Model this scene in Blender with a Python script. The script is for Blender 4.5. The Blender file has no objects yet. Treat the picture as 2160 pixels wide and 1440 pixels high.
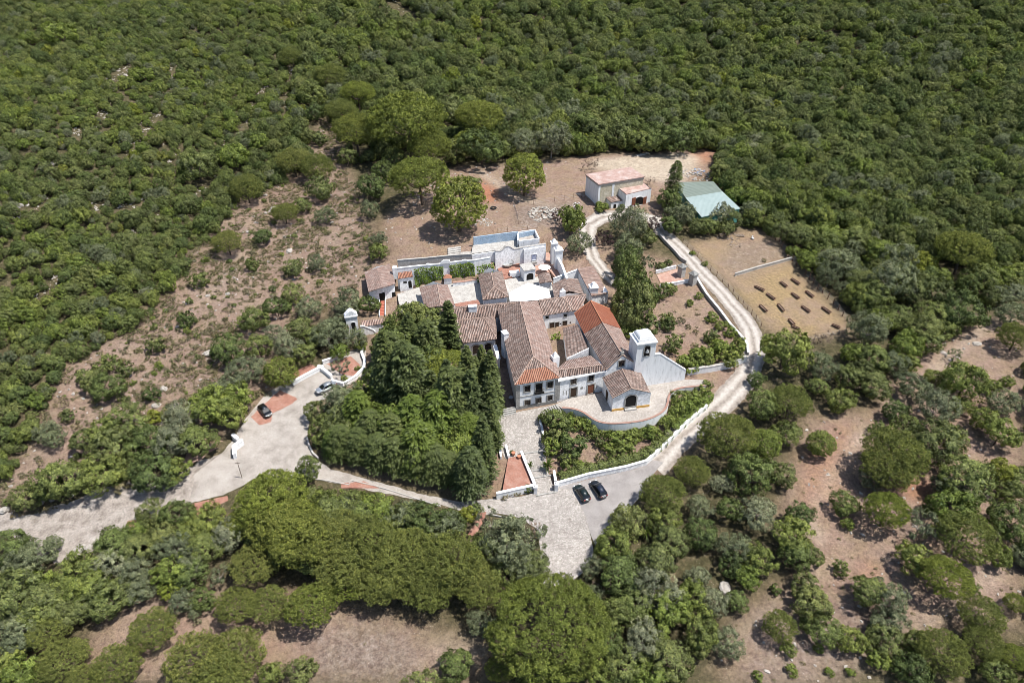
import bpy, bmesh, math, random
import numpy as np
from mathutils import Vector, Matrix
from mathutils.geometry import delaunay_2d_cdt
R = math.radians
scene = bpy.context.scene
COL = scene.collection

# ------------------------------------------------------------------ camera, sky, sun, exposure
F = 1500.0                       # focal length in photo pixels (photo 2160 x 1440)
PITCH = R(35.0)
HC = 100.0                       # camera height above the car park
cam_d = bpy.data.cameras.new("drone_camera")
cam_d.sensor_width = 36.0
cam_d.lens = 36.0 * F / 2160.0
cam_d.clip_start = 1.0
cam_d.clip_end = 6000.0
cam = bpy.data.objects.new("drone_camera", cam_d)
COL.objects.link(cam)
cam.location = (0, 0, HC)
cam.rotation_euler = (R(90) - PITCH, 0, 0)
scene.camera = cam

SUN_EL = R(66); SUN_AZ = math.atan2(0.985, -0.17)   # azimuth measured from +Y towards +X
w = bpy.data.worlds.new("World"); scene.world = w
w.use_nodes = True
nt = w.node_tree; nt.nodes.clear()
sky = nt.nodes.new("ShaderNodeTexSky"); sky.sky_type = 'NISHITA'; sky.sun_disc = False
sky.sun_elevation = SUN_EL; sky.sun_rotation = SUN_AZ
sky.air_density = 1.0; sky.dust_density = 1.0; sky.ozone_density = 1.0
bg = nt.nodes.new("ShaderNodeBackground"); bg.inputs[1].default_value = 0.105
wo = nt.nodes.new("ShaderNodeOutputWorld")
nt.links.new(sky.outputs[0], bg.inputs[0]); nt.links.new(bg.outputs[0], wo.inputs[0])
sl = bpy.data.lights.new("sun", 'SUN'); sl.energy = 4.8; sl.angle = R(0.53); sl.color = (1.0, 0.96, 0.90)
so = bpy.data.objects.new("sun", sl); COL.objects.link(so)
sd = Vector((math.sin(SUN_AZ) * math.cos(SUN_EL), math.cos(SUN_AZ) * math.cos(SUN_EL), math.sin(SUN_EL)))
so.rotation_euler = sd.to_track_quat('Z', 'Y').to_euler()
so.location = (60, 150, 200)
scene.view_settings.view_transform = 'Standard'
scene.view_settings.look = 'None'
scene.view_settings.exposure = 0.45
scene.view_settings.gamma = 1.0
scene.cycles.max_bounces = 6
scene.cycles.diffuse_bounces = 2
scene.cycles.filter_width = 0.75
scene.cycles.transmission_bounces = 3

# ------------------------------------------------------------------ photo pixel -> point on the land
CP, SP = math.cos(PITCH), math.sin(PITCH)
def ray(px, py):
    u = (px - 1080) / F; v = (py - 720) / F
    return (u, CP - v * SP, -(SP + v * CP))
def W(px, py, z):
    d = ray(px, py); t = (HC - z) / -d[2]
    return Vector((d[0] * t, d[1] * t, z))
def project(x, y, z):
    zz = z - HC
    dep = y * CP - zz * SP
    up = y * SP + zz * CP
    return 1080 + F * x / dep, 720 - F * up / dep, dep
def up(P, py):
    """height of the point on the vertical through P that is seen on row py"""
    v = (py - 720) / F
    k = (CP - v * SP) / (SP + v * CP)        # y / (HC - z)
    return HC - P[1] / k
def planehit(px, py, A, B):
    """where the sight line meets the upright plane through A and B"""
    d = Vector(ray(px, py)); n = Vector((B[1] - A[1], -(B[0] - A[0]), 0))
    o = Vector((0, 0, HC)); t = n.dot(Vector((A[0], A[1], 0)) - Vector((0, 0, 0))) / n.dot(d)
    return o + d * t

# ------------------------------------------------------------------ the land: heights known at a few places, thin-plate surface through them
CTRL = [(1230,1040,0),(1290,1130,-.6),(1180,1200,-1.2),(1090,1080,0),(1160,1440,-5),(300,1400,-4.5),(800,1390,-4.5),(600,1250,-2.5),
 (1500,1400,-4),(1800,1400,-4),(2150,1400,-3.5),(1750,1200,-2),(2150,1150,-1),(1500,1150,-1.5),(1750,950,.5),(2100,900,1),(1500,960,1),
 (850,1050,.6),(660,970,1.6),(550,930,2.4),(600,860,3.2),(690,820,4),(300,1050,1.2),(0,1130,-.8),(420,1180,-1),(150,1250,-2.5),
 (1070,885,3.1),(1110,870,3.3),(1100,960,1.8),(1150,1030,.15),(860,900,2.8),(900,780,4),(1000,760,4.2),(1060,760,4.0),
 (1250,850,3.6),(1380,850,3.6),(1330,800,3.8),(1250,910,1.8),(1420,880,2),(1310,960,1.3),(1180,940,1.5),(1480,820,3.2),(1180,720,4.4),(1100,700,4.4),
 (1560,830,2.6),(1590,740,4),(1500,600,5.6),(1400,500,8),(1260,460,9.8),(1310,430,10.4),(1400,340,12.2),(1300,330,12.5),(1480,420,10),(1245,520,8.6),
 (1680,640,4.6),(1790,690,4),(1640,520,6),(1430,680,4.8),(1400,740,4.4),(1200,600,6.2),(1000,600,6.2),(830,630,5.4),(760,700,4.8),(780,640,5.4),
 (960,470,11.2),(850,460,11.4),(900,525,10.6),(1000,515,10.8),(1110,485,10.8),(1100,400,12),(1080,300,13.5),(1080,150,21),(1080,0,38),(2150,0,38),(1600,0,38),(2150,150,24),(2150,300,13),(1600,200,17),(1600,350,11),
 (2150,520,7),(2000,700,3.2),(1850,760,2.5),(600,430,11),(300,600,11),(450,700,7.5),(0,480,22),(0,700,13),(0,900,6),(0,250,33),(0,0,46),(300,800,6),
 (400,250,23),(540,0,42),(250,950,3.5),(480,830,4.6),(700,560,7.6),(700,300,14)]
_c = np.array([tuple(W(a, b, z)) for a, b, z in CTRL])
def _tps(d2): return 0.5 * d2 * np.log(np.maximum(d2, 1e-9))
_n = len(_c)
_K = _tps(((_c[:, None, :2] - _c[None, :, :2]) ** 2).sum(-1)) + np.eye(_n) * 60.0
_P = np.hstack([np.ones((_n, 1)), _c[:, :2]])
_A = np.block([[_K, _P], [_P.T, np.zeros((3, 3))]])
_w = np.linalg.solve(_A, np.concatenate([_c[:, 2], np.zeros(3)]))
def tps(x, y):
    x = np.asarray(x, float); y = np.asarray(y, float)
    r = _w[_n] + _w[_n + 1] * x + _w[_n + 2] * y
    for i in range(_n):
        r = r + _w[i] * _tps((x - _c[i, 0]) ** 2 + (y - _c[i, 1]) ** 2)
    return r
def axis(a, b, step, outer, lo, hi):
    core = np.arange(a, b + step * .5, step)
    left, right = [], []
    s, p = step, a
    while p > lo: s *= outer; p -= s; left.append(p)
    s, p = step, b
    while p < hi: s *= outer; p += s; right.append(p)
    return np.concatenate([left[::-1], core, right])
GX = axis(-165, 165, 1.0, 1.12, -900, 900)
GY = axis(52, 330, 1.0, 1.12, -300, 900)
XX, YY = np.meshgrid(GX, GY)
# outside the surveyed part the surface is held to its edge values and eased up into the hill
_xc, _yc = np.clip(XX, -235, 235), np.clip(YY, 40, 400)
ZZ = tps(_xc, _yc) + np.maximum(YY - 400, 0) * .22 - np.maximum(40 - YY, 0) * .10
ZZ = np.where(YY > 320, np.maximum(ZZ, -5), ZZ)
_rng = np.random.default_rng(5)
def vnoise(x, y, s, seed):
    """smooth value noise on the plane"""
    g = np.random.default_rng(seed).random((256, 256))
    fx, fy = x / s, y / s
    ix, iy = np.floor(fx).astype(int), np.floor(fy).astype(int)
    tx, ty = fx - ix, fy - iy
    tx = tx * tx * (3 - 2 * tx); ty = ty * ty * (3 - 2 * ty)
    G = lambda a, b: g[a % 256, b % 256]
    return (G(ix, iy) * (1 - tx) + G(ix + 1, iy) * tx) * (1 - ty) + (G(ix, iy + 1) * (1 - tx) + G(ix + 1, iy + 1) * tx) * ty

def inpoly(x, y, poly):
    x = np.asarray(x, float); y = np.asarray(y, float)
    r = np.zeros(x.shape, bool); n = len(poly)
    for i in range(n):
        x1, y1 = poly[i][0], poly[i][1]; x2, y2 = poly[(i + 1) % n][0], poly[(i + 1) % n][1]
        if y1 == y2: continue
        c = ((y1 > y) != (y2 > y)) & (x < (x2 - x1) * (y - y1) / (y2 - y1) + x1)
        r ^= c
    return r
PX, PY, PD = project(XX, YY, ZZ)
VIS = PD > 20

# zones of the land, traced on the photo (pixels of the 2160 x 1440 original)
COMPOUND = [(730,640),(760,560),(960,490),(1190,470),(1300,520),(1460,560),(1560,690),(1590,760),(1560,850),(1400,1000),(1170,1040),(1040,1050),(700,980),(640,900),(690,780),(780,720)]
SCRUB = [(0,1095),(0,1010),(60,930),(130,760),(270,690),(330,640),(400,540),(500,430),(560,400),(640,360),(690,230),(720,330),(760,420),(810,560),(760,600),(700,650),(620,690),(600,740),(620,800),(530,860),(420,960),(330,960),(150,1010),(60,1080)]
PADDOCK = [(1445,515),(1590,480),(1640,500),(1665,545),(1800,690),(1790,705),(1700,715),(1620,700),(1545,610)]
PADDOCK_LOWER = [(1545,605),(1670,562),(1790,690),(1775,700),(1700,712),(1625,700)]
BACKYARD = [(800,470),(860,420),(960,350),(1060,350),(1220,330),(1520,310),(1500,370),(1440,400),(1390,470),(1330,460),(1260,470),(1190,500),(1000,500),(940,520),(830,545)]
GARDEN_DIRT = [(1370,610),(1470,620),(1560,700),(1570,770),(1450,770),(1380,700)]
FRONT_FIELD = [(230,1290),(300,1250),(560,1240),(720,1270),(960,1340),(1060,1370),(1010,1440),(560,1440),(170,1440),(190,1350)]
RIGHT_OPEN = [(1640,1090),(1700,880),(1850,860),(1900,760),(2060,680),(2160,660),(2160,1000),(2160,1310),(1960,1330),(1740,1440),(1500,1440),(1560,1300),(1700,1200)]
DRYRIGHT = [(1590,1290),(1700,1250),(1900,1300),(1950,1380),(1850,1440),(1560,1440)]
def zone(*polys):
    m = np.zeros(XX.shape)
    for p in polys: m = np.maximum(m, inpoly(PX, PY, p) & VIS)
    return m
def blur(m, k):
    for _ in range(k):
        m = (m + np.roll(m, 1, 0) + np.roll(m, -1, 0) + np.roll(m, 1, 1) + np.roll(m, -1, 1)) / 5
    return m
Z_DRY = blur(zone(PADDOCK) * .55 + zone(PADDOCK_LOWER) * .35, 4)
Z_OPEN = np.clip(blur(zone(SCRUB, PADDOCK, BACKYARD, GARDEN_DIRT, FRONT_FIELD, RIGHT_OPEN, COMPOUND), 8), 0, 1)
Z_RED = np.clip(blur(zone([(1010,380),(1050,400),(1045,430),(1015,420)]) * .9 + zone([(1450,325),(1520,312),(1500,340),(1460,345)]) * .6 + zone([(1690,960),(1790,880),(1800,960),(1740,1100),(1690,1080)]) * .25
          + zone([(1880,1015),(1950,1010),(2000,1060),(1900,1050)]) * .5 + zone([(1820,1180),(1860,1190),(1850,1230),(1820,1220)]) * .5, 5), 0, 1)
Z_PALE = np.clip(blur(zone([(1255,340),(1330,330),(1420,320),(1480,330),(1440,390),(1380,380),(1250,355)]) + zone([(900,1340),(1030,1350),(1000,1400),(940,1380)]) * .7
          + zone([(1500,1030),(1560,960),(1540,1000)]) * .5, 5), 0, 1)
def trail(pts, wd=6):
    m = np.zeros(XX.shape)
    for (x0, y0), (x1, y1) in zip(pts[:-1], pts[1:]):
        L = math.hypot(x1 - x0, y1 - y0); nx_, ny_ = -(y1 - y0) / L * wd, (x1 - x0) / L * wd
        m = np.maximum(m, zone([(x0 + nx_, y0 + ny_), (x1 + nx_, y1 + ny_), (x1 - nx_, y1 - ny_), (x0 - nx_, y0 - ny_)]))
    return m
Z_PALE = np.clip(Z_PALE + blur(trail([(2120,665),(2040,720),(1990,760),(1930,810),(1880,860)], 8) + trail([(2160,1160),(2080,1220),(2000,1290),(1930,1330)], 9) + trail([(1480,1390),(1560,1330),(1640,1270),(1690,1240),(1730,1190)], 6)
    + trail([(1830,900),(1790,960),(1740,1030),(1710,1090),(1740,1160)], 9) + trail([(240,960),(330,900),(420,840),(480,800)], 4) + trail([(520,520),(470,590),(420,640)], 4) + trail([(1010,360),(1100,420),(1190,440)], 5), 2) * .55, 0, 1)
Z_GREY = np.clip(blur(zone([(640,1330),(760,1310),(900,1350),(880,1440),(660,1440)]) * .8 + zone(DRYRIGHT) * .5 + zone([(1080,430),(1230,425),(1230,470),(1090,480)]) * .8 + zone(SCRUB) * .2 + zone([(1535,512),(1635,508),(1660,545),(1565,585),(1520,560)]) * .55, 7), 0, 1)
# gentle unevenness of wild ground; the yards stay flat
_wild = np.clip(1 - blur(zone(COMPOUND, PADDOCK), 4), 0, 1)
ZZ = ZZ + _wild * ((vnoise(XX + 500, YY, 9, 1) - .5) * .7 + (vnoise(XX + 500, YY, 3.1, 2) - .5) * .25)
HILL = np.clip((YY - 250) / 60, 0, 1) * (vnoise(XX + 900, YY, 30, 3) - .5) * 5
ZZ = ZZ + HILL

def gz(x, y):
    i = int(np.clip(np.searchsorted(GX, x) - 1, 0, len(GX) - 2)); j = int(np.clip(np.searchsorted(GY, y) - 1, 0, len(GY) - 2))
    tx = (x - GX[i]) / (GX[i + 1] - GX[i]); ty = (y - GY[j]) / (GY[j + 1] - GY[j])
    return float((ZZ[j, i] * (1 - tx) + ZZ[j, i + 1] * tx) * (1 - ty) + (ZZ[j + 1, i] * (1 - tx) + ZZ[j + 1, i + 1] * tx) * ty)
def at(px, py, dz=0.0):
    """the point of the land (raised by dz) seen at a photo pixel"""
    d = ray(px, py)
    t = 60.0; last = t
    while t < 900:
        if HC + d[2] * t < gz(d[0] * t, d[1] * t) + dz: break
        last = t; t += 2.5
    a, b = last, t
    for _ in range(16):
        m = (a + b) / 2
        if HC + d[2] * m < gz(d[0] * m, d[1] * m) + dz: b = m
        else: a = m
    return Vector((d[0] * b, d[1] * b, HC + d[2] * b))
def ground(x, y, dz=0.0): return Vector((x, y, gz(x, y) + dz))

# ------------------------------------------------------------------ materials
def mat(name):
    m = bpy.data.materials.new(name); m.use_nodes = True
    n = m.node_tree.nodes; b = n["Principled BSDF"]
    b.inputs["Roughness"].default_value = 0.85
    b.inputs["Specular IOR Level"].default_value = 0.25
    return m, m.node_tree, b
def N(t, kind, **kw):
    n = t.nodes.new(kind)
    for k, v in kw.items():
        if k in n.inputs: n.inputs[k].default_value = v
        else: setattr(n, k, v)
    return n
def ramp(t, fac, stops):
    r = t.nodes.new("ShaderNodeValToRGB")
    e = r.color_ramp.elements
    while len(e) < len(stops): e.new(0.5)
    for k, (p, c) in enumerate(stops):
        e[k].position = p; e[k].color = (*c, 1) if len(c) == 3 else c
    t.links.new(fac, r.inputs[0]); return r.outputs[0]
def noise(t, scale, detail=4, rough=.6, vec=None, dist=0):
    n = N(t, "ShaderNodeTexNoise", Scale=scale, Detail=detail, Roughness=rough, Distortion=dist)
    if vec is None:
        g = t.nodes.new("ShaderNodeNewGeometry"); vec = g.outputs["Position"]
    t.links.new(vec, n.inputs["Vector"]); return n.outputs["Fac"]
def mix(t, fac, a, b, mode='MIX'):
    m = t.nodes.new("ShaderNodeMix"); m.data_type = 'RGBA'; m.blend_type = mode
    for s, v in ((m.inputs[0], fac), (m.inputs[6], a), (m.inputs[7], b)):
        if hasattr(v, "is_linked"): t.links.new(v, s)
        elif isinstance(v, tuple): s.default_value = (*v, 1) if len(v) == 3 else v
        else: s.default_value = v
    return m.outputs[2]
def bump(t, b, h, strength=.4, dist=.1):
    n = N(t, "ShaderNodeBump", Strength=strength, Distance=dist)
    t.links.new(h, n.inputs["Height"]); t.links.new(n.outputs[0], b.inputs["Normal"])
def math_(t, op, a, b=None, clamp=False):
    m = t.nodes.new("ShaderNodeMath"); m.operation = op; m.use_clamp = clamp
    for s, v in ((m.inputs[0], a), (m.inputs[1], b)):
        if v is None: continue
        if hasattr(v, "is_linked"): t.links.new(v, s)
        else: s.default_value = v
    return m.outputs[0]

def noisy(name, c1, c2, scale=2.0, c3=None, rough=.85, bmp=.2, detail=5, fine=None, spec=.25):
    m, t, b = mat(name)
    f = noise(t, scale, detail, .65)
    st = [(.32, c1), (.68, c2)] if c3 is None else [(.28, c1), (.5, c2), (.72, c3)]
    c = ramp(t, f, st)
    if fine:
        g = noise(t, fine, 3, .7)
        c = mix(t, .55, c, ramp(t, g, [(.3, (.45, .45, .45)), (.7, (1.35, 1.35, 1.35))]), 'MULTIPLY')
    t.links.new(c, b.inputs["Base Color"])
    b.inputs["Roughness"].default_value = rough; b.inputs["Specular IOR Level"].default_value = spec
    if bmp: bump(t, b, noise(t, fine or scale * 4, 4), bmp, .08)
    return m

# --- the ground: soil with pebbles, dry grass, red earth, leaf litter under the wood
def ground_material():
    m, t, b = mat("soil")
    at_ = N(t, "ShaderNodeAttribute", attribute_name="zone")
    sep = t.nodes.new("ShaderNodeSeparateColor"); t.links.new(at_.outputs["Color"], sep.inputs[0])
    at2 = N(t, "ShaderNodeAttribute", attribute_name="zone2")
    sep2 = t.nodes.new("ShaderNodeSeparateColor"); t.links.new(at2.outputs["Color"], sep2.inputs[0])
    big = noise(t, .09, 5, .65); mid = noise(t, .7, 5, .7); fine = noise(t, 4.2, 4, .75); grain = noise(t, 11, 2, .8)
    soil = ramp(t, mid, [(.3, (.15, .102, .078)), (.5, (.255, .180, .142)), (.7, (.36, .275, .228))])
    tintd = ramp(t, big, [(.35, (.24, .150, .108)), (.6, (.295, .218, .178))])
    c = mix(t, .45, soil, tintd)
    # dry tufts of grass
    gr = ramp(t, fine, [(.38, (.17, .13, .07)), (.66, (.33, .25, .15))])
    patch = math_(t, 'MULTIPLY', ramp(t, noise(t, .35, 4, .7), [(.42, (0, 0, 0)), (.62, (1, 1, 1))]), .5)
    c = mix(t, patch, c, gr)
    dryf = math_(t, 'MULTIPLY', sep.outputs[0], ramp(t, noise(t, .10, 3, .55, dist=.5), [(.35, (.15, .15, .15)), (.58, (1, 1, 1))]), True)
    c = mix(t, dryf, c, ramp(t, noise(t, 1.6, 5, .75), [(.3, (.21, .15, .082)), (.7, (.37, .275, .145))]))
    redf = math_(t, 'MULTIPLY', sep.outputs[1], ramp(t, mid, [(.3, (.5, .5, .5)), (.55, (1, 1, 1))]), True)
    c = mix(t, redf, c, (.36, .145, .08))
    c = mix(t, math_(t, 'MULTIPLY', sep.outputs[2], .85), c, ramp(t, mid, [(.3, (.36, .30, .23)), (.7, (.52, .45, .36))]))
    c = mix(t, math_(t, 'MULTIPLY', sep2.outputs[1], .95), c, ramp(t, noise(t, .8, 8, .80), [(.38, (.12, .090, .075)), (.5, (.195, .155, .132)), (.64, (.33, .285, .25))]))
    # wood floor: litter and low growth
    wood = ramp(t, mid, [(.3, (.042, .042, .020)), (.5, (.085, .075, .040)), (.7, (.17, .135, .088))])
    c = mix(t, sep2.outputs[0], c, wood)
    # stones
    v = N(t, "ShaderNodeTexVoronoi", Scale=2.4); g = t.nodes.new("ShaderNodeNewGeometry"); t.links.new(g.outputs["Position"], v.inputs["Vector"])
    st = ramp(t, v.outputs["Distance"], [(.10, (1, 1, 1)), (.19, (0, 0, 0))])
    st = math_(t, 'MULTIPLY', st, ramp(t, noise(t, .5, 3), [(.48, (0, 0, 0)), (.6, (1, 1, 1))]))
    c = mix(t, math_(t, 'MULTIPLY', st, .7), c, (.50, .44, .38))
    c = mix(t, .6, c, ramp(t, grain, [(.3, (.42, .42, .42)), (.7, (1.45, 1.45, 1.45))]), 'MULTIPLY')
    c = mix(t, .8, c, ramp(t, noise(t, 1.8, 5, .8), [(.36, (.55, .53, .5)), (.5, (1, 1, 1)), (.66, (1.35, 1.3, 1.22))]), 'MULTIPLY')
    t.links.new(c, b.inputs["Base Color"]); b.inputs["Roughness"].default_value = .95
    b.inputs["Specular IOR Level"].default_value = .1
    bump(t, b, math_(t, 'ADD', fine, mid), .7, .25)
    return m
M = {}
M['soil'] = ground_material()

def cobble(name, base1, base2, scale, gap, joint=(.12, .10, .08), gapw=(.03, .10)):
    m, t, b = mat(name)
    g = t.nodes.new("ShaderNodeNewGeometry")
    v = N(t, "ShaderNodeTexVoronoi", Scale=scale); t.links.new(g.outputs["Position"], v.inputs["Vector"])
    e = N(t, "ShaderNodeTexVoronoi", Scale=scale, feature='DISTANCE_TO_EDGE'); t.links.new(g.outputs["Position"], e.inputs["Vector"])
    cs = t.nodes.new("ShaderNodeSeparateColor"); t.links.new(v.outputs["Color"], cs.inputs[0])
    c = ramp(t, cs.outputs[0], [(0, base1), (1, base2)])
    big = noise(t, .25, 5, .7)
    c = mix(t, .7, c, ramp(t, big, [(.3, (.7, .68, .66)), (.7, (1.15, 1.13, 1.1))]), 'MULTIPLY')
    ed = ramp(t, e.outputs["Distance"], [(gapw[0], (1, 1, 1)), (gapw[1], (0, 0, 0))])
    c = mix(t, math_(t, 'MULTIPLY', ed, gap), c, joint)
    t.links.new(c, b.inputs["Base Color"]); bump(t, b, e.outputs["Distance"], .5, .1)
    return m
M['cobble'] = cobble("cobblestones", (.30, .28, .26), (.47, .44, .415), 2.9, .6)
M['terrace_stone'] = cobble("terrace_cobbles", (.36, .33, .30), (.48, .445, .41), 3.4, .45)
M['concrete_road'] = noisy("concrete_road", (.24, .212, .185), (.36, .325, .29), .35, (.43, .395, .36), bmp=.15, fine=6)
M['asphalt'] = noisy("worn_asphalt", (.235, .215, .205), (.29, .268, .255), .35, (.35, .325, .31), bmp=.15, fine=9)
M['rough_road'] = noisy("broken_road", (.15, .125, .105), (.31, .272, .24), .55, (.41, .37, .33), bmp=.6, fine=2.6, detail=8)
def track_material():
    m, t, b = mat("dirt_track")
    uv = N(t, "ShaderNodeUVMap", uv_map="uv"); s = t.nodes.new("ShaderNodeSeparateXYZ"); t.links.new(uv.outputs[0], s.inputs[0])
    a = math_(t, 'ABSOLUTE', math_(t, 'SUBTRACT', math_(t, 'ABSOLUTE', s.outputs[0]), .42))
    a = math_(t, 'ADD', a, math_(t, 'MULTIPLY', math_(t, 'SUBTRACT', noise(t, .8, 4), .5), .55))
    rut = ramp(t, a, [(.08, (1, 1, 1)), (.38, (0, 0, 0))])
    c = mix(t, rut, ramp(t, noise(t, 1.2, 6, .75), [(.3, (.15, .125, .105)), (.55, (.29, .25, .215)), (.75, (.38, .335, .29))]),
            ramp(t, noise(t, 1.5, 5, .7), [(.3, (.36, .325, .29)), (.7, (.53, .49, .445))]))
    t.links.new(c, b.inputs["Base Color"]); bump(t, b, noise(t, 4, 5), .4, .1); return m
M['track'] = track_material()
M['red_paving'] = noisy("red_paving", (.25, .118, .085), (.33, .165, .122), .7, (.38, .235, .185), bmp=.1, fine=5)
M['stair_red'] = noisy("red_stair_tiles", (.34, .10, .065), (.42, .15, .10), 1.5, bmp=.1)
M['pale_red'] = noisy("pale_red_paving", (.36, .205, .155), (.42, .26, .205), .6, (.45, .34, .28), bmp=.1, fine=5)
M['white'] = noisy("limewash", (.79, .80, .815), (.86, .865, .87), .5, (.88, .885, .885), rough=.9, bmp=.12, fine=1.7)
def old_white():
    m, t, b = mat("weathered_limewash")
    tc = t.nodes.new("ShaderNodeNewGeometry"); mp = N(t, "ShaderNodeMapping"); mp.inputs["Scale"].default_value = (1.1, 1.1, .22)
    t.links.new(tc.outputs["Position"], mp.inputs["Vector"])
    f = noise(t, 1.6, 7, .75, mp.outputs[0])
    c = ramp(t, f, [(.28, (.47, .465, .45)), (.44, (.77, .78, .785)), (.62, (.86, .865, .87))])
    t.links.new(c, b.inputs["Base Color"]); bump(t, b, f, .2, .05); return m
M['old_white'] = old_white()
M['cream'] = noisy("cream_render", (.46, .40, .29), (.56, .50, .38), .6, (.64, .59, .49), bmp=.1, fine=2)
M['stone'] = noisy("grey_stone", (.23, .22, .20), (.33, .32, .30), 2.0, (.42, .41, .38), bmp=.2, fine=7)
M['dark_wood'] = noisy("dark_timber", (.035, .022, .015), (.075, .048, .032), 3.0, bmp=.1)
M['brown_wood'] = noisy("red_brown_timber", (.16, .06, .035), (.23, .09, .05), 3.0, bmp=.1)
M['grey_wood'] = noisy("weathered_timber", (.17, .13, .10), (.29, .235, .19), 4.0, bmp=.2)
M['rust'] = noisy("rusty_steel", (.10, .05, .035), (.20, .105, .075), 4.0, bmp=.2)
M['ochre'] = noisy("ochre_plinth", (.50, .28, .07), (.60, .36, .11), 1.0, bmp=.1)
M['grey_plinth'] = noisy("grey_plinth", (.20, .20, .19), (.33, .325, .31), 1.3, bmp=.15, fine=5)
M['blue_pool'] = noisy("faded_blue_render", (.25, .36, .48), (.36, .46, .57), .4, (.44, .50, .55), bmp=.08, fine=3)
M['concrete'] = noisy("grey_concrete", (.32, .30, .28), (.43, .41, .38), .8, (.52, .50, .47), bmp=.15, fine=4)
M['canvas'] = noisy("white_canvas", (.66, .66, .65), (.74, .74, .73), .3, bmp=0, rough=.7)
M['blue_tile'] = noisy("blue_tile_panel", (.10, .14, .30), (.55, .58, .66), 3.0, bmp=0, rough=.4)
M['bark'] = noisy("bark", (.075, .052, .038), (.15, .11, .085), 5, bmp=.4)
M['grey_bark'] = noisy("pale_bark", (.16, .14, .12), (.27, .24, .20), 5, bmp=.4)
M['rock'] = noisy("limestone", (.24, .215, .19), (.38, .35, .31), 1.2, (.50, .47, .43), bmp=.5, fine=6)
M['plastic_blue'] = noisy("blue_tarpaulin", (.05, .13, .33), (.22, .33, .52), 1.5, bmp=.1, rough=.5)
M['white_sheet'] = noisy("white_sheeting", (.60, .60, .60), (.78, .78, .78), 2.5, bmp=.3, rough=.6)
M['metal_grey'] = noisy("galvanised_metal", (.33, .34, .35), (.44, .45, .46), 2, bmp=0, rough=.5, spec=.5)
M['coping'] = noisy("dull_red_coping", (.27, .16, .125), (.36, .225, .18), 2, bmp=.1)
M['terracotta'] = noisy("terracotta_clay", (.40, .17, .10), (.50, .23, .14), 3, bmp=.1)
def glass():
    m, t, b = mat("dark_glass"); b.inputs["Base Color"].default_value = (.012, .014, .017, 1); b.inputs["Roughness"].default_value = .08
    b.inputs["Specular IOR Level"].default_value = .5; return m
M['glass'] = glass()
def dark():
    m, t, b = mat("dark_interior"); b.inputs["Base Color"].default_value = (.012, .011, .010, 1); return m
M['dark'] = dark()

def tile_material(name, cs, period=.38, row=.85, moss=.75, amp=.62):
    """clay barrel tiles: channels run down the slope (uv in metres: u along the eave, v up the slope)"""
    m, t, b = mat(name)
    uv = N(t, "ShaderNodeUVMap", uv_map="uv"); s = t.nodes.new("ShaderNodeSeparateXYZ"); t.links.new(uv.outputs[0], s.inputs[0])
    u, v = s.outputs[0], s.outputs[1]
    wob = math_(t, 'MULTIPLY', math_(t, 'SUBTRACT', noise(t, .6, 2, .5, uv.outputs[0]), .5), .25)
    uu = math_(t, 'DIVIDE', math_(t, 'ADD', u, wob), period)
    cell = t.nodes.new("ShaderNodeCombineXYZ")
    t.links.new(math_(t, 'FLOOR', uu), cell.inputs[0]); t.links.new(math_(t, 'FLOOR', math_(t, 'DIVIDE', math_(t, 'ADD', v, math_(t, 'MULTIPLY', math_(t, 'SINE', math_(t, 'MULTIPLY', math_(t, 'FLOOR', uu), 12.9)), .4)), row)), cell.inputs[1])
    wn = N(t, "ShaderNodeTexWhiteNoise", noise_dimensions='2D'); t.links.new(cell.outputs[0], wn.inputs["Vector"])
    k = len(cs)
    tile = ramp(t, wn.outputs["Value"], [(i / (k - 1), c) for i, c in enumerate(cs)])
    wear = noise(t, .8, 6, .72, uv.outputs[0])
    c = mix(t, math_(t, 'MULTIPLY', ramp(t, wear, [(.42, (0, 0, 0)), (.66, (1, 1, 1))]), moss), tile, (.135, .105, .092))
    pale = noise(t, 1.9, 5, .75, uv.outputs[0])
    c = mix(t, math_(t, 'MULTIPLY', ramp(t, pale, [(.52, (0, 0, 0)), (.72, (1, 1, 1))]), moss * .8), c, (.58, .50, .45))
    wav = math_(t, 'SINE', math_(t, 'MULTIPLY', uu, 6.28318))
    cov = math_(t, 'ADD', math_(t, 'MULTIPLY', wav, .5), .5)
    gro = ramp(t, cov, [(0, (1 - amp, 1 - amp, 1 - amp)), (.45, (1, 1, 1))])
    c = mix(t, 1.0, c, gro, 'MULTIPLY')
    t.links.new(c, b.inputs["Base Color"]); b.inputs["Roughness"].default_value = .9
    bump(t, b, wav, .9, .09); return m
M['tile_old'] = tile_material("old_clay_tiles", [(.16, .11, .092), (.39, .285, .24), (.28, .18, .145), (.49, .385, .335), (.36, .25, .21), (.22, .145, .118)])
M['tile_pink'] = tile_material("weathered_pink_tiles", [(.30, .19, .155), (.46, .325, .275), (.40, .255, .21), (.53, .41, .36), (.35, .225, .185)], moss=.55)
M['tile_new'] = tile_material("new_orange_tiles", [(.29, .095, .055), (.34, .12, .07), (.31, .105, .06), (.36, .14, .085)], moss=.10, amp=.35)
M['tile_orange'] = tile_material("orange_eave_tiles", [(.32, .135, .085), (.42, .21, .14), (.36, .16, .10)], moss=.15, amp=.5)
M['ridge'] = noisy("ridge_tiles", (.20, .14, .115), (.36, .26, .21), 2.5, (.50, .40, .34), bmp=.2)
M['ridge_new'] = noisy("new_ridge_tiles", (.46, .19, .10), (.52, .24, .14), 2.5, bmp=.2)
M['pink_slab'] = noisy("pink_roof_slab", (.32, .20, .17), (.42, .295, .255), .45, (.50, .43, .395), bmp=.1, fine=3)

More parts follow.
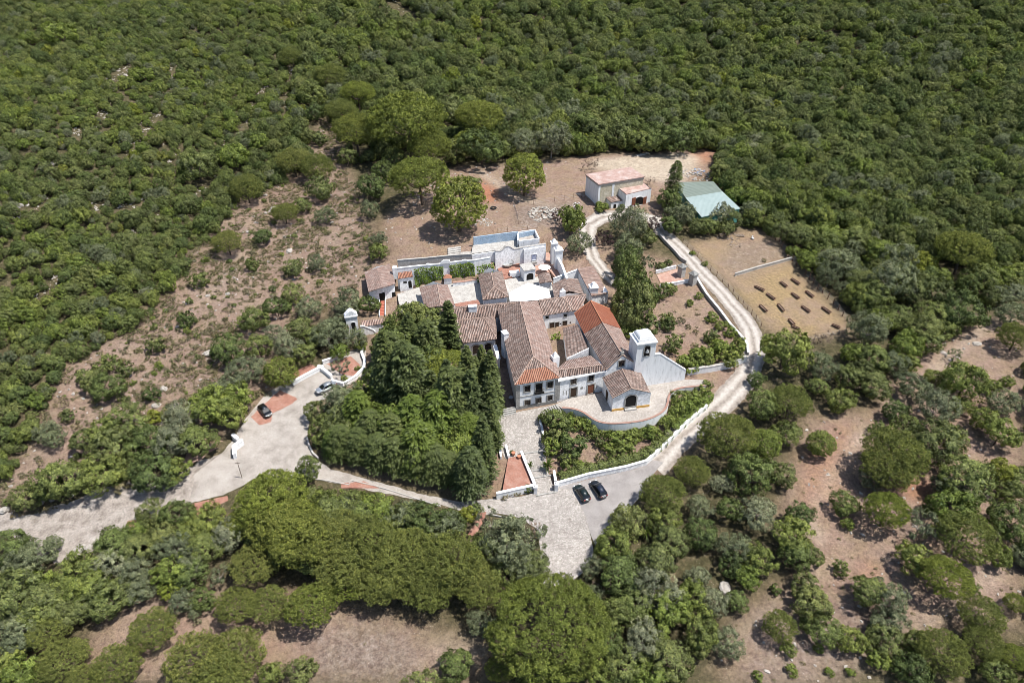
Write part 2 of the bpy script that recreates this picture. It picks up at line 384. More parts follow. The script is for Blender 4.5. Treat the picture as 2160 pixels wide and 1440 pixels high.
def sheet_metal(name, c1, c2):
    m, t, b = mat(name)
    uv = N(t, "ShaderNodeUVMap", uv_map="uv"); s = t.nodes.new("ShaderNodeSeparateXYZ"); t.links.new(uv.outputs[0], s.inputs[0])
    wv = math_(t, 'SINE', math_(t, 'MULTIPLY', s.outputs[0], 18))
    t.links.new(ramp(t, noise(t, .5, 5, .7), [(.3, c1), (.7, c2)]), b.inputs["Base Color"])
    b.inputs["Roughness"].default_value = .55; b.inputs["Specular IOR Level"].default_value = .4
    bump(t, b, wv, .4, .05); return m
M['shed_pale'] = sheet_metal("pale_sheet_roof", (.25, .315, .305), (.31, .38, .37))
M['shed_grey'] = sheet_metal("grey_green_sheet_roof", (.155, .19, .16), (.20, .235, .20))
M['shed_teal'] = sheet_metal("teal_sheet_wall", (.08, .28, .24), (.14, .37, .31))

def paint(name, col, metal=.0, rough=.25):
    m, t, b = mat(name); b.inputs["Base Color"].default_value = (*col, 1); b.inputs["Metallic"].default_value = metal
    b.inputs["Roughness"].default_value = rough; b.inputs["Specular IOR Level"].default_value = .5
    b.inputs["Coat Weight"].default_value = .6; b.inputs["Coat Roughness"].default_value = .06; return m
M['car_black'] = paint("black_car_paint", (.008, .009, .010))
M['car_green'] = paint("dark_green_car_paint", (.008, .014, .011))
M['car_silver'] = paint("silver_car_paint", (.42, .45, .48), .6, .3)
M['car_blue'] = paint("dark_blue_car_paint", (.012, .016, .03))
M['tyre'] = noisy("tyre_rubber", (.015, .015, .015), (.03, .03, .03), 6, bmp=0)
M['rim'] = paint("alloy_rim", (.45, .45, .46), .8, .3)
M['lamp'] = paint("lamp_glass", (.62, .63, .65), 0, .1)
M['lamp_red'] = paint("tail_lamp", (.30, .02, .02), 0, .15)
M['plate'] = paint("number_plate", (.7, .7, .68), 0, .4)

def leaf(name, cols, trans=.12, rnd=.35):
    """foliage: colour varies leaf by leaf and plant by plant"""
    m = bpy.data.materials.new(name); m.use_nodes = True; t = m.node_tree; t.nodes.clear()
    o = t.nodes.new("ShaderNodeOutputMaterial")
    oi = t.nodes.new("ShaderNodeObjectInfo")
    a = N(t, "ShaderNodeAttribute", attribute_name="tint")
    plant = ramp(t, oi.outputs["Random"], [(i / (len(cols) - 1), c) for i, c in enumerate(cols)])
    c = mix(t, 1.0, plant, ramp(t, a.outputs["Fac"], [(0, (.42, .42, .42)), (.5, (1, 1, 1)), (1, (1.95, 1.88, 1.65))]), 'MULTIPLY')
    d = t.nodes.new("ShaderNodeBsdfDiffuse"); t.links.new(c, d.inputs[0])
    tr = t.nodes.new("ShaderNodeBsdfTranslucent"); t.links.new(mix(t, 1.0, c, (1.15, 1.25, .55), 'MULTIPLY'), tr.inputs[0])
    mx = t.nodes.new("ShaderNodeMixShader"); mx.inputs[0].default_value = trans
    t.links.new(d.outputs[0], mx.inputs[1]); t.links.new(tr.outputs[0], mx.inputs[2])
    gl = t.nodes.new("ShaderNodeBsdfGlossy"); gl.inputs["Roughness"].default_value = .45; gl.inputs[0].default_value = (.9, .95, .9, 1)
    m2 = t.nodes.new("ShaderNodeMixShader"); m2.inputs[0].default_value = .015
    t.links.new(mx.outputs[0], m2.inputs[1]); t.links.new(gl.outputs[0], m2.inputs[2])
    t.links.new(m2.outputs[0], o.inputs[0]); return m
M['leaf_dark'] = leaf("dark_evergreen_leaves", [(.082, .110, .038), (.112, .142, .045), (.146, .172, .054), (.108, .128, .049), (.164, .182, .062)])
M['leaf_bright'] = leaf("bright_green_leaves", [(.126, .168, .040), (.158, .196, .046), (.136, .162, .046), (.186, .214, .056)])
M['leaf_grey'] = leaf("grey_green_leaves", [(.130, .152, .082), (.165, .184, .104), (.118, .138, .076), (.210, .222, .140)])
M['leaf_yellow'] = leaf("yellow_green_leaves", [(.150, .185, .030), (.190, .210, .035), (.165, .175, .045)])
M['leaf_pine'] = leaf("pine_needles", [(.165, .198, .040), (.190, .218, .046), (.172, .190, .046), (.155, .184, .042)], .15)
M['leaf_pine_green'] = leaf("green_pine_needles", [(.132, .160, .036), (.140, .168, .038)], .15)
M['leaf_pine_olive'] = leaf("olive_pine_needles", [(.150, .168, .046), (.138, .160, .044), (.168, .180, .052)], .15)
M['leaf_cedar'] = leaf("cedar_sprays", [(.070, .090, .032), (.092, .112, .037), (.060, .080, .031)], .15)
M['leaf_cedar_light'] = leaf("light_cedar_sprays", [(.085, .120, .026), (.100, .132, .028)], .18)
M['leaf_plum'] = leaf("purple_leaves", [(.060, .038, .042), (.075, .045, .045)])
M['leaf_dry'] = leaf("dry_scrub_leaves", [(.180, .155, .080), (.145, .145, .070), (.230, .188, .110), (.145, .135, .085), (.165, .162, .076)])
M['leaf_vine'] = leaf("vine_leaves", [(.110, .165, .024), (.130, .185, .028)])
M['leaf_twig'] = leaf("bare_twigs", [(.17, .125, .10), (.20, .155, .13)], .05)
M['leaf_flower'] = leaf("red_flowers", [(.40, .05, .06), (.35, .04, .08)])

# ------------------------------------------------------------------ object helpers
def mesh_obj(name, verts, faces, m, uvs=None, smooth=False, loc=(0, 0, 0)):
    me = bpy.data.meshes.new(name)
    L = Vector(loc)
    me.from_pydata([tuple(Vector(v) - L) for v in verts], [], faces)
    if uvs is not None:
        ul = me.uv_layers.new(name="uv")
        k = 0
        for f, uf in zip(faces, uvs):
            for c in uf:
                ul.data[k].uv = c; k += 1
    if smooth: me.polygons.foreach_set("use_smooth", [True] * len(me.polygons))
    me.materials.append(m)
    o = bpy.data.objects.new(name, me); COL.objects.link(o); o.location = L
    return o
def tag(o, label=None, cat=None, group=None, kind=None):
    if label: o["label"] = label
    if cat: o["category"] = cat
    if group: o["group"] = group
    if kind: o["kind"] = kind
    return o

class MB:
    """collects boxes, prisms and tubes into one mesh (world coordinates)"""
    def __init__(s): s.v = []; s.f = []; s.uv = []; s.has_uv = False
    def add(s, verts, faces, uvs=None):
        k = len(s.v); s.v += [Vector(x) for x in verts]; s.f += [tuple(i + k for i in f) for f in faces]
        if uvs is None: uvs = [[(0, 0)] * len(f) for f in faces]
        else: s.has_uv = True
        s.uv += uvs; return s
    def box(s, c, size, rz=0.0, taper=1.0):
        c = Vector(c); hx, hy, hz = size[0] / 2, size[1] / 2, size[2] / 2
        ca, sa = math.cos(rz), math.sin(rz); vs = []
        for z, k in ((-hz, 1), (hz, taper)):
            for x, y in ((-hx, -hy), (hx, -hy), (hx, hy), (-hx, hy)):
                x, y = x * k, y * k
                vs.append(c + Vector((x * ca - y * sa, x * sa + y * ca, z)))
        return s.add(vs, [(3, 2, 1, 0), (4, 5, 6, 7), (0, 1, 5, 4), (1, 2, 6, 5), (2, 3, 7, 6), (3, 0, 4, 7)])
    def frame_box(s, o, ex, ey, ez, size):
        """box centred at o with axes ex, ey, ez"""
        vs = []
        for k in (-.5, .5):
            for a, b in ((-.5, -.5), (.5, -.5), (.5, .5), (-.5, .5)):
                vs.append(o + ex * (a * size[0]) + ey * (b * size[1]) + ez * (k * size[2]))
        return s.add(vs, [(3, 2, 1, 0), (4, 5, 6, 7), (0, 1, 5, 4), (1, 2, 6, 5), (2, 3, 7, 6), (3, 0, 4, 7)])
    def prism(s, poly, z0, z1):
        """upright prism; z0 / z1 numbers or lists"""
        n = len(poly)
        a = z0 if isinstance(z0, (list, tuple)) else [z0] * n
        b = z1 if isinstance(z1, (list, tuple)) else [z1] * n
        area = sum(poly[i][0] * poly[(i + 1) % n][1] - poly[(i + 1) % n][0] * poly[i][1] for i in range(n))
        if area < 0: poly = poly[::-1]; a = a[::-1]; b = b[::-1]
        vs = [Vector((p[0], p[1], z)) for p, z in zip(poly, a)] + [Vector((p[0], p[1], z)) for p, z in zip(poly, b)]
        fs = [tuple(range(n))[::-1], tuple(range(n, 2 * n))] + [(i, (i + 1) % n, n + (i + 1) % n, n + i) for i in range(n)]
        return s.add(vs, fs)
    def tube(s, pts, r, n=6, r1=None):
        pts = [Vector(p) for p in pts]; vs = []; fs = []
        for i, p in enumerate(pts):
            d = (pts[min(i + 1, len(pts) - 1)] - pts[max(i - 1, 0)]).normalized()
            a = d.cross(Vector((0, 0, 1)));
            if a.length < .01: a = Vector((1, 0, 0))
            a.normalize(); b = a.cross(d)
            rr = r if r1 is None else r + (r1 - r) * i / (len(pts) - 1)
            for k in range(n):
                t = 2 * math.pi * k / n; vs.append(p + a * (rr * math.cos(t)) + b * (rr * math.sin(t)))
        for i in range(len(pts) - 1):
            for k in range(n): fs.append((i * n + k, i * n + (k + 1) % n, (i + 1) * n + (k + 1) % n, (i + 1) * n + k))
        fs += [tuple(range(n))[::-1], tuple(range((len(pts) - 1) * n, len(pts) * n))]
        return s.add(vs, fs)
    def build(s, name, m, parent=None, loc=None, smooth=False):
        L = Vector(loc) if loc is not None else (Vector(parent["_o"]) if parent is not None and "_o" in parent else Vector((0, 0, 0)))
        o = mesh_obj(name, s.v, s.f, m, s.uv if s.has_uv else None, smooth, L)
        if parent is not None:
            o.parent = parent; o.location = (0, 0, 0)
            o["_o"] = tuple(L)
        return o
def thing(name, label, cat, loc, group=None, rz=0.0):
    o = bpy.data.objects.new(name, None); COL.objects.link(o); o.location = loc; o.empty_display_size = .5
    o.rotation_euler = (0, 0, rz); o["_o"] = tuple(loc)
    return tag(o, label, cat, group)
def clear_private():
    for o in bpy.data.objects:
        if "_o" in o: del o["_o"]
def copy_tree(o, parent=None):
    c = o.copy(); COL.objects.link(c)
    if parent is not None: c.parent = parent
    for ch in list(o.children): copy_tree(ch, c)
    return c
def bevel(o, wd=.04, seg=2):
    b = o.modifiers.new("bevel", 'BEVEL'); b.width = wd; b.segments = seg; b.limit_method = 'ANGLE'; return o

# ------------------------------------------------------------------ the ground sheet
TERR_PX = [(1172,852),(1186,862),(1210,864),(1230,871),(1245,882),(1260,891),(1280,895.5),(1310,895),(1335,892.5),(1360,888.5),(1385,879),(1402,867),(1409,850),(1410,837),(1418,826),(1435,820),(1460,817.5),(1487,815),(1492,806),(1485,801),(1447,800),(1372,812),(1340,815),(1262,829),(1200,840)]
TERR_Z = 4.25
TERR = [W(a, b, TERR_Z) for a, b in TERR_PX]
inside = inpoly(XX, YY, TERR)
ZZ = np.where(inside, np.minimum(ZZ, TERR_Z - .35), ZZ)
# the walled courts behind the house are cut level into the slope
COURTS = [W(a, b, 6.2) for a, b in [(772,650),(778,612),(838,598),(905,603),(990,592),(1040,590),(1046,566),(1100,556),(1145,530),(1165,528),(1192,585),(1240,600),(1262,640),(1200,655),(1060,668),(940,690),(850,690)]]
ZZ = np.where(inpoly(XX, YY, COURTS), np.minimum(ZZ, 5.6), ZZ)

nx, ny = len(GX), len(GY)
gv = np.stack([XX, YY, ZZ], -1).reshape(-1, 3)
idx = np.arange(nx * ny).reshape(ny, nx)
gf = np.stack([idx[:-1, :-1], idx[:-1, 1:], idx[1:, 1:], idx[1:, :-1]], -1).reshape(-1, 4)
me = bpy.data.meshes.new("ground")
me.vertices.add(len(gv)); me.vertices.foreach_set("co", gv.ravel())
me.loops.add(gf.size); me.loops.foreach_set("vertex_index", gf.ravel())
me.polygons.add(len(gf)); me.polygons.foreach_set("loop_start", np.arange(0, gf.size, 4)); me.polygons.foreach_set("use_smooth", np.ones(len(gf), bool))
me.update()
def vcol(me, name, *ch):
    a = me.attributes.new(name, 'FLOAT_COLOR', 'POINT')
    arr = np.ones((len(me.vertices), 4)); 
    for k, c in enumerate(ch): arr[:, k] = np.asarray(c).ravel()
    a.data.foreach_set("color", arr.ravel())
vcol(me, "zone", Z_DRY, Z_RED, Z_PALE)
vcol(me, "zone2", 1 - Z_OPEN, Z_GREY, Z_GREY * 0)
me.materials.append(M['soil'])
go = bpy.data.objects.new("ground", me); COL.objects.link(go)
tag(go, "sloping ground of bare soil, dry grass and leaf litter", "ground", kind="structure")

# ------------------------------------------------------------------ roads, yards and paths laid on the land
def jitter(poly, amp, step, seed):
    """a soft, broken edge for unmade surfaces"""
    r = random.Random(seed); out = []
    n = len(poly)
    for i in range(n):
        a, b = Vector(poly[i]), Vector(poly[(i + 1) % n]); k = max(1, int((b - a).length / step))
        for j in range(k):
            p = a.lerp(b, j / k); out.append((p.x + r.uniform(-amp, amp), p.y + r.uniform(-amp, amp)))
    return out
def sheet(name, poly, m, dz, step=1.1, jit=0.0, label=None, seed=1, uvline=None):
    """poly: world xy; a sheet draped over the land dz above it"""
    if jit: poly = jitter(poly, jit, .8, seed)
    else: poly = jitter(poly, 0, 1.5, seed)
    P = [Vector((p[0], p[1])) for p in poly]
    n = len(P)
    xs = [p.x for p in P]; ys = [p.y for p in P]
    pts = []
    gx, gy = np.meshgrid(np.arange(min(xs), max(xs), step), np.arange(min(ys), max(ys), step))
    ins = inpoly(gx, gy, [(p.x, p.y) for p in P])
    for a, b in zip(gx[ins], gy[ins]): pts.append(Vector((a + .01 * math.sin(b * 7), b + .01 * math.cos(a * 5))))
    v, e, f, *_ = delaunay_2d_cdt(P + pts, [(i, (i + 1) % n) for i in range(n)], [], 0, 1e-4)
    faces = []
    for t in f:
        c = sum((v[i] for i in t), Vector((0, 0))) / len(t)
        if inpoly([c.x], [c.y], [(p.x, p.y) for p in P])[0]: faces.append(tuple(t))
    uvs = None
    verts = [(p.x, p.y, gz(p.x, p.y) + dz) for p in v]
    if uvline:
        def uvof(p):
            best = None; acc = 0
            for (a, b, wd) in uvline:
                ab = b - a; t = max(0, min(1, (p - a).dot(ab) / ab.dot(ab))); q = a + ab * t
                d = (p - q).length; sgn = 1 if ab.x * (p - a).y - ab.y * (p - a).x > 0 else -1
                if best is None or d < best[0]: best = (d, sgn * d / wd, acc + t * ab.length)
                acc += ab.length
            return best[1], best[2]
        cache = [uvof(p) for p in v]
        uvs = [[cache[i] for i in t] for t in faces]
    o = mesh_obj(name, verts, faces, m, uvs, True)
    return tag(o, label, None, kind="structure")
def px_poly(pts): return [tuple(at(a, b).xy) for a, b in pts]

sheet("road", px_poly([(-60,1085),(0,1075),(60,1085),(130,1065),(190,1040),(260,1015),(330,1020),(400,985),(470,955),(530,1010),(480,1030),(440,1035),(405,1060),(365,1062),(330,1085),(280,1110),(240,1125),(200,1160),(110,1190),(60,1150),(0,1120),(-60,1130)]),
      M['rough_road'], .05, 1.2, .35, "broken grey road climbing from the left edge", 3)
sheet("forecourt", px_poly([(470,955),(500,915),(520,880),(560,830),(620,795),(690,765),(757,733),(772,740),(770,790),(745,808),(705,832),(668,850),(652,890),(646,930),(660,965),(700,990),(790,1015),(880,1040),(960,1058),(1045,1062),(1050,1085),(990,1085),(940,1068),(860,1050),(760,1030),(690,1015),(640,1008),(600,1008),(540,1010),(470,1045),(400,1062),(410,1000)]),
      M['concrete_road'], .085, 1.1, .12, "pale concrete forecourt and lane left of the hedge", 4)
sheet("cobbled_yard", px_poly([(1040,1052),(1100,1047),(1168,1030),(1215,1018),(1222,1060),(1236,1090),(1246,1130),(1252,1165),(1240,1200),(1205,1228),(1150,1240),(1135,1225),(1140,1160),(1133,1115),(1095,1092),(1050,1083),(985,1088),(960,1060)]),
      M['cobble'], .12, 1.0, .05, "cobbled yard in front of the two black cars", 5)
sheet("asphalt_yard", px_poly([(1168,1032),(1240,1012),(1340,990),(1372,970),(1400,975),(1378,1000),(1350,1050),(1300,1100),(1255,1150),(1246,1130),(1236,1090),(1222,1060),(1214,1030)]),
      M['asphalt'], .145, 1.0, .04, "worn asphalt parking strip under the two black cars", 6)
def strip(cpx, width):
    c = [at(a, b).xy for a, b in cpx]
    L, Rr = [], []
    for i, p in enumerate(c):
        d = (c[min(i + 1, len(c) - 1)] - c[max(i - 1, 0)]).normalized(); n = Vector((-d.y, d.x))
        wd = width[i] if isinstance(width, (list, tuple)) else width
        L.append(p + n * wd); Rr.append(p - n * wd)
    ul = [(c[i], c[i + 1], (width[i] if isinstance(width, (list, tuple)) else width)) for i in range(len(c) - 1)]
    return [tuple(p) for p in L + Rr[::-1]], ul
poly, ul = strip([(1375,985),(1420,935),(1480,885),(1530,845),(1575,795),(1592,740),(1585,700),(1560,660),(1525,620),(1490,585),(1455,545),(1425,515),(1400,492)], [2.9,2.9,2.9,2.8,2.7,2.6,2.5,2.5,2.4,2.4,2.3,2.2,2.2])
sheet("dirt_track", poly, M['track'], .07, .8, .18, "pale two-rut dirt track looping up past the paddock", 7, ul)
poly, ul = strip([(1400,495),(1380,462),(1330,452),(1270,458),(1240,475),(1238,510),(1252,545),(1275,575),(1300,600)], [2.4,2.6,3,3.2,3,2.4,2,1.8,1.6])
sheet("yard_lane", poly, M['track'], .10, .9, .25, "pale lane curving in front of the old barn", 8, ul)
sheet("courtyard_path", px_poly([(1052,877),(1088,870),(1174,853),(1150,878),(1140,900),(1146,925),(1151,950),(1152,985),(1172,1037),(1128,1043),(1118,1010),(1101,962),(1066,968),(1056,950),(1052,915)]),
      M['cobble'], .10, 1.0, 0, "cobbled ramp leading up to the main house", 9)
sheet("red_paving", px_poly([(546,862),(590,823),(628,842),(610,856),(575,872),(572,890),(548,897),(530,880)]), M['red_paving'], .12, 1, .12, "faded red paving under the black hatchback", 10)
sheet("red_paving", px_poly([(655,768),(675,780),(622,808),(620,786)]), M['red_paving'], .12, 1, 0, "strip of red paving behind the low white wall", 11)
sheet("red_paving", px_poly([(384,975),(420,928),(470,928),(455,948),(405,982)]), M['pale_red'], .13, 1, .3, "red paving patch left of the white gate pillar", 12)
sheet("red_paving", px_poly([(405,1063),(480,1046),(482,1056),(420,1085),(404,1084)]), M['red_paving'], .13, 1, 0, "red terrace strip below the broken road", 13)
sheet("red_paving", px_poly([(268,1100),(290,1095),(292,1110),(270,1116)]), M['red_paving'], .13, 1, 0, "small red paved corner beside the broken road", 14)
sheet("red_paving", px_poly([(720,1020),(768,1015),(800,1030),(720,1030)]), M['red_paving'], .13, 1, 0, "red paved ledge along the lane kerb", 15)
sheet("red_paving", px_poly([(1006,1082),(1026,1080),(1020,1100),(1003,1130),(985,1130),(1004,1100)]), M['red_paving'], .15, 1, 0, "red path beside the cobbled yard", 16)
sheet("red_paving", px_poly([(690,768),(740,752),(760,770),(750,795),(722,790),(700,776)]), M['red_paving'], .13, 1, 0, "round red paved garden bed behind the silver car", 17)
# terrace of the chapel: a raised paved platform
tb = MB()
tb.prism([(p.x, p.y) for p in TERR], -2, TERR_Z)
tag(tb.build("terrace", M['terrace_stone']), "raised cobbled terrace in front of the chapel", None, kind="structure")

# ------------------------------------------------------------------ building helpers
def lerp(a, b, t): return Vector(a) * (1 - t) + Vector(b) * t
def plane_uv(pts):
    u = (pts[1] - pts[0]).normalized(); n = None
    for k in range(2, len(pts)):
        n = u.cross(pts[k] - pts[0])
        if n.length > 1e-4: break
    v = n.normalized().cross(u)
    return [((p - pts[0]).dot(u) + pts[0].x * .37, (p - pts[0]).dot(v) + pts[0].y * .21) for p in pts]
def roof(t, planes, m, name="roof", thick=.22, caps=None, capmat=None, parent=None):
    """planes: lists of points, the eave edge first"""
    mb = MB()
    for p in planes:
        p = [Vector(q) for q in p]
        n = (p[1] - p[0]).cross(p[2] - p[0])
        f = tuple(range(len(p))); uv = plane_uv(p)
        if n.z < 0: f = f[::-1]; uv = uv[::-1]
        mb.add(p, [f], [uv])
    o = mb.build(name, m, parent or t)
    bm = bmesh.new(); bm.from_mesh(o.data); bmesh.ops.remove_doubles(bm, verts=bm.verts, dist=.02); bm.to_mesh(o.data); bm.free()
    s = o.modifiers.new("thickness", 'SOLIDIFY'); s.thickness = thick; s.offset = -1
    if caps:
        cb = MB()
        for a, b in caps:
            a, b = Vector(a), Vector(b); nseg = max(1, int((b - a).length / .6))
            for k in range(nseg):
                p, q = a.lerp(b, k / nseg), a.lerp(b, (k + .97) / nseg)
                cb.tube([p + Vector((0, 0, .0)), q + Vector((0, 0, .03))], .12, 6)
        cb.build("ridge", capmat or M['ridge'], o)
    return o
def walls(t, poly, z0, m, name="wall", tops=None, z1=None):
    if tops and max(tops) - min(tops) > .3:      # gabled: open top under the roof
        mb = MB(); mb.prism([(p[0], p[1]) for p in poly], z0, list(tops)); mb.f.pop(1); mb.uv.pop(1)
        return mb.build(name, m, t)
    if False: pass
    """closed ring of walls; poly = plan points, tops = height of each point"""
    mb = MB(); mb.prism([(p[0], p[1]) for p in poly], z0, list(tops) if tops else z1)
    return mb.build(name, m, t)
def inset(poly, d):
    """move the sides of a plan polygon inwards by d"""
    n = len(poly); a = sum(poly[i][0] * poly[(i + 1) % n][1] - poly[(i + 1) % n][0] * poly[i][1] for i in range(n))
    sgn = 1 if a > 0 else -1; out = []
    for i in range(n):
        p0, p1, p2 = (Vector((q[0], q[1])) for q in (poly[i - 1], poly[i], poly[(i + 1) % n]))
        d1 = (p1 - p0).normalized(); d2 = (p2 - p1).normalized()
        n1 = Vector((-d1.y, d1.x)) * sgn; n2 = Vector((-d2.y, d2.x)) * sgn
        b = n1 + n2
        k = d / max(.35, (1 + n1.dot(n2)))
        out.append(p1 + b * k)
    return out
def opening(t, A, B, px, py, w_, h_, kind="window", arch=False, frame=True, fill=None, bars=True, z=None, out=None, label=None, fw=.22, fmat=None):
    """a window or door on the upright wall A-B, centred where the photo shows it"""
    A = Vector(A); B = Vector(B)
    c = planehit(px, py, A, B)
    ex = Vector((B.x - A.x, B.y - A.y, 0)).normalized(); ez = Vector((0, 0, 1)); n = ex.cross(ez)
    if n.dot(Vector((0, -1, 0)) if out is None else Vector(out)) < 0: n = -n; ex = -ex
    if z is not None: c.z = z
    def outline(w2, h2, lift=0):
        pts = [(-w2, -h2), (w2, -h2)]
        if arch:
            ry = w2 * .75
            for k in range(9):
                a = math.pi * k / 8; pts.append((w2 * math.cos(a), h2 - ry + ry * math.sin(a)))
        else: pts += [(w2, h2), (-w2, h2)]
        return pts
    def slab(mb, pts, d0, d1):
        k = len(pts)
        vs = [c + ex * x + ez * y + n * d0 for x, y in pts] + [c + ex * x + ez * y + n * d1 for x, y in pts]
        mb.add(vs, [tuple(range(k))[::-1], tuple(range(k, 2 * k))] + [(i, (i + 1) % k, k + (i + 1) % k, k + i) for i in range(k)])
    pane = MB(); slab(pane, outline(w_ / 2, h_ / 2), -.10, .025)
    o = pane.build(kind, fill or (M['glass'] if kind == "window" else M['dark_wood']), t)
    if label: o["label"] = label
    if frame:
        fr = MB(); i_, o_ = outline(w_ / 2, h_ / 2), outline(w_ / 2 + fw, h_ / 2 + fw)
        k = len(i_); d0, d1 = -.1, .10
        vs = [c + ex * x + ez * y + n * d for d in (d0, d1) for pts in (i_, o_) for x, y in pts]
        fs = []
        for i in range(k):
            j = (i + 1) % k
            fs += [(2 * k + i, 2 * k + j, 3 * k + j, 3 * k + i), (i, j, 2 * k + j, 2 * k + i), (k + j, k + i, 3 * k + i, 3 * k + j)]
        fr.add(vs, fs); fr.build("frame", fmat or M['stone'], o)
    if bars and kind == "window":
        bb = MB(); hh = h_ * (.42 if arch else .5)
        bb.frame_box(c + n * .05, ex, n, ez, (.07, .05, h_ * .9)); 
        for q in (-.2, .18): bb.frame_box(c + n * .052 + ez * (h_ * q), ex, n, ez, (w_ * .96, .05, .06))
        for q in (-.47, .47): bb.frame_box(c + n * .054 + ex * (w_ * q), ex, n, ez, (.07, .05, h_ * .9))
        bb.build("muntins", M['dark_wood'], o)
    return o
def gable_roof(t, EL0, EL1, ER0, ER1, R0, R1, m, **kw):
    return roof(t, [[EL0, EL1, R1, R0], [ER1, ER0, R0, R1]], m, **kw)
def chimney(t, px, py_top, wpx, z, h, label=None, mcap=None, name="chimney", rz=.45, d=.8):
    P = W(px, py_top, z); s = wpx * (P.y * CP + (HC - z) * SP) / F
    mb = MB(); mb.box((P.x, P.y, z - h / 2), (s, d, h), rz); mb.box((P.x, P.y, z + .06), (s + .2, d + .2, .14), rz)
    mb.box((P.x, P.y, z + .3), (s * .8, d * .7, .34), rz)
    return mb.build(name, M['white'], t)

# ------------------------------------------------------------------ the main house
HZ = 3.2
PF = W(1089, 868, HZ)                                   # foot of its front left corner
EZ = up(PF, 811)                                        # eave height
FLe, FRe, BRe, BLe = W(1085, 812, EZ), W(1182.5, 796, EZ), W(1135, 634, EZ + .0), W(1049, 652, EZ)
RZ = EZ + 2.7
RA, RB = W(1125, 752, RZ), W(1096.5, 636, RZ)
HOUSE = thing("main_house", "long two-storey white house with hipped tile roof, three columns of windows on its front", "house", (PF.x, PF.y, HZ))
roof(HOUSE, [[BLe, FLe, RA, RB]], M['tile_old'], caps=[(RA, RB), (RA, FLe), (RA, FRe)])
roof(HOUSE, [[FRe, BRe, RB, RA]], M['tile_pink'])
fm, fn = lerp(FLe, RA, .52), lerp(FRe, RA, .52)
roof(HOUSE, [[fm, fn, RA]], M['tile_old'], name="roof_hip")
roof(HOUSE, [[FLe, FRe, fn, fm]], M['tile_orange'], name="eave_tiles")
hp = inset([FLe, FRe, BRe, BLe], .45)
walls(HOUSE, [(p.x, p.y) for p in hp], 1.0, M['old_white'], z1=EZ - .12)
A, B = hp[0], hp[1]
# cornice, string course, plinth and corner pilasters of the front
fx = (B - A).normalized(); fnrm = Vector((fx.y, -fx.x)); LEN = (B - A).length
def front_strip(t, name, a, b, z0, z1, d, m, base=None, dirx=None, nr=None):
    base = A if base is None else base; dx = fx if dirx is None else dirx; nn = fnrm if nr is None else nr
    mb = MB(); p = base + dx * a; q = base + dx * b
    mb.prism([tuple(p - nn * .05), tuple(q - nn * .05), tuple(q + nn * d), tuple(p + nn * d)], z0, z1)
    return mb.build(name, m, t)
front_strip(HOUSE, "plinth", -.08, LEN + .0, 1.0, HZ + 1.0, .10, M['grey_plinth'])
front_strip(HOUSE, "string_course", .0, LEN, up(Vector((A.x, A.y, 0)), 838.5) - .1, up(Vector((A.x, A.y, 0)), 838.5) + .12, .08, M['stone'])
front_strip(HOUSE, "cornice", -.1, LEN + .1, EZ - .40, EZ - .14, .30, M['white'])
front_strip(HOUSE, "pilaster", -.05, .75, HZ + 1.0, EZ - .42, .07, M['stone'])
front_strip(HOUSE, "pilaster", LEN - .62, LEN, HZ + 1.0, EZ - .42, .07, M['stone'])
for px, py in ((1112, 819.5), (1160, 811)): opening(HOUSE, A, B, px, py, 1.15, 1.55)
bd = opening(HOUSE, A, B, 1136.5, 818, 1.35, 2.4, kind="window")
for px, py in ((1112.5, 848.5), (1136, 844), (1160, 838.5)): opening(HOUSE, A, B, px, py, 1.05, 1.3)
bc = planehit(1136.5, 826, A, B)
bal = MB()
e3 = Vector((fx.x, fx.y, 0)); n3 = Vector((fnrm.x, fnrm.y, 0)); zz = Vector((0, 0, 1))
bal.frame_box(bc + n3 * .35, e3, n3, zz, (2.0, .75, .14))
for k in range(11): bal.frame_box(bc + e3 * (-.95 + .19 * k) + n3 * .69 + zz * .55, e3, n3, zz, (.05, .05, .95))
bal.frame_box(bc + n3 * .69 + zz * 1.05, e3, n3, zz, (2.0, .08, .08))
bal.build("balcony", M['dark'], HOUSE)
# chimney stacks on the side walls
q = W(1066, 702, EZ + 1.5)
mb = MB(); mb.box((q.x - .1, q.y, EZ - 1.6), (1.1, 1.5, 6.4), .45); mb.box((q.x - .1, q.y, EZ + 1.66), (1.3, 1.7, .16), .45); mb.build("chimney", M['white'], HOUSE)
q = W(1171, 743, EZ + 2.0)
mb = MB(); mb.box((q.x, q.y - .3, EZ - 1.2), (1.5, 1.3, 5.0), .45); mb.box((q.x, q.y - .3, EZ + 1.75), (1.2, .9, .9), .45, .35); mb.build("chimney", M['old_white'], HOUSE)
# side windows in the shaded left wall
for f_ in (.15, .3, .45, .6):
    pz = lerp(hp[0], hp[3], f_)
    opening(HOUSE, hp[3], hp[0], 0, 0, 1.0, 1.4, out=(-1, 0, 0), z=7.6) if False else None
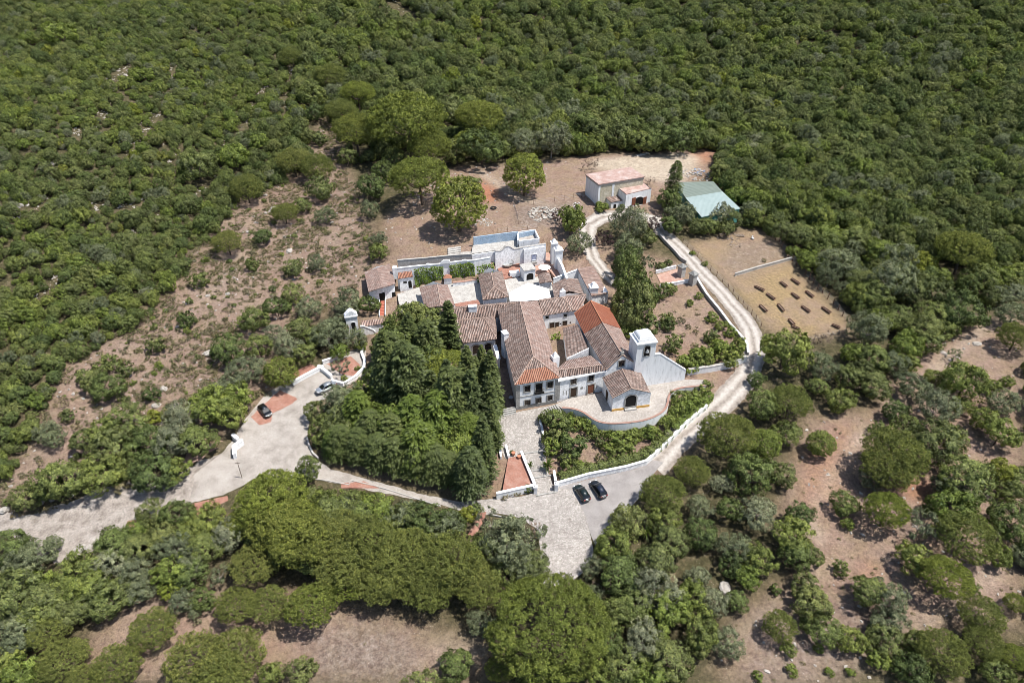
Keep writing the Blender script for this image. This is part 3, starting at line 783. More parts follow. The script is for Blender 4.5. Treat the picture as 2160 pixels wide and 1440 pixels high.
# front steps beside the house, left lane
def steps(t, P0, P1, P2, n, z0, z1, m, name="steps", parent=None):
    """flight from the edge P0-P1 up in the direction of P2"""
    mb = MB(); d = Vector((P2[0] - P0[0], P2[1] - P0[1])); a = Vector((P0[0], P0[1])); b = Vector((P1[0], P1[1]))
    for k in range(n):
        q = [a + d * (k / n), b + d * (k / n), b + d, a + d]
        mb.prism([tuple(p) for p in q], min(z0, z1) - 1.0 + .0015 * k, z0 + (z1 - z0) * (k + 1) / n)
    return mb.build(name, m, t)
sg = thing("stone_steps", "short flight of pale stone steps at the foot of the shaded lane", "steps", W(1075, 878, 3.2))
steps(sg, W(1062, 880, 3.1), W(1089, 874, 3.1), W(1060, 866, 3.6), 4, gz(*W(1070, 878, 3.1).xy), gz(*W(1070, 878, 3.1).xy) + .9, M['stone'], "tread")
sg = thing("stone_steps", "grey ramped steps between the house front and the chapel terrace", "steps", W(1165, 858, 3.4))
steps(sg, W(1149, 862, 3.3), W(1160, 879, 3.3), W(1175, 855, 3.9), 6, 3.25, 4.28, M['stone'], "tread")

# ------------------------------------------------------------------ the side wing left of the house (one building: low front wing, back range)
LE = 8.6
e = [W(977, 723, LE), W(1048, 715, LE), W(1046.5, 664, LE), W(956, 676, LE)]
LR = LE + 2.0
ra, rb = W(950, 677, LR), W(1021, 669.5, LR)
WING = thing("west_wing", "low white wing with tiled roof and arched windows between the conifers and main house", "house wing", W(1000, 752, 4.2))
roof(WING, [[e[0], e[1], rb, ra], [e[1], e[2], rb]], M['tile_old'], caps=[(ra, rb), (rb, e[1])])
wv = [e[0].xy - (e[1].xy - e[0].xy) * .0, e[1].xy, e[2].xy, W(938, 700, LE).xy]
wp = inset(wv, .35)
walls(WING, [(p.x, p.y) for p in wp], 2.0, M['old_white'], z1=LE - .1)
for px, py in ((1004, 737), (1029.5, 733.5), (981, 742)): opening(WING, wp[0], wp[1], px, py, 1.5, 2.5, arch=True, fw=.3)
# buttress wall with a sloping white coping
b0, b1 = W(1044, 728, LE - .6), W(1052, 757, 6.6)
BUT = thing("buttress_wall", "sloping white buttress wall beside the dark lane", "wall", (b1.x, b1.y, 4))
mb = MB(); dv = (b1 - b0).xy.normalized(); nn = Vector((-dv.y, dv.x)) * .25
mb.prism([tuple(b0.xy - nn), tuple(b1.xy - nn), tuple(b1.xy + nn), tuple(b0.xy + nn)], 2, [LE - .7, 6.5, 6.5, LE - .7]); mb.build("wall", M['old_white'], BUT)
mb = MB(); nn *= 1.7
mb.prism([tuple(b0.xy - nn), tuple(b1.xy - nn), tuple(b1.xy + nn), tuple(b0.xy + nn)], [LE - .68, 6.52, 6.52, LE - .68], [LE - .48, 6.72, 6.72, LE - .48]); mb.build("coping", M['white'], BUT)

# back range behind it, ridge running across behind the house
TE = 8.9; TR = TE + 2.1
t_ = [W(952, 680, TE), W(1048, 667, TE)]
t_top = [W(928, 653, TR), W(1098, 638, TR)]
BACK = thing("back_range", "long tiled back range with a broad white chimney, left of the main house roof", "house wing", W(990, 670, 5))
tb_ = [W(925, 650, TE), W(1096, 634.5, TE)]
roof(BACK, [[W(952, 680, TE), W(1050, 668, TE), t_top[1], t_top[0]], [tb_[1], tb_[0], t_top[0], t_top[1]]], M['tile_old'], caps=[(t_top[0], t_top[1])])
walls(BACK, [tuple(p.xy) for p in inset([W(952, 680, TE), W(1050, 668, TE), tb_[1], tb_[0]], .3)], 2.5, M['old_white'], z1=TE - .1)
q = W(996.5, 645, 11.6)
mb = MB(); mb.box((q.x, q.y, 9.9), (1.9, 1.0, 3.4), .12); mb.box((q.x, q.y, 11.62), (2.05, 1.15, .12), .12); mb.build("chimney", M['white'], BACK)

# ------------------------------------------------------------------ the range closing the courtyard, right of the house
CE = 8.7; CR = CE + 1.9
EAST = thing("courtyard_range", "white courtyard range with tiled roof and two small upper windows behind the house", "house wing", W(1180, 690, 4.6))
c0, c1 = W(1149, 665, CE), W(1210.5, 655, CE)
cr0, cr1 = W(1136.5, 634, CR), W(1187, 627, CR)
cb0, cb1 = W(1137, 631, CE), W(1190, 624, CE)
c2, cr2, cb2 = W(1227, 652, CE), W(1237, 622.5, CR), W(1236, 619.5, CE)
roof(EAST, [[W(1143, 666, CE), c1, cr1, cr0], [cb1, cb0, cr0, cr1]], M['tile_old'], caps=[(cr0, cr1), (cr1, c1)])
roof(EAST, [[c1, c2, cr2, cr1], [cb2, cb1, cr1, cr2]], M['tile_pink'], name="roof_end", caps=[(cr1, cr2)])
ep = inset([W(1143, 666, CE), c1, c2, cb2, cb0], .3)
walls(EAST, [(p.x, p.y) for p in ep], 2.5, M['old_white'], z1=CE - .1)
for px, py in ((1154, 669), (1192.5, 664.8)): opening(EAST, ep[0], ep[1], px, py, .7, .7, bars=False, fw=.14)
for px, py, w_ in ((1164, 687.5, 1.1), (1174.5, 687, .9), (1191, 684, 1.0)): opening(EAST, ep[0], ep[1], px, py, w_, 2.0, kind="door", fw=.16)
for px, py in ((1182, 682.5), (1203, 680)): opening(EAST, ep[0], ep[1], px, py, .35, .35, bars=False, frame=False)
mb = MB(); q0 = W(1187, 611, CR + 1.6); mb.box((q0.x, q0.y, CR - .2), (1.3, .8, 3.0), .2); mb.box((q0.x, q0.y, CR + 1.6), (1.1, .7, .8), .2, .3); mb.build("chimney", M['white'], EAST)

# ------------------------------------------------------------------ the chapel: nave, link front, aisle, porch
CH = thing("chapel", "white chapel with long tiled nave and newer orange roof section at the back", "chapel", W(1310, 820, 4.2))
NE_ = 9.7
nl, nr = W(1278, 780, NE_), W(1346.5, 768, NE_)             # front eaves
NR = NE_ + 3.0
na = W(1312.5, 748, NR)
# axis of the nave from the pixels of its ridge
nb = W(1246, 635, NR); nm = W(1270.5, 680, NR)
lb, rbk = W(1211, 662, NE_), W(1287, 652, NE_)
lm, rm = W(1231.5, 704, NE_), W(1309.5, 693, NE_)
roof(CH, [[lm, nl, na, nm]], M['tile_old'], caps=[(na, nm), (na, nl), (na, nr)])
roof(CH, [[nr, rm, nm, na]], M['tile_pink'])
up3 = Vector((0, 0, .10))
roof(CH, [[lb + up3, lm + up3, nm + up3, nb + up3], [rm + up3, rbk + up3, nb + up3, nm + up3]], M['tile_new'], name="new_roof", caps=[(nb + up3, nm + up3), (lb + up3, nb + up3), (rbk + up3, nb + up3)], capmat=M['ridge_new'])
npoly = inset([nl, nr, rbk, lb], .35)
nfm = (npoly[0] + npoly[1]) / 2; nbm = (npoly[2] + npoly[3]) / 2
walls(CH, [tuple(npoly[0]), tuple(nfm), tuple(npoly[1]), tuple(npoly[2]), tuple(nbm), tuple(npoly[3])], 2.5, M['white'],
      tops=[NE_ - .12, NR - .3, NE_ - .12, NE_ - .12, NR - .3, NE_ - .12])
NA, NB_ = npoly[0], npoly[1]
opening(CH, NA, NB_, 1311, 766, 1.25, 1.5, fw=.22)
mb = MB(); q = na + Vector((0, .2, 0)); mb.box((q.x, q.y, NR + .25), (.7, .5, .7), .4); mb.box((q.x, q.y, NR + 1.0), (.12, .12, 1.1), .4); mb.box((q.x, q.y, NR + 1.2), (.6, .1, .12), .4); mb.build("gable_cross", M['stone'], CH)
# link front between house and chapel
FE = 9.45
f0, f1 = W(1182, 796, FE), W(1279, 781, FE)
LINK = thing("link_front", "white two-storey front with two doors between house and chapel", "house wing", W(1230, 836, 4.2))
f2, f3 = W(1270, 769.5, FE + 1.15), W(1172, 780.5, FE + 1.15)
roof(LINK, [[f0, f1, f2, f3]], M['tile_old'], caps=[(f3, f2)])
g0, g1 = W(1180, 777, FE + .1), W(1272, 764, FE + .3)
g2, g3 = W(1246, 749, FE - .9), W(1195, 760, FE - 1.3)
roof(LINK, [[g3, g2, f2, f3]], M['tile_pink'], name="rear_roof")
lp0 = Vector(hp[1]) - fnrm * .6
lpA, lpB = hp[1] - fnrm * .02, npoly[0] + Vector((.1, .0))
ld = (lpB - lpA).normalized(); ln_ = Vector((-ld.y, ld.x))
walls(LINK, [tuple(lpA + ld * .02), tuple(lpB), tuple(lpB + ln_ * 3.2), tuple(lpA + ln_ * 3.2)], 2.5, M['white'], z1=FE - .12)
front_strip(LINK, "pilaster", .02, .55, 4.2, FE - .3, .06, M['stone'], lpA, ld, -ln_)
front_strip(LINK, "cornice", .0, (lpB - lpA).length - .1, FE - .36, FE - .13, .28, M['white'], lpA, ld, -ln_)
for px, py in ((1210, 803), (1246.5, 796.5)): opening(LINK, lpA, lpB, px, py, 1.15, 1.65)
opening(LINK, lpA, lpB, 1209.5, 827, 1.35, 2.35, kind="door", fw=.28)
opening(LINK, lpA, lpB, 1246, 820, 1.4, 2.35, kind="door", fw=.28, fill=M['brown_wood'], label="reddish brown wooden door")
opening(LINK, lpA, lpB, 1227, 818, .55, .6, kind="plaque", fill=M['stone'], bars=False, frame=False)
for px, py in ((1188, 829), (1259, 815), (1195, 828)): opening(LINK, lpA, lpB, px, py, .16, 1.2, kind="niche", fill=M['stone'], bars=False, frame=False)
# side aisle roof between the passage and the nave
a0, a1, a2, a3 = W(1187, 692, 7.6), W(1219, 684, 9.3), W(1241, 736, 9.3), W(1196, 757, 7.6)
AISLE = thing("side_aisle", "single-pitch tiled aisle beside the chapel nave, white parapet at its lower end", "house wing", W(1210, 720, 4.4))
roof(AISLE, [[a0, a3, a2, a1]], M['tile_old'])
ap = inset([a0, a3, a2, a1], .25)
walls(AISLE, [tuple(p) for p in ap], 2.5, M['old_white'], tops=[7.4, 7.4, 9.1, 9.1])
mb = MB(); d_ = (a2 - a3).xy.normalized(); n_ = Vector((d_.y, -d_.x)) * .3
mb.prism([tuple(a3.xy), tuple(a2.xy), tuple(a2.xy + n_), tuple(a3.xy + n_)], 3, [7.95, 9.65, 9.65, 7.95]); mb.build("parapet", M['white'], AISLE)
# porch
PORCH = thing("chapel_porch", "gabled white chapel porch with ochre plinth and arched doorway", "porch", W(1330, 862, 4.25))
pb0, pb1 = W(1290.5, 867, 4.25), W(1369, 857, 4.25)
PE = 8.0
o0, o1 = W(1291.5, 839, PE), W(1371.5, 827, PE)
pr = PE + 2.0
pa, pbk = W(1332, 818.5, pr), W(1311.5, 777, pr)
ob0, ob1 = W(1270, 796, PE), W(1351.5, 784, PE)
gable_roof(PORCH, ob0, o0, ob1, o1, pbk, pa, M['tile_old'], caps=[(pa, pbk), (pa, o0), (pa, o1)])
dpx = (pb1 - pb0).xy.normalized(); back = (ob0 - o0).xy
pp = [pb0.xy, pb1.xy, pb1.xy + back * .96, pb0.xy + back * .96]
pm, pbm = (pp[0] + pp[1]) / 2, (pp[2] + pp[3]) / 2
walls(PORCH, [tuple(p) for p in (pp[0], pm, pp[1], pp[2], pbm, pp[3])], 3.6, M['white'], tops=[PE - .15, pr - .32, PE - .15, PE - .15, pr - .32, PE - .15])
pn = Vector((dpx.y, -dpx.x))
wlen = (pb1 - pb0).length
front_strip(PORCH, "plinth", -.05, wlen * .335, 3.7, 4.8, .07, M['ochre'], pp[0], dpx, pn)
front_strip(PORCH, "plinth", wlen * .62, wlen + .05, 3.7, 4.8, .07, M['ochre'], pp[0], dpx, pn)
front_strip(PORCH, "doorstep", wlen * .33, wlen * .64, 3.7, 4.62, .6, M['concrete'], pp[0], dpx, pn)
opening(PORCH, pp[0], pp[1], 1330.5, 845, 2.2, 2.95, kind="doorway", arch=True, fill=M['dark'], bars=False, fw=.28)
opening(PORCH, pp[3], pp[0], 0, 0, 1.2, 2.3, kind="side_opening", fill=M['dark'], bars=False, frame=False, out=(-1, 0, 0)) if False else None
# side doorway on the shaded left wall
sd_ = lerp(pp[0].to_3d(), pp[3].to_3d(), .55); sdir = (pp[3] - pp[0]).normalized(); sn = Vector((-dpx.x, -dpx.y))
mb = MB(); mb.prism([tuple(sd_.xy - sdir * .6), tuple(sd_.xy + sdir * .6), tuple(sd_.xy + sdir * .6 + sn * .03), tuple(sd_.xy - sdir * .6 + sn * .03)], 4.3, 6.7); mb.build("side_door", M['dark_wood'], PORCH)
# bell tower with the high white wall beside it
T0 = W(1372, 812, 4.25); T1 = W(1447, 800, 4.25)
tdx = (T1 - T0).xy.normalized(); tn = Vector((tdx.y, -tdx.x))
def onwall(px, py):
    return planehit(px, py, T0, T1)
tl, tr = onwall(1345, 727), onwall(1385.5, 721.5)
TZ = (tl.z + tr.z) / 2
TOWER = thing("bell_tower", "square white bell tower with domed cap and bell opening beside the chapel", "tower", (tl.x, tl.y, 4))
tw = (tr - tl).length; dep = tw * .95
tp = [tl.xy, tr.xy, tr.xy - tn * dep, tl.xy - tn * dep]
walls(TOWER, [tuple(p) for p in tp], 3.0, M['old_white'], z1=TZ - .1)
cp_ = inset(tp, -.22)
mb = MB(); mb.prism([tuple(p) for p in cp_], TZ - .1, TZ + .22); bevel(mb.build("cornice", M['old_white'], TOWER), .06)
tc = (tp[0] + tp[2]) / 2
mb = MB(); nseg = 7; vs = []; fs = []
q1 = inset(tp, .35)
mb.prism([tuple(p) for p in q1], TZ + .22, TZ + .72)
for k in range(nseg):
    a = k / (nseg - 1) * math.pi / 2; s_ = math.cos(a) * .72 + .04; z_ = TZ + .72 + math.sin(a) * 1.15
    for p in tp: vs.append(((p - tc) * s_ + tc).to_3d() + Vector((0, 0, z_)))
for k in range(nseg - 1):
    for i in range(4): fs.append((k * 4 + i, k * 4 + (i + 1) % 4, k * 4 + 4 + (i + 1) % 4, k * 4 + 4 + i))
fs.append(tuple(range((nseg - 1) * 4, nseg * 4)))
mb.add(vs, fs); mb.build("dome", M['old_white'], TOWER)
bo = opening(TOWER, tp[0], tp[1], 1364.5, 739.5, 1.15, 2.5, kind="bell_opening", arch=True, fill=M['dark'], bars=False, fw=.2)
bq = planehit(1364.5, 740, tp[0], tp[1]); mb = MB()
tn3 = Vector((tn.x, tn.y, 0))
prof = [(.0, .45), (.12, .45), (.2, .3), (.26, .0), (.38, -.28), (.42, -.32)]
vs = []; fs = []
for r_, z_ in prof:
    for k in range(10): vs.append(bq + tn3 * .22 + Vector((r_ * math.cos(k * .628), r_ * math.sin(k * .628) * .5, z_ + .1)))
for i in range(len(prof) - 1):
    for k in range(10): fs.append((i * 10 + k, i * 10 + (k + 1) % 10, i * 10 + 10 + (k + 1) % 10, i * 10 + 10 + k))
mb.add(vs, fs); mb.build("bell", M['metal_grey'], bo, smooth=True)
HW = thing("high_wall", "high white wall with sloping coping running right from the bell tower", "wall", (T1.x, T1.y, 4))
wl = [onwall(1386, 748), onwall(1393, 747), onwall(1447, 781), onwall(1447, 800)]
base0 = tp[1]; thick = tn * -.6
pts = [wl[0].xy + tn * .0, wl[1].xy, wl[2].xy]
mb = MB(); zs = [wl[0].z, wl[1].z, wl[2].z]
mb.prism([tuple(tp[1] + tdx * .01)] + [tuple(p) for p in pts[1:]] + [tuple(p + thick) for p in pts[:0:-1]] + [tuple(tp[1] + tdx * .01 + thick)], 3.0, [zs[0], zs[1], zs[2], zs[2], zs[1], zs[0]])
mb.build("wall", M['old_white'], HW)
mb = MB(); k1, k2 = tn * .06, thick - tn * .06
mb.prism([tuple(tp[1] + tdx * .012 + k1)] + [tuple(p + k1) for p in pts[1:]] + [tuple(p + k2) for p in pts[:0:-1]] + [tuple(tp[1] + tdx * .012 + k2)], [z + .01 for z in (zs[0], zs[1], zs[2], zs[2], zs[1], zs[0])], [z + .16 for z in (zs[0], zs[1], zs[2], zs[2], zs[1], zs[0])])
mb.build("coping", M['white'], HW)
# terrace parapet: curved white retaining wall with a tiled coping
CURVE = TERR[1:18]
def ribbon(mb, line, z0, z1, wd, off=0):
    L, Rr = [], []
    for i, p in enumerate(line):
        p = Vector((p[0], p[1])); a = Vector(line[max(i - 1, 0)][:2]); b = Vector(line[min(i + 1, len(line) - 1)][:2]); d = (b - a).normalized(); n = Vector((d.y, -d.x))
        L.append(p + n * (off + wd / 2)); Rr.append(p + n * (off - wd / 2))
    n = len(line)
    za = z0 if isinstance(z0, list) else [z0] * n; zb = z1 if isinstance(z1, list) else [z1] * n
    vs = []
    for i in range(n): vs += [L[i].to_3d() + Vector((0, 0, za[i])), L[i].to_3d() + Vector((0, 0, zb[i])), Rr[i].to_3d() + Vector((0, 0, zb[i])), Rr[i].to_3d() + Vector((0, 0, za[i]))]
    fs = [(0, 1, 2, 3), (4 * n - 1, 4 * n - 2, 4 * n - 3, 4 * n - 4)]
    for i in range(n - 1):
        for k in range(4): fs.append((i * 4 + k, i * 4 + 4 + k, i * 4 + 4 + (k + 1) % 4, i * 4 + (k + 1) % 4))
    mb.add(vs, fs); return mb
def smooth_line(pts, k=2):
    pts = [Vector(p[:2]) for p in pts]
    for _ in range(k):
        o = [pts[0]]
        for a, b in zip(pts[:-1], pts[1:]): o += [a * .75 + b * .25, a * .25 + b * .75]
        o.append(pts[-1]); pts = o
    return pts
TW = thing("terrace_wall", "curved white retaining wall with red coping around the chapel terrace", "wall", (TERR[8].x, TERR[8].y, 1))
sc = smooth_line(CURVE)
ribbon(MB(), sc, -1.5, TERR_Z + .30, .42).build("wall", M['old_white'], TW)
ribbon(MB(), sc, TERR_Z + .31, TERR_Z + .40, .46).build("coping", M['coping'], TW)

# ------------------------------------------------------------------ back court buildings
def simple_house(name, label, cat, eave_px, E_, ridge_px, R_, hip, m, zb, wm, over=.3, caps=True, capmat=None):
    """eave_px: four corners front-left, front-right, back-right, back-left; ridge front and back"""
    p = [W(a, b, E_) for a, b in eave_px]; r = [W(a, b, R_) for a, b in ridge_px]
    c = (p[0] + p[2]) / 2
    t = thing(name, label, cat, (c.x, c.y, zb + 1))
    pl = [[p[3], p[0], r[0], r[1]], [p[1], p[2], r[1], r[0]]]
    if hip[0]: pl.append([p[0], p[1], r[0]])
    if hip[1]: pl.append([p[2], p[3], r[1]])
    cp = [(r[0], r[1])]
    if hip[0]: cp += [(r[0], p[0]), (r[0], p[1])]
    if hip[1]: cp += [(r[1], p[2]), (r[1], p[3])]
    roof(t, pl, m, caps=cp if caps else None, capmat=capmat)
    q = inset(p, over)
    poly, tops = [q[0]], [E_ - .12]
    if not hip[0]: poly.append((q[0] + q[1]) / 2); tops.append(R_ - .3)
    poly += [q[1], q[2]]; tops += [E_ - .12] * 2
    if not hip[1]: poly.append((q[2] + q[3]) / 2); tops.append(R_ - .3)
    poly.append(q[3]); tops.append(E_ - .12)
    walls(t, [tuple(v.xy) if hasattr(v, 'xy') else tuple(v) for v in poly], zb, wm, tops=tops)
    return t, q
K1, k1q = simple_house("outbuilding", "pink-tiled outbuilding left of the pale courtyard, its ridge running away", "outbuilding", [(896,650),(960,643),(944,600),(884,605)], 8.6, [(930,645),(922,599)], 10.3, (False, False), M['tile_pink'], 3.5, M['old_white'])
K2, k2q = simple_house("outbuilding", "hip-roofed outbuilding left of the white marquee", "outbuilding", [(1018,632.5),(1073,626),(1059,571),(1008,576)], 9.2, [(1042,605),(1036,575)], 10.9, (True, False), M['tile_old'], 4.5, M['old_white'])
K3, k3q = simple_house("outbuilding", "small tiled outbuilding right of the white marquee", "outbuilding", [(1169,628),(1232,621),(1219,588),(1164,600)], 8.6, [(1200,613),(1192,586)], 9.6, (False, False), M['tile_old'], 4.5, M['old_white'], caps=False)
K4, k4q = simple_house("outbuilding", "tiny reddish tiled roof between the round parasol and the marquee", "outbuilding", [(1138,598),(1166,594),(1158,574),(1134,580)], 8.9, [(1152,594),(1146,575)], 9.5, (False, False), M['tile_old'], 5, M['old_white'], caps=False)
# right range: long pinkish roof with a tall white wall and a domed chimney
RR = thing("right_range", "pinkish tiled range with a tall white wall facing the marquee court", "outbuilding", W(1270, 610, 6.5))
r0, r1, r2, r3 = W(1248, 624, 9.0), W(1282, 618, 8.4), W(1252, 560, 9.2), W(1218, 566, 9.8)
roof(RR, [[r1, r2, r3, r0]], M['tile_pink'])
walls(RR, [tuple(v) for v in inset([r0, r1, r2, r3], .25)], 4.5, M['white'], tops=[8.8, 8.2, 9.0, 9.6])
mb = MB(); q = W(1252, 604, 10.4); mb.box((q.x, q.y, 8.6), (1.9, 1.9, 3.6), .2); mb.box((q.x, q.y, 10.45), (2.2, 2.2, .2), .2); mb.box((q.x, q.y, 11.0), (1.5, 1.5, .95), .2, .45); mb.build("chimney", M['old_white'], RR)
A_, B_ = W(1247, 640, 5.8), W(1281, 636, 5.8)
mb = MB(); d_ = (B_ - A_).xy.normalized(); n_ = Vector((-d_.y, d_.x)); mb.prism([tuple(A_.xy), tuple(B_.xy), tuple(B_.xy + n_ * 3), tuple(A_.xy + n_ * 3)], 4.5, 8.6); mb.build("annex", M['white'], RR)
opening(RR, A_, B_, 1266, 636, .9, 1.9, kind="door", frame=False)
RW = thing("court_wall", "tall pale wall between the small tiled roof and the round parasol", "wall", W(1190, 590, 6))
A_, B_ = W(1167, 604, 6.3), W(1219, 590, 6.3)
def wall_line(t, pts, z0, z1, wd, m, cap=None, name="wall", capw=.14, caph=.14):
    pts = [Vector(p[:2]) for p in pts]
    ribbon(MB(), pts, z0, z1, wd).build(name, m, t)
    if cap:
        zz1 = z1 if isinstance(z1, list) else [z1] * len(pts)
        ribbon(MB(), pts, [z + .003 for z in zz1], [z + caph for z in zz1], wd + capw).build("coping", cap, t)
wall_line(RW, [A_, B_], 4, [8.6, 9.4], .4, M['old_white'], M['white'])

# marquee
MQ = thing("marquee", "white canvas marquee in the courtyard behind the main house", "marquee", W(1115, 625, 6))
ME = 8.0; MT = 10.2
ml0, ml1, mr0, mr1 = W(1076, 640, ME), W(1073, 617, ME), W(1164, 634, ME), W(1157, 609, ME)
mt0, mt1 = W(1121, 634, MT), W(1113.5, 596.5, MT)
mb = MB(); mb.add([ml0, ml1, mt1, mt0], [(0, 1, 2, 3)]); mb.add([mr1, mr0, mt0, mt1], [(0, 1, 2, 3)])
mb.add([ml1, mr1, mt1], [(0, 1, 2)]); o = mb.build("canopy", M['canvas'], MQ); sm = o.modifiers.new("s", 'SOLIDIFY'); sm.thickness = .06
for p in (ml0, ml1, mr0, mr1):
    MB().tube([(p.x, p.y, 5), (p.x, p.y, ME)], .06).build("pole", M['metal_grey'], MQ)

# north-west building with the red staircase
NWE = 9.4
NW, nq = simple_house("stair_house", "white house at the far left with a pink tiled roof and steep red stairs", "house", [(777,615),(834.5,598),(822,556),(768.5,574)], NWE, [(806,606),(795,565)], NWE + .9, (False, False), M['tile_pink'], 3.0, M['white'], caps=False)
opening(NW, nq[0], nq[1], 806.5, 627, 1.5, 2.6, kind="door", frame=False, fill=M['dark'])
opening(NW, nq[0], nq[1], 831, 624, 1.0, 2.2, kind="door", frame=False, fill=M['dark'])
mb = MB(); q = W(832, 563, 11.2); mb.box((q.x, q.y, 9.6), (1.2, 1.2, 3.2), .25); mb.box((q.x, q.y, 11.3), (1.0, 1.0, .5), .25, .5); mb.build("chimney", M['white'], NW)
ST = thing("red_staircase", "steep red-tiled outdoor staircase with white side walls on the far left house", "staircase", W(806, 670, 4.6))
s0, s1 = W(800.5, 669, 4.8), W(813, 668, 4.8)
dirn = (nq[0] - nq[1]).normalized(); nrm = Vector((-dirn.y, dirn.x));
if nrm.y < 0: nrm = -nrm
top_l, top_r = planehit(801, 637, nq[0], nq[1]), planehit(813.5, 635, nq[0], nq[1])
zst = gz(s0.x, s0.y) - .1
steps(ST, s0, s1, Vector((top_l.x, top_l.y)), 11, zst, top_l.z + .3, M['stair_red'], "tread")
for a, b in ((s0, top_l), (s1, top_r)):
    ribbon(MB(), [a.xy, b.xy], 3.2, [zst + .7, b.z + .9], .22).build("side_wall", M['white'], ST)
# small lodge with the ochre tiles
LO = thing("lodge", "tiny white lodge with orange tiled roof beside the vine wall", "lodge", W(859, 607, 5.8))
lz = 9.7
l0, l1, l2, l3 = W(840, 588, lz), W(871, 583, lz), W(868, 571, lz + .9), W(839, 575, lz + .9)
roof(LO, [[l0, l1, l2, l3]], M['tile_orange'])
lq = inset([l0, l1, l2, l3], .25)
walls(LO, [tuple(v) for v in lq], 4, M['white'], tops=[lz - .1, lz - .1, lz + .8, lz + .8])
opening(LO, lq[0], lq[1], 854.5, 595.5, .9, .6, bars=False, fw=.1, frame=False)
opening(LO, lq[0], lq[1], 865, 599.5, .85, 2.1, kind="door", arch=True, frame=False, fill=M['dark'])
# gate tower at the far left with the arched opening
GT = thing("gate_tower", "slim white gate tower with arched niche left of the conifers", "tower", W(745, 712, 5))
g0, g1 = W(735, 712, 4.6), W(759, 708, 4.6)
gz1 = up(g0, 671)
gd = (g1 - g0).xy.normalized(); gn = Vector((-gd.y, gd.x))
gp = [g0.xy, g1.xy, g1.xy + gn * 1.6, g0.xy + gn * 1.6]
mb = MB(); mb.prism([tuple(p) for p in gp], 3, gz1); mb.build("wall", M['white'], GT)
mb = MB(); mb.prism([tuple(p) for p in inset(gp, -.18)], gz1 + .002, gz1 + .28); mb.build("cornice", M['old_white'], GT)
vs = []; k = 11
for i in range(k):
    a = i / (k - 1); h = gz1 + .28 + .35 + 1.0 * math.sin(math.pi * a) ** 1.3
    vs.append((a, h))
gl_ = (g1 - g0).length
poly = [(0, gz1 + .28)] + vs + [(1, gz1 + .28)]
pts = [(g0.xy + gd * (a * gl_)).to_3d() + Vector((0, 0, h)) for a, h in poly]
bk = [p + (gn * 1.5).to_3d() for p in pts]; n_ = len(pts)
mb = MB(); mb.add(pts + bk, [tuple(range(n_)), tuple(range(n_, 2 * n_))[::-1]] + [(i, n_ + i, n_ + (i + 1) % n_, (i + 1) % n_) for i in range(n_)]); mb.build("pediment", M['white'], GT)
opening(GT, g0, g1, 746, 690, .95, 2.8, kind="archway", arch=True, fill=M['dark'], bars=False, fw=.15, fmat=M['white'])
GW = thing("ramp_wall", "white wall with stepped sloping coping right of the gate tower", "wall", W(775, 715, 4.6))
w0, w1, w2, w3 = planehit(760, 688, g0, g1), planehit(768, 688, g0, g1), planehit(786, 695, g0, g1), planehit(792, 700, g0, g1)
ribbon(MB(), [p.xy for p in (w0, w1, w2, w3)], 3, [p.z for p in (w0, w1, w2, w3)], .4).build("wall", M['white'], GW)
ribbon(MB(), [p.xy for p in (w0, w1, w2, w3)], [p.z + .003 for p in (w0, w1, w2, w3)], [p.z + .15 for p in (w0, w1, w2, w3)], .55).build("coping", M['canvas'], GW)
AX = thing("lean_to", "low pink-tiled lean-to behind the white ramp wall", "lean-to", W(785, 690, 5))
x0, x1, x2, x3 = W(763, 689, 7.0), W(808, 682, 7.0), W(808, 672, 7.6), W(762, 677, 7.6)
roof(AX, [[x0, x1, x2, x3]], M['tile_pink']); walls(AX, [tuple(v) for v in inset([x0, x1, x2, x3], .2)], 4, M['white'], tops=[6.85, 6.85, 7.4, 7.4])
LT = thing("lean_to", "small orange-tiled lean-to left of the gate tower", "lean-to", W(728, 695, 5))
x0, x1, x2, x3 = W(723, 699, 7.2), W(737, 698, 7.2), W(735, 687, 7.8), W(722, 689, 7.8)
roof(LT, [[x0, x1, x2, x3]], M['tile_orange']); walls(LT, [tuple(v) for v in inset([x0, x1, x2, x3], .2)], 4, M['white'], tops=[7.05, 7.05, 7.6, 7.6])
# vine wall with the scalloped top
VW = thing("garden_wall", "white garden wall with scalloped top behind the vines", "wall", W(930, 575, 6))
zt = 11.6
def topline(pxs): return [W(a, b, zt) for a, b in pxs]
tl_ = topline([(836,566),(880,561),(925,557),(970,551),(1000,549),(1034,543)])
wall_line(VW, tl_, 4.5, zt, .4, M['old_white'], M['old_white'])
for px, py, w_, h_ in ((940, 556, 2.6, 1.0), (980, 551, 1.4, .35), (903, 559, 1.0, .3)):
    p = W(px, py, zt); d_ = (tl_[3] - tl_[1]).xy.normalized(); n_ = Vector((-d_.y, d_.x)); mb = MB(); k = 9; pts = []
    for i in range(k):
        a = math.pi * i / (k - 1); pts.append((p.xy - d_ * (w_ / 2 * math.cos(a)) - n_ * .22).to_3d() + Vector((0, 0, zt + .15 + h_ * math.sin(a))))
    bk = [q + (n_ * .44).to_3d() for q in pts]
    mb.add(pts + bk, [tuple(range(k)), tuple(range(k, 2 * k))[::-1]] + [(i, k + i, k + (i + 1) % k, (i + 1) % k) for i in range(k)]); mb.build("scallop", M['old_white'], VW)
BW = thing("terrace_edge_wall", "low stone wall above the vine wall, edging the bare yard", "wall", W(900, 547, 8))
wall_line(BW, [W(838, 549, 11.9), W(900, 544, 11.9), W(960, 538, 11.9), W(995, 536, 11.9)], 8, 11.9, .35, M['concrete'], M['concrete'])
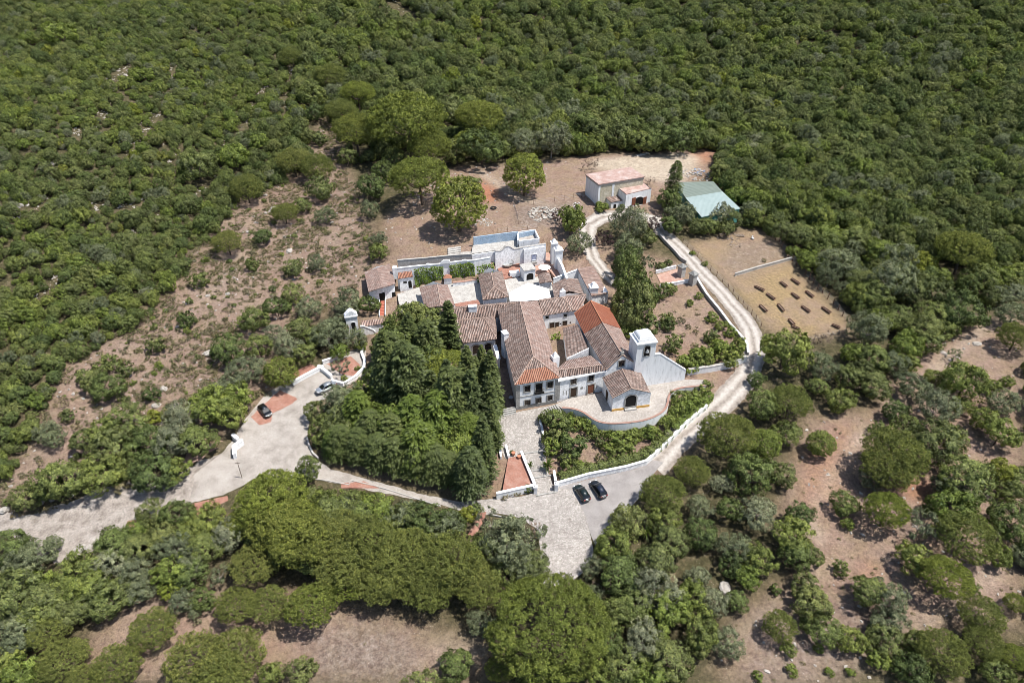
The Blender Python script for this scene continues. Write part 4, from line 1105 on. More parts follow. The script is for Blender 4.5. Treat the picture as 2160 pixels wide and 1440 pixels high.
# small vine pier with a tiled hood
VP = thing("wall_shrine", "small white wall shrine with tiled hood between the two vines", "shrine", W(944, 600, 5.5))
v0 = W(945, 602, 5.6); mb = MB(); mb.box((v0.x, v0.y, 6.4), (1.9, 1.2, 3.4), .15); mb.build("wall", M['white'], VP)
mb = MB(); mb.box((v0.x, v0.y, 8.45), (2.2, 1.5, .7), .15, .25); mb.build("hood", M['tile_orange'], VP)
mb = MB(); mb.box((v0.x + .1, v0.y + 1.3, 8.7), (1.3, .6, 7.4), .15); mb.build("pier", M['old_white'], VP)
# courtyard paving sheets (walled courts behind the house)
def court(name, px, z, m, label):
    p = [W(a, b, z) for a, b in px]; mb = MB(); mb.prism([tuple(q.xy) for q in p], z - 1.2, z)
    return tag(mb.build(name, m), label, None, kind="structure")
court("courtyard", [(944,600),(1010,590),(1020,640),(950,650)], 6.55, M['concrete'], "pale walled court left of the hip-roofed outbuilding")
court("courtyard", [(1062,590),(1160,575),(1172,640),(1075,645)], 6.5, M['concrete'], "pale paved court around the marquee")
court("courtyard", [(838,620),(900,600),(897,650),(845,660)], 6.2, M['concrete'], "pale paved court below the small lodge")
court("courtyard", [(1050,566),(1095,552),(1100,575),(1060,590)], 6.75, M['red_paving'], "red tiled platform in front of the fountain wall")
court("courtyard", [(1105,566),(1148,556),(1142,535),(1158,532),(1185,585),(1178,592),(1150,560),(1160,575),(1110,585)], 6.95, M['pale_red'], "red tiled terrace around the round parasol")
court("courtyard", [(960,640),(1008,632),(1013,640),(1013,652),(962,656)], 8.9, M['red_paving'], "flat red roof slab beside the hip-roofed outbuilding")
LWall = thing("parapet_wall", "low white scalloped wall at the back of the pale court", "wall", W(975, 592, 6.6))
wall_line(LWall, [W(955, 596, 7.5), W(980, 593, 7.6), W(1008, 588, 7.6)], 6, 7.5, .5, M['white'], M['pale_red'])
# fountain wall, tiled panel block, tank and pool
FO = thing("fountain_wall", "white fountain wall with curved top and scrolled niche", "fountain", W(1072, 560, 6.8))
fa, fb = W(1044, 566, 6.8), W(1098, 553, 6.8)
ft = [planehit(x, y, fa, fb) for x, y in ((1044, 529), (1055, 529), (1061, 525), (1066, 519.5), (1072, 518.5), (1077, 521), (1083, 525), (1090, 524), (1097, 523))]
ribbon(MB(), [p.xy for p in ft], 5, [p.z for p in ft], .5).build("wall", M['white'], FO)
ribbon(MB(), [p.xy for p in ft], [p.z + .003 for p in ft], [p.z + .14 for p in ft], .7).build("coping", M['concrete'], FO)
opening(FO, fa, fb, 1070, 536, 1.0, 2.6, kind="niche", arch=True, fill=M['blue_tile'], bars=False, fw=.4, fmat=M['white'])
fc = planehit(1070, 553, fa, fb); mb = MB(); k = 12
vs = [Vector((fc.x + 1.5 * r * math.cos(a), fc.y - .6 + 1.0 * r * math.sin(a), z)) for r, z in ((.6, 6.7), (1, 7.5), (.85, 7.5), (.7, 7.2)) for a in [2 * math.pi * i / k for i in range(k)]]
fs = [(j * k + i, j * k + (i + 1) % k, (j + 1) * k + (i + 1) % k, (j + 1) * k + i) for j in range(3) for i in range(k)] + [tuple(range(3 * k, 4 * k))]
mb.add(vs, fs); mb.build("basin", M['stone'], FO)
for sx in (-1.5, 1.5):
    mb = MB(); mb.tube([(fc.x + sx, fc.y - .1, 7.0), (fc.x + sx * 1.05, fc.y - .3, 8.1), (fc.x + sx * .75, fc.y - .35, 8.8)], .16, 6, .06); mb.build("scroll", M['stone'], FO)
PB = thing("tiled_block", "white block with blue tile panel and parapet, right of the fountain wall", "garden building", W(1125, 560, 7))
pa_, pb2 = W(1105, 563, 7.0), W(1148, 556, 7.0)
ptz = up(pa_, 527)
pd = (pb2 - pa_).xy.normalized(); pn_ = Vector((-pd.y, pd.x))
mb = MB(); mb.prism([tuple(p) for p in (pa_.xy, pb2.xy, pb2.xy + pn_ * .6, pa_.xy + pn_ * .6)], 5, ptz); mb.build("wall", M['white'], PB)
wall_line(PB, [pa_.xy - pd * .8 + pn_ * .9, pb2.xy + pd * .6 + pn_ * .9], 5, ptz + .3, .5, M['old_white'], M['concrete'], name="parapet")
opening(PB, pa_, pb2, 1127, 542, 1.25, 1.6, kind="tile_panel", fill=M['blue_tile'], bars=False, fw=.12, fmat=M['white'])
p = planehit(1127, 552, pa_, pb2); mb = MB(); mb.frame_box(p + Vector((0, -.5, 0)), Vector((pd.x, pd.y, 0)), Vector((-pn_.x, -pn_.y, 0)), Vector((0, 0, 1)), (1.4, .7, .5)); mb.build("wall_basin", M['stone'], PB)
TK = thing("water_tank", "roofless grey tank with pale stained floor above the tiled block", "tank", W(1115, 505, 8.5))
tz_ = 12.2
tk = [W(1093, 513, tz_), W(1137, 508, tz_), W(1128, 489, tz_), W(1092, 494, tz_)]
mb = MB(); mb.prism([tuple(q.xy) for q in tk], 8, 11.7); mb.build("floor", M['terrace_stone'], TK)
for i in range(4):
    a, b = tk[i].xy, tk[(i + 1) % 4].xy; d_ = (b - a).normalized() * .2
    ribbon(MB(), [a + d_ * 1.0, b - d_ * 1.0], 8, tz_ + .7 + .004 * i, .38).build("wall", M['old_white'], TK)
PL = thing("empty_pool", "long empty blue pool with stained concrete floor behind the fountain wall", "pool", W(1040, 510, 8))
pz = 11.4
pq = [W(994, 536, pz - .6), W(1090, 523, pz - .6), W(1090, 490, pz), W(1000, 500, pz)]
mb = MB(); mb.prism([tuple(q.xy) for q in pq], 8, 10.95); mb.build("floor", M['concrete'], PL)
bq0, bq1 = W(999, 516, 11.0), W(1092, 505, 11.0)
ribbon(MB(), [bq0.xy, bq1.xy], 6, [up(bq0, 500), up(bq1, 488)], .35).build("back_wall", M['blue_pool'], PL)
ribbon(MB(), [W(1094, 494, 12.8).xy, W(1128, 487, 12.8).xy], 8, 13.0, .3).build("end_wall", M['blue_pool'], PL)
ribbon(MB(), [W(995, 538, 11.4).xy, W(1044, 531, 11.4).xy], 8, [11.5, 11.5], .35).build("front_wall", M['white'], PL)
SH = thing("steps_hut", "grey concrete steps at the left end of the empty pool", "steps", W(965, 528, 7.8))
q = W(958, 529, 11); steps(SH, W(944, 531, 11), W(972, 527, 11), W(944, 519, 11.2), 4, gz(q.x, q.y), gz(q.x, q.y) + .9, M['concrete'], "tread")
mb = MB(); q = W(984, 530, 11.2); mb.box((q.x, q.y, gz(q.x, q.y) + .2), (3.2, 3.6, 1.1), .15); mb.build("landing", M['concrete'], SH)
# domed gate pillars near the tank
for px, py, z, s_, lab in ((1169, 512, 13.0, 1.5, "white domed gate pillar behind the round leafy tree, right of the tank"), (1178, 526, 12.4, 1.9, "white arched gate pillar with scroll top nearest the red terrace")):
    q = W(px, py, z); t = thing("gate_pillar", lab, "pillar", (q.x, q.y, 7), "domed white pillars by the tank")
    mb = MB(); mb.box((q.x, q.y, (z + 7) / 2), (s_, s_, z - 7), .2); mb.build("shaft", M['old_white'], t)
    mb = MB(); mb.box((q.x, q.y, z + .1), (s_ + .35, s_ + .35, .2), .2); mb.build("cornice", M['old_white'], t)
    mb = MB(); mb.box((q.x, q.y, z + .45), (s_ * .9, s_ * .9, .5), .2, .7); mb.box((q.x, q.y, z + .95), (s_ * .6, s_ * .6, .5), .2, .35); mb.build("cap", M['old_white'], t)
RWALL = thing("terrace_parapet", "long white parapet along the red walk right of the parasol", "wall", W(1185, 560, 7.2))
wall_line(RWALL, [W(1172, 535, 10.4), W(1186, 560, 10.0), W(1196, 588, 9.6)], 5.5, [10.4, 10.0, 9.6], .45, M['old_white'], M['white'])
AR = thing("arched_pavilion", "small pale pavilion with dark arch between fountain steps and tiny red roof", "pavilion", W(1118, 590, 6.6))
q0, q1 = W(1106, 593, 6.6), W(1129, 589, 6.6)
qz = up(q0, 572); qd = (q1 - q0).xy.normalized(); qn = Vector((-qd.y, qd.x))
mb = MB(); mb.prism([tuple(v) for v in (q0.xy, q1.xy, q1.xy + qn * 3.4, q0.xy + qn * 3.4)], 5.5, qz); mb.build("wall", M['old_white'], AR)
mb = MB(); mb.prism([tuple(v) for v in inset([q0.xy, q1.xy, q1.xy + qn * 3.4, q0.xy + qn * 3.4], -.15)], qz + .002, qz + .2); mb.build("slab", M['concrete'], AR)
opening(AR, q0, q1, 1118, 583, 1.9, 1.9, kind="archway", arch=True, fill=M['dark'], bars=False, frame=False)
FS = thing("fountain_steps", "red tiled steps and white bench wall below the fountain", "steps", W(1072, 580, 6.6))
steps(FS, W(1060, 588, 6.6), W(1074, 586, 6.6), W(1060, 577, 6.7), 5, 6.4, 7.0, M['red_paving'], "tread")
mb = MB(); q = W(1085, 578, 6.9); mb.box((q.x, q.y, 7.0), (2.6, 1.4, 1.3), .2); mb.build("bench", M['white'], FS)
# parasol
PA = thing("parasol", "round white parasol on the red tiled terrace", "parasol", W(1149, 565, 7))
q = W(1148.5, 561, 9.0); mb = MB(); k = 12
vs = [q + Vector((0, 0, .35))] + [q + Vector((1.65 * math.cos(2 * math.pi * i / k), 1.65 * math.sin(2 * math.pi * i / k), -.35)) for i in range(k)]
mb.add(vs, [(0, 1 + i, 1 + (i + 1) % k) for i in range(k)]); o = mb.build("canopy", M['canvas'], PA); sm = o.modifiers.new("s", 'SOLIDIFY'); sm.thickness = .04
MB().tube([(q.x, q.y, 6.9), (q.x, q.y, 9.3)], .05).build("pole", M['grey_wood'], PA)

# ------------------------------------------------------------------ barn, green shed
BN = thing("old_barn", "old cream barn with faded pink flat roof and white end wall", "barn", W(1300, 430, 8))
bz = 8.2
ba, bb_ = W(1262, 437, 10.2), W(1362, 412, 10.6)
bt = up(ba, 387)
d_ = (W(1358, 372, bt) - W(1263.5, 388, bt)).xy; f0 = W(1263.5, 388, bt).xy; f1 = W(1358, 372, bt).xy
bdir = (f1 - f0).normalized(); bn = Vector((-bdir.y, bdir.x))
bdep = 8.0
bp = [f0, f1, f1 + bn * bdep, f0 + bn * bdep]
walls(BN, [tuple(p) for p in bp], 5.5, M['cream'], z1=bt - .3)
mb = MB(); mb.prism([tuple(p) for p in inset(bp, -.25)], bt - .3, bt); mb.build("roof", M['pink_slab'], BN)
mb = MB(); mb.prism([tuple(p) for p in inset(bp, -.12)], bt - .75, bt - .31); mb.build("cornice", M['concrete'], BN)
mb = MB(); mb.prism([tuple(p) for p in (f0 - bdir * .05 - bn * .03, f0 + bdir * .6 - bn * .03, f0 + bdir * .6 - bn * .001, f0 - bdir * .05 + bn * .001)], 5.5, bt - .76); mb.prism([tuple(f0 - bdir * .06 - bn * .03), tuple(f0 - bdir * .01 - bn * .03), tuple(f0 - bdir * .01 + bn * (bdep + .03)), tuple(f0 - bdir * .06 + bn * (bdep + .03))], 5.5, bt - .76); mb.build("end_wall", M['old_white'], BN)
mb = MB(); p_ = f0 + bdir * 4.6; mb.prism([tuple(v) for v in (p_ - bn * .06, p_ + bdir * .7 - bn * .06, p_ + bdir * .7, p_)], 5.5, bt - .76); mb.build("pilaster", M['old_white'], BN)
GA = thing("barn_garage", "white garage annex with big red-brown doors in front of the barn", "garage", W(1340, 430, 8))
ga, gb2 = W(1318, 440, 10.2), W(1371, 426, 10.3)
gt_ = up(ga, 412)
gdx = (gb2 - ga).xy.normalized(); gnx = Vector((-gdx.y, gdx.x)); gdep = max(2.5, (f0 - ga.xy).dot(gnx))
gp = [ga.xy, gb2.xy, gb2.xy + gnx * gdep, ga.xy + gnx * gdep]
walls(GA, [tuple(p) for p in gp], 5.5, M['old_white'], tops=[gt_ + .1, gt_ + .1, gt_ + .75, gt_ + .75])
mb = MB(); q_ = inset(gp, .3); mb.prism([tuple(p) for p in q_], gt_ - .3, [gt_ + .18, gt_ + .18, gt_ + .8, gt_ + .8]); mb.build("roof", M['pink_slab'], GA)
opening(GA, ga, gb2, 1347, 424, 3.6, 2.7, kind="doorway", arch=True, fill=M['dark'], bars=False, fw=.2, fmat=M['white'])
for px in (1336.5, 1359.5): opening(GA, ga, gb2, px, 424.5 if px < 1345 else 423, 1.25, 2.3, kind="door", fill=M['brown_wood'], frame=False, bars=False, out=None) ; 
for o in [c for c in GA.children if c.name.startswith("door") and not c.name.startswith("doorway")]:
    for v in o.data.vertices: v.co += (-gnx * .12).to_3d()
LN = thing("barn_lean_to", "small tiled lean-to at the corner of the barn", "lean-to", W(1298, 440, 8))
l0, l1, l2, l3 = W(1289, 427, 12.4), W(1319, 421, 12.4), W(1300, 400, 13.6), W(1270, 408, 13.6)
roof(LN, [[l0, l1, l2, l3]], M['tile_old'])
lq = inset([l0, l1, l2, l3], .2)
walls(LN, [tuple(v) for v in lq], 5.5, M['old_white'], tops=[12.25, 12.25, 13.4, 13.4])
opening(LN, lq[0], lq[1], 1296.5, 437, .9, 1.8, kind="door", frame=False, fill=M['dark'])
SD = thing("green_shed", "large metal shed, pale green and grey-green sheet roof, teal side wall", "shed", W(1500, 450, 8))
sz = 12.4; sr = 13.3
s0, s1, s2, s3 = W(1478, 462, sz), W(1562, 440, sz), W(1513, 388, sz), W(1436, 378, sz)
s0 = W(1480, 458, sz); s3 = W(1425, 384, sz); s2 = W(1505, 383, sz)
m0, m1 = W(1446, 417, sr), W(1524, 404, sr)
roof(SD, [[s0, s1, m1, m0]], M['shed_pale'], name="roof", thick=.1)
roof(SD, [[s2, s3, m0, m1]], M['shed_grey'], name="roof", thick=.1)
sq = inset([s0, s1, s2, s3], .25)
walls(SD, [tuple(v) for v in (sq[0], sq[1], (m1.xy + (sq[1] - s1.xy)), sq[2], sq[3], (m0.xy + (sq[0] - s0.xy)))], 5.5, M['shed_teal'], tops=[sz - .1, sz - .1, sr - .1, sz - .1, sz - .1, sr - .1])

# ------------------------------------------------------------------ free-standing walls, gate posts, kerbs
def drape_wall(name, label, pxs, h, wd, m, cap=None, cat="wall", below=1.0, dzs=None, capw=.14, caph=.12):
    pts = [at(a, b) for a, b in pxs]
    fine = []
    for a, b in zip(pts[:-1], pts[1:]):
        k = max(1, int((b - a).length / 2.5))
        for i in range(k): fine.append(a.lerp(b, i / k).xy)
    fine.append(pts[-1].xy)
    n = len(fine)
    hh = [h] * n if not isinstance(h, (list, tuple)) else [h[0] + (h[1] - h[0]) * i / (n - 1) for i in range(n)]
    z = [gz(p.x, p.y) for p in fine]
    # tops run in straight lines, not with every bump
    t = thing(name, label, cat, (fine[0].x, fine[0].y, z[0]))
    ribbon(MB(), fine, [q - below for q in z], [q + k for q, k in zip(z, hh)], wd).build("wall", m, t)
    if cap: ribbon(MB(), fine, [q + k + .003 for q, k in zip(z, hh)], [q + k + caph for q, k in zip(z, hh)], wd + capw).build("coping", cap, t)
    return t
drape_wall("garden_wall", "long low white wall above the two black cars", [(1170,1028),(1240,1008),(1320,992),(1362,980),(1395,950),(1420,925),(1450,895),(1490,862)], 1.15, .4, M['white'], M['old_white'])
drape_wall("garden_wall", "white end wall below the red terrace, beside the cobbled yard", [(1047,1052),(1128,1034)], 1.5, .45, M['old_white'], M['white'])
drape_wall("garden_wall", "narrow white wall between the red terrace and the cobbled ramp", [(1099,957),(1128,1034)], [.8, 1.5], .42, M['old_white'], M['white'])
drape_wall("garden_wall", "short white stub wall beside the small steps by the conifers", [(1067,944),(1073,968)], .8, .32, M['white'], M['white'])
drape_wall("garden_wall", "low white kerb wall left of the cobbled ramp", [(1046,880),(1052,915),(1054,945),(1057,968)], .6, .28, M['white'], M['white'])
drape_wall("garden_wall", "low white wall edging the shrubs right of the cobbled ramp", [(1137,888),(1143,905),(1146,925),(1150,940)], .6, .28, M['white'], M['white'])
drape_wall("garden_wall", "white gate-side wall below the palm", [(1168,1000),(1172,1022)], 1.0, .35, M['white'], M['white'])
drape_wall("low_wall", "white wall along the forecourt behind the silver car", [(618,812),(640,800),(668,785),(683,778)], .9, .5, M['old_white'], M['white'])
drape_wall("low_wall", "white wall between the silver car and the round flower bed", [(672,777),(690,790),(700,799)], .9, .5, M['old_white'], M['white'])
drape_wall("low_wall", "white wall right of the silver car along the narrow lane", [(700,808),(726,815)], .9, .45, M['old_white'], M['white'])
drape_wall("low_wall", "white curved kerb wall along the narrow lane to the gate tower", [(728,812),(752,797),(768,780),(770,765),(764,750),(765,735)], .7, .45, M['old_white'], M['white'])
drape_wall("low_wall", "white garden wall with square pier behind the round flower bed", [(681,768),(700,762),(718,752)], .9, .45, M['old_white'], M['white'])
drape_wall("gate_wall", "L-shaped white gate wall at the forecourt entrance, long arm", [(497,968),(496,950),(514,937)], 1.3, .6, M['white'], M['white'])
drape_wall("gate_wall", "short white gate wall beside the red paving patch", [(493,925),(504,934)], 1.2, .6, M['white'], M['white'])
drape_wall("kerb", "thin white kerb along the lane below the hedge", [(640,1008),(690,1014),(720,1020),(736,1023),(742,1014),(790,1025),(850,1043),(930,1068)], .22, .2, M['concrete'], None, "kerb")
drape_wall("kerb", "dark stone kerb at the corner of the turning circle", [(648,925),(652,940),(660,957),(672,968)], .5, .35, M['concrete'], None, "kerb")
drape_wall("kerb", "kerb between the cobbled yard and the shrubs below", [(1030,1086),(1070,1093),(1095,1100)], .35, .25, M['stone'], None, "kerb")
drape_wall("track_wall", "pale wall along the inner side of the dirt track", [(1392,500),(1410,520),(1436,549),(1447,556)], .9, .4, M['concrete'], M['concrete'])
drape_wall("track_wall", "pale stepped wall right of the dry garden along the dirt track", [(1468,590),(1490,626),(1518,660),(1540,690),(1560,712),(1574,730),(1577,750)], .9, .4, M['concrete'], M['white'])
drape_wall("track_wall", "stone retaining wall with whitewash at the bend of the track", [(1450,790),(1500,783),(1540,775),(1572,762)], 1.5, .5, M['old_white'], M['concrete'])
drape_wall("paddock_wall", "long low white wall dividing the paddock", [(1550,582),(1600,567),(1665,549),(1690,545)], .75, .3, M['concrete'], M['concrete'])
drape_wall("garden_wall", "pale wall in front of the small red forecourt by the gate posts", [(1392,606),(1425,601),(1456,595)], .8, .35, M['old_white'], M['white'])
drape_wall("garden_wall", "pale wall behind the small red forecourt by the gate posts", [(1383,577),(1405,571),(1425,566)], .8, .35, M['old_white'], M['white'])
sheet("red_paving", px_poly([(1385,580),(1428,568),(1440,590),(1452,593),(1395,602)]), M['pale_red'], .13, 1, 0, "red forecourt between the two stone gate posts", 18)
# red terrace beside the cobbled ramp
q4 = [at(1072,967), at(1100,962), at(1124,1030), at(1060,1044)]
mb = MB(); mb.prism([tuple(p.xy) for p in q4], -1.0, [gz(*p.xy) + k for p, k in zip(q4, (.25, .25, 1.0, 1.2))])
tag(mb.build("red_terrace", M['red_paving']), "red paved terrace between the hedge and the cobbled ramp", None, kind="structure")
for (px, py, h, lab) in ((1436, 583, 3.0, "left stone gate post with dark pyramid cap by the dirt track"), (1460, 599, 3.0, "right stone gate post with dark pyramid cap by the dirt track")):
    p = at(px, py); t = thing("gate_post", lab, "gate post", tuple(p), "stone gate posts")
    mb = MB(); mb.box((p.x, p.y, p.z + h / 2 - .3), (1.5, 1.5, h + .6), .6); mb.build("shaft", M['concrete'], t)
    mb = MB(); mb.box((p.x, p.y, p.z + h + .1), (2.0, 2.0, .2), .6); mb.box((p.x, p.y, p.z + h + .5), (1.7, 1.7, .6), .6, .35); mb.build("cap", M['grey_plinth'], t)
# pillar of the ramp gate
for px, py, lab in ((1173, 1034, "white ball-topped gate pillar at the foot of the ramp beside the garden wall"), (1129, 1040, "white gate pillar at the foot of the ramp beside the red terrace wall")):
    p = at(px, py); t = thing("gate_pillar", lab, "pillar", tuple(p), "pillars at the foot of the ramp")
    mb = MB(); mb.box((p.x, p.y, p.z + .7), (.6, .6, 2.0)); mb.build("shaft", M['white'], t)
    mb = MB(); mb.box((p.x, p.y, p.z + 1.78), (.75, .75, .16)); mb.box((p.x, p.y, p.z + 2.0), (.5, .5, .3), 0, .4); mb.build("cap", M['white'], t)
# step risers across the cobbled ramp
for a, b, lab in (((1106,957),(1146,952), "topmost stone step across the cobbled ramp"), ((1118,995),(1150,989), "second stone step across the cobbled ramp"), ((1124,1009),(1163,1003), "third stone step across the cobbled ramp"), ((1131,1046),(1174,1038), "lowest stone step across the cobbled ramp")):
    A_, B_ = at(*a), at(*b); t = thing("ramp_step", lab, "step", tuple(A_))
    ribbon(MB(), [A_.xy, B_.xy], [gz(*A_.xy) - .2, gz(*B_.xy) - .2], [gz(*A_.xy) + .24, gz(*B_.xy) + .24], .35).build("riser", M['stone'], t)

# ------------------------------------------------------------------ fences
def fence(name, label, pxs, spacing, h, m, wire=True, seed=3, lean=.12, r=.06, nw=3):
    pts = [at(a, b) for a, b in pxs]; rr = random.Random(seed)
    t = thing(name, label, "fence", tuple(pts[0])); tops = []
    acc = 0; posts = []
    for a, b in zip(pts[:-1], pts[1:]):
        L = (b - a).xy.length; s_ = acc
        while s_ < L: posts.append(a.lerp(b, s_ / L).xy); s_ += spacing * rr.uniform(.85, 1.15)
        acc = s_ - L
    for p in posts:
        z = gz(p.x, p.y); q = Vector((p.x + rr.uniform(-lean, lean) + .04, p.y + rr.uniform(-lean, lean), z + h * rr.uniform(.85, 1.1)))
        mb = MB(); mb.tube([(p.x, p.y, z - .3), q], r, 5, r * .85); mb.build("post", m, t); tops.append((Vector((p.x, p.y, z)), q))
    if wire:
        mb = MB()
        for k in range(nw):
            f_ = (k + 1) / (nw + .3)
            for (a0, a1), (b0, b1) in zip(tops[:-1], tops[1:]): mb.tube([a0.lerp(a1, f_), b0.lerp(b1, f_)], .012, 3)
        mb.build("wire", M['metal_grey'], t)
    return t
fence("paddock_fence", "wooden post and wire fence along the wood on the right of the paddock", [(1612,485),(1640,510),(1667,548),(1690,572),(1720,605),(1755,640),(1790,683),(1797,695)], 2.3, 1.7, M['rust'], seed=2, r=.12)
fence("paddock_fence", "rusty post and wire fence between the dirt track and paddock", [(1440,512),(1470,540),(1500,572),(1530,602),(1560,635),(1590,670),(1612,702)], 2.6, 1.5, M['rust'], seed=4, r=.08)
fence("paddock_fence", "short fence closing the near end of the paddock", [(1700,722),(1740,712),(1775,703),(1795,695)], 2.2, 1.5, M['grey_wood'], seed=5, r=.08)
fence("yard_fence", "thin wire fence from the domed pine to the barn", [(1125,432),(1170,425),(1215,418),(1258,412)], 3.2, 1.5, M['rust'], seed=6, r=.05)
fence("yard_fence", "thin wire fence running down from the tyre to the pool", [(1083,432),(1088,450),(1094,475)], 2.6, 1.6, M['rust'], seed=7, r=.06)
fence("yard_fence", "sparse wire fence behind the empty pool", [(1050,492),(1090,488),(1130,482),(1145,478)], 3.0, 1.6, M['rust'], seed=8, r=.04)
# utility pole, gate post bits
p = at(511, 1008); t = thing("utility_pole", "thin grey pole beside the road at the edge of the big pine", "pole", tuple(p))
MB().tube([p, p + Vector((0, 0, 4.2))], .08, 6, .06).build("shaft", M['grey_wood'], t)
MB().box((p.x, p.y, p.z + 4.0), (.9, .08, .08)).build("crossbar", M['grey_wood'], t)

# ------------------------------------------------------------------ feeding troughs in the paddock
TRO = [(105,400,285,495,"far left, nearest the dividing wall"),(590,320,710,415,"pale one right of the dividing wall's end"),(800,260,950,365,"farthest one, close to the wood"),(335,545,480,655,"second from the left in the upper rows"),(805,530,940,640,"in the middle of the upper rows"),(1075,495,1215,610,"right one of the upper rows"),
       (200,760,330,890,"left one of the lower row"),(545,745,655,880,"second from left in the lower row"),(995,780,1150,895,"green-tinged one of the lower row"),(1380,800,1540,915,"right one of the lower row, near the fence"),(750,1030,850,1140,"above the big dark tree"),(825,1165,930,1215,"half hidden by the big dark tree"),(1570,1130,1720,1200,"near the corner fence, beside the bare shrub")]
proto = None
for k, (x0, y0, x1, y1, where) in enumerate(TRO):
    A_, B_ = at(1580 + x0 / 9, 560 + y0 / 9 + 1), at(1580 + x1 / 9, 560 + y1 / 9 + 1)
    c = (A_ + B_) / 2; L = (B_ - A_).xy.length; rz = math.atan2(B_.y - A_.y, B_.x - A_.x)
    if proto is None:
        proto = thing("feeding_trough", "", "trough", (0, 0, 0))
        mb = MB(); mb.box((0, 0, .34), (2.7, .55, .06)); mb.build("base_board", M['grey_wood'], proto)
        for s_ in (-1, 1):
            MB().box((0, s_ * .30, .46), (2.75, .05, .26)).build("side_board", M['rust'], proto)
            MB().box((s_ * 1.36, 0, .46), (.05, .6, .28)).build("end_board", M['rust'], proto)
        for sx in (-1.1, 1.1):
            for sy in (-.25, .25): MB().box((sx, sy, .16), (.08, .08, .34)).build("leg", M['rust'], proto)
        o = proto
    else: o = copy_tree(proto)
    o.location = (c.x, c.y, gz(c.x, c.y)); o.rotation_euler = (0, 0, rz); o.scale = (max(.7, min(1.3, L / 2.75)), 1, 1)
    tag(o, "wooden feeding trough in the paddock, " + where, "trough", "feeding troughs in the paddock")

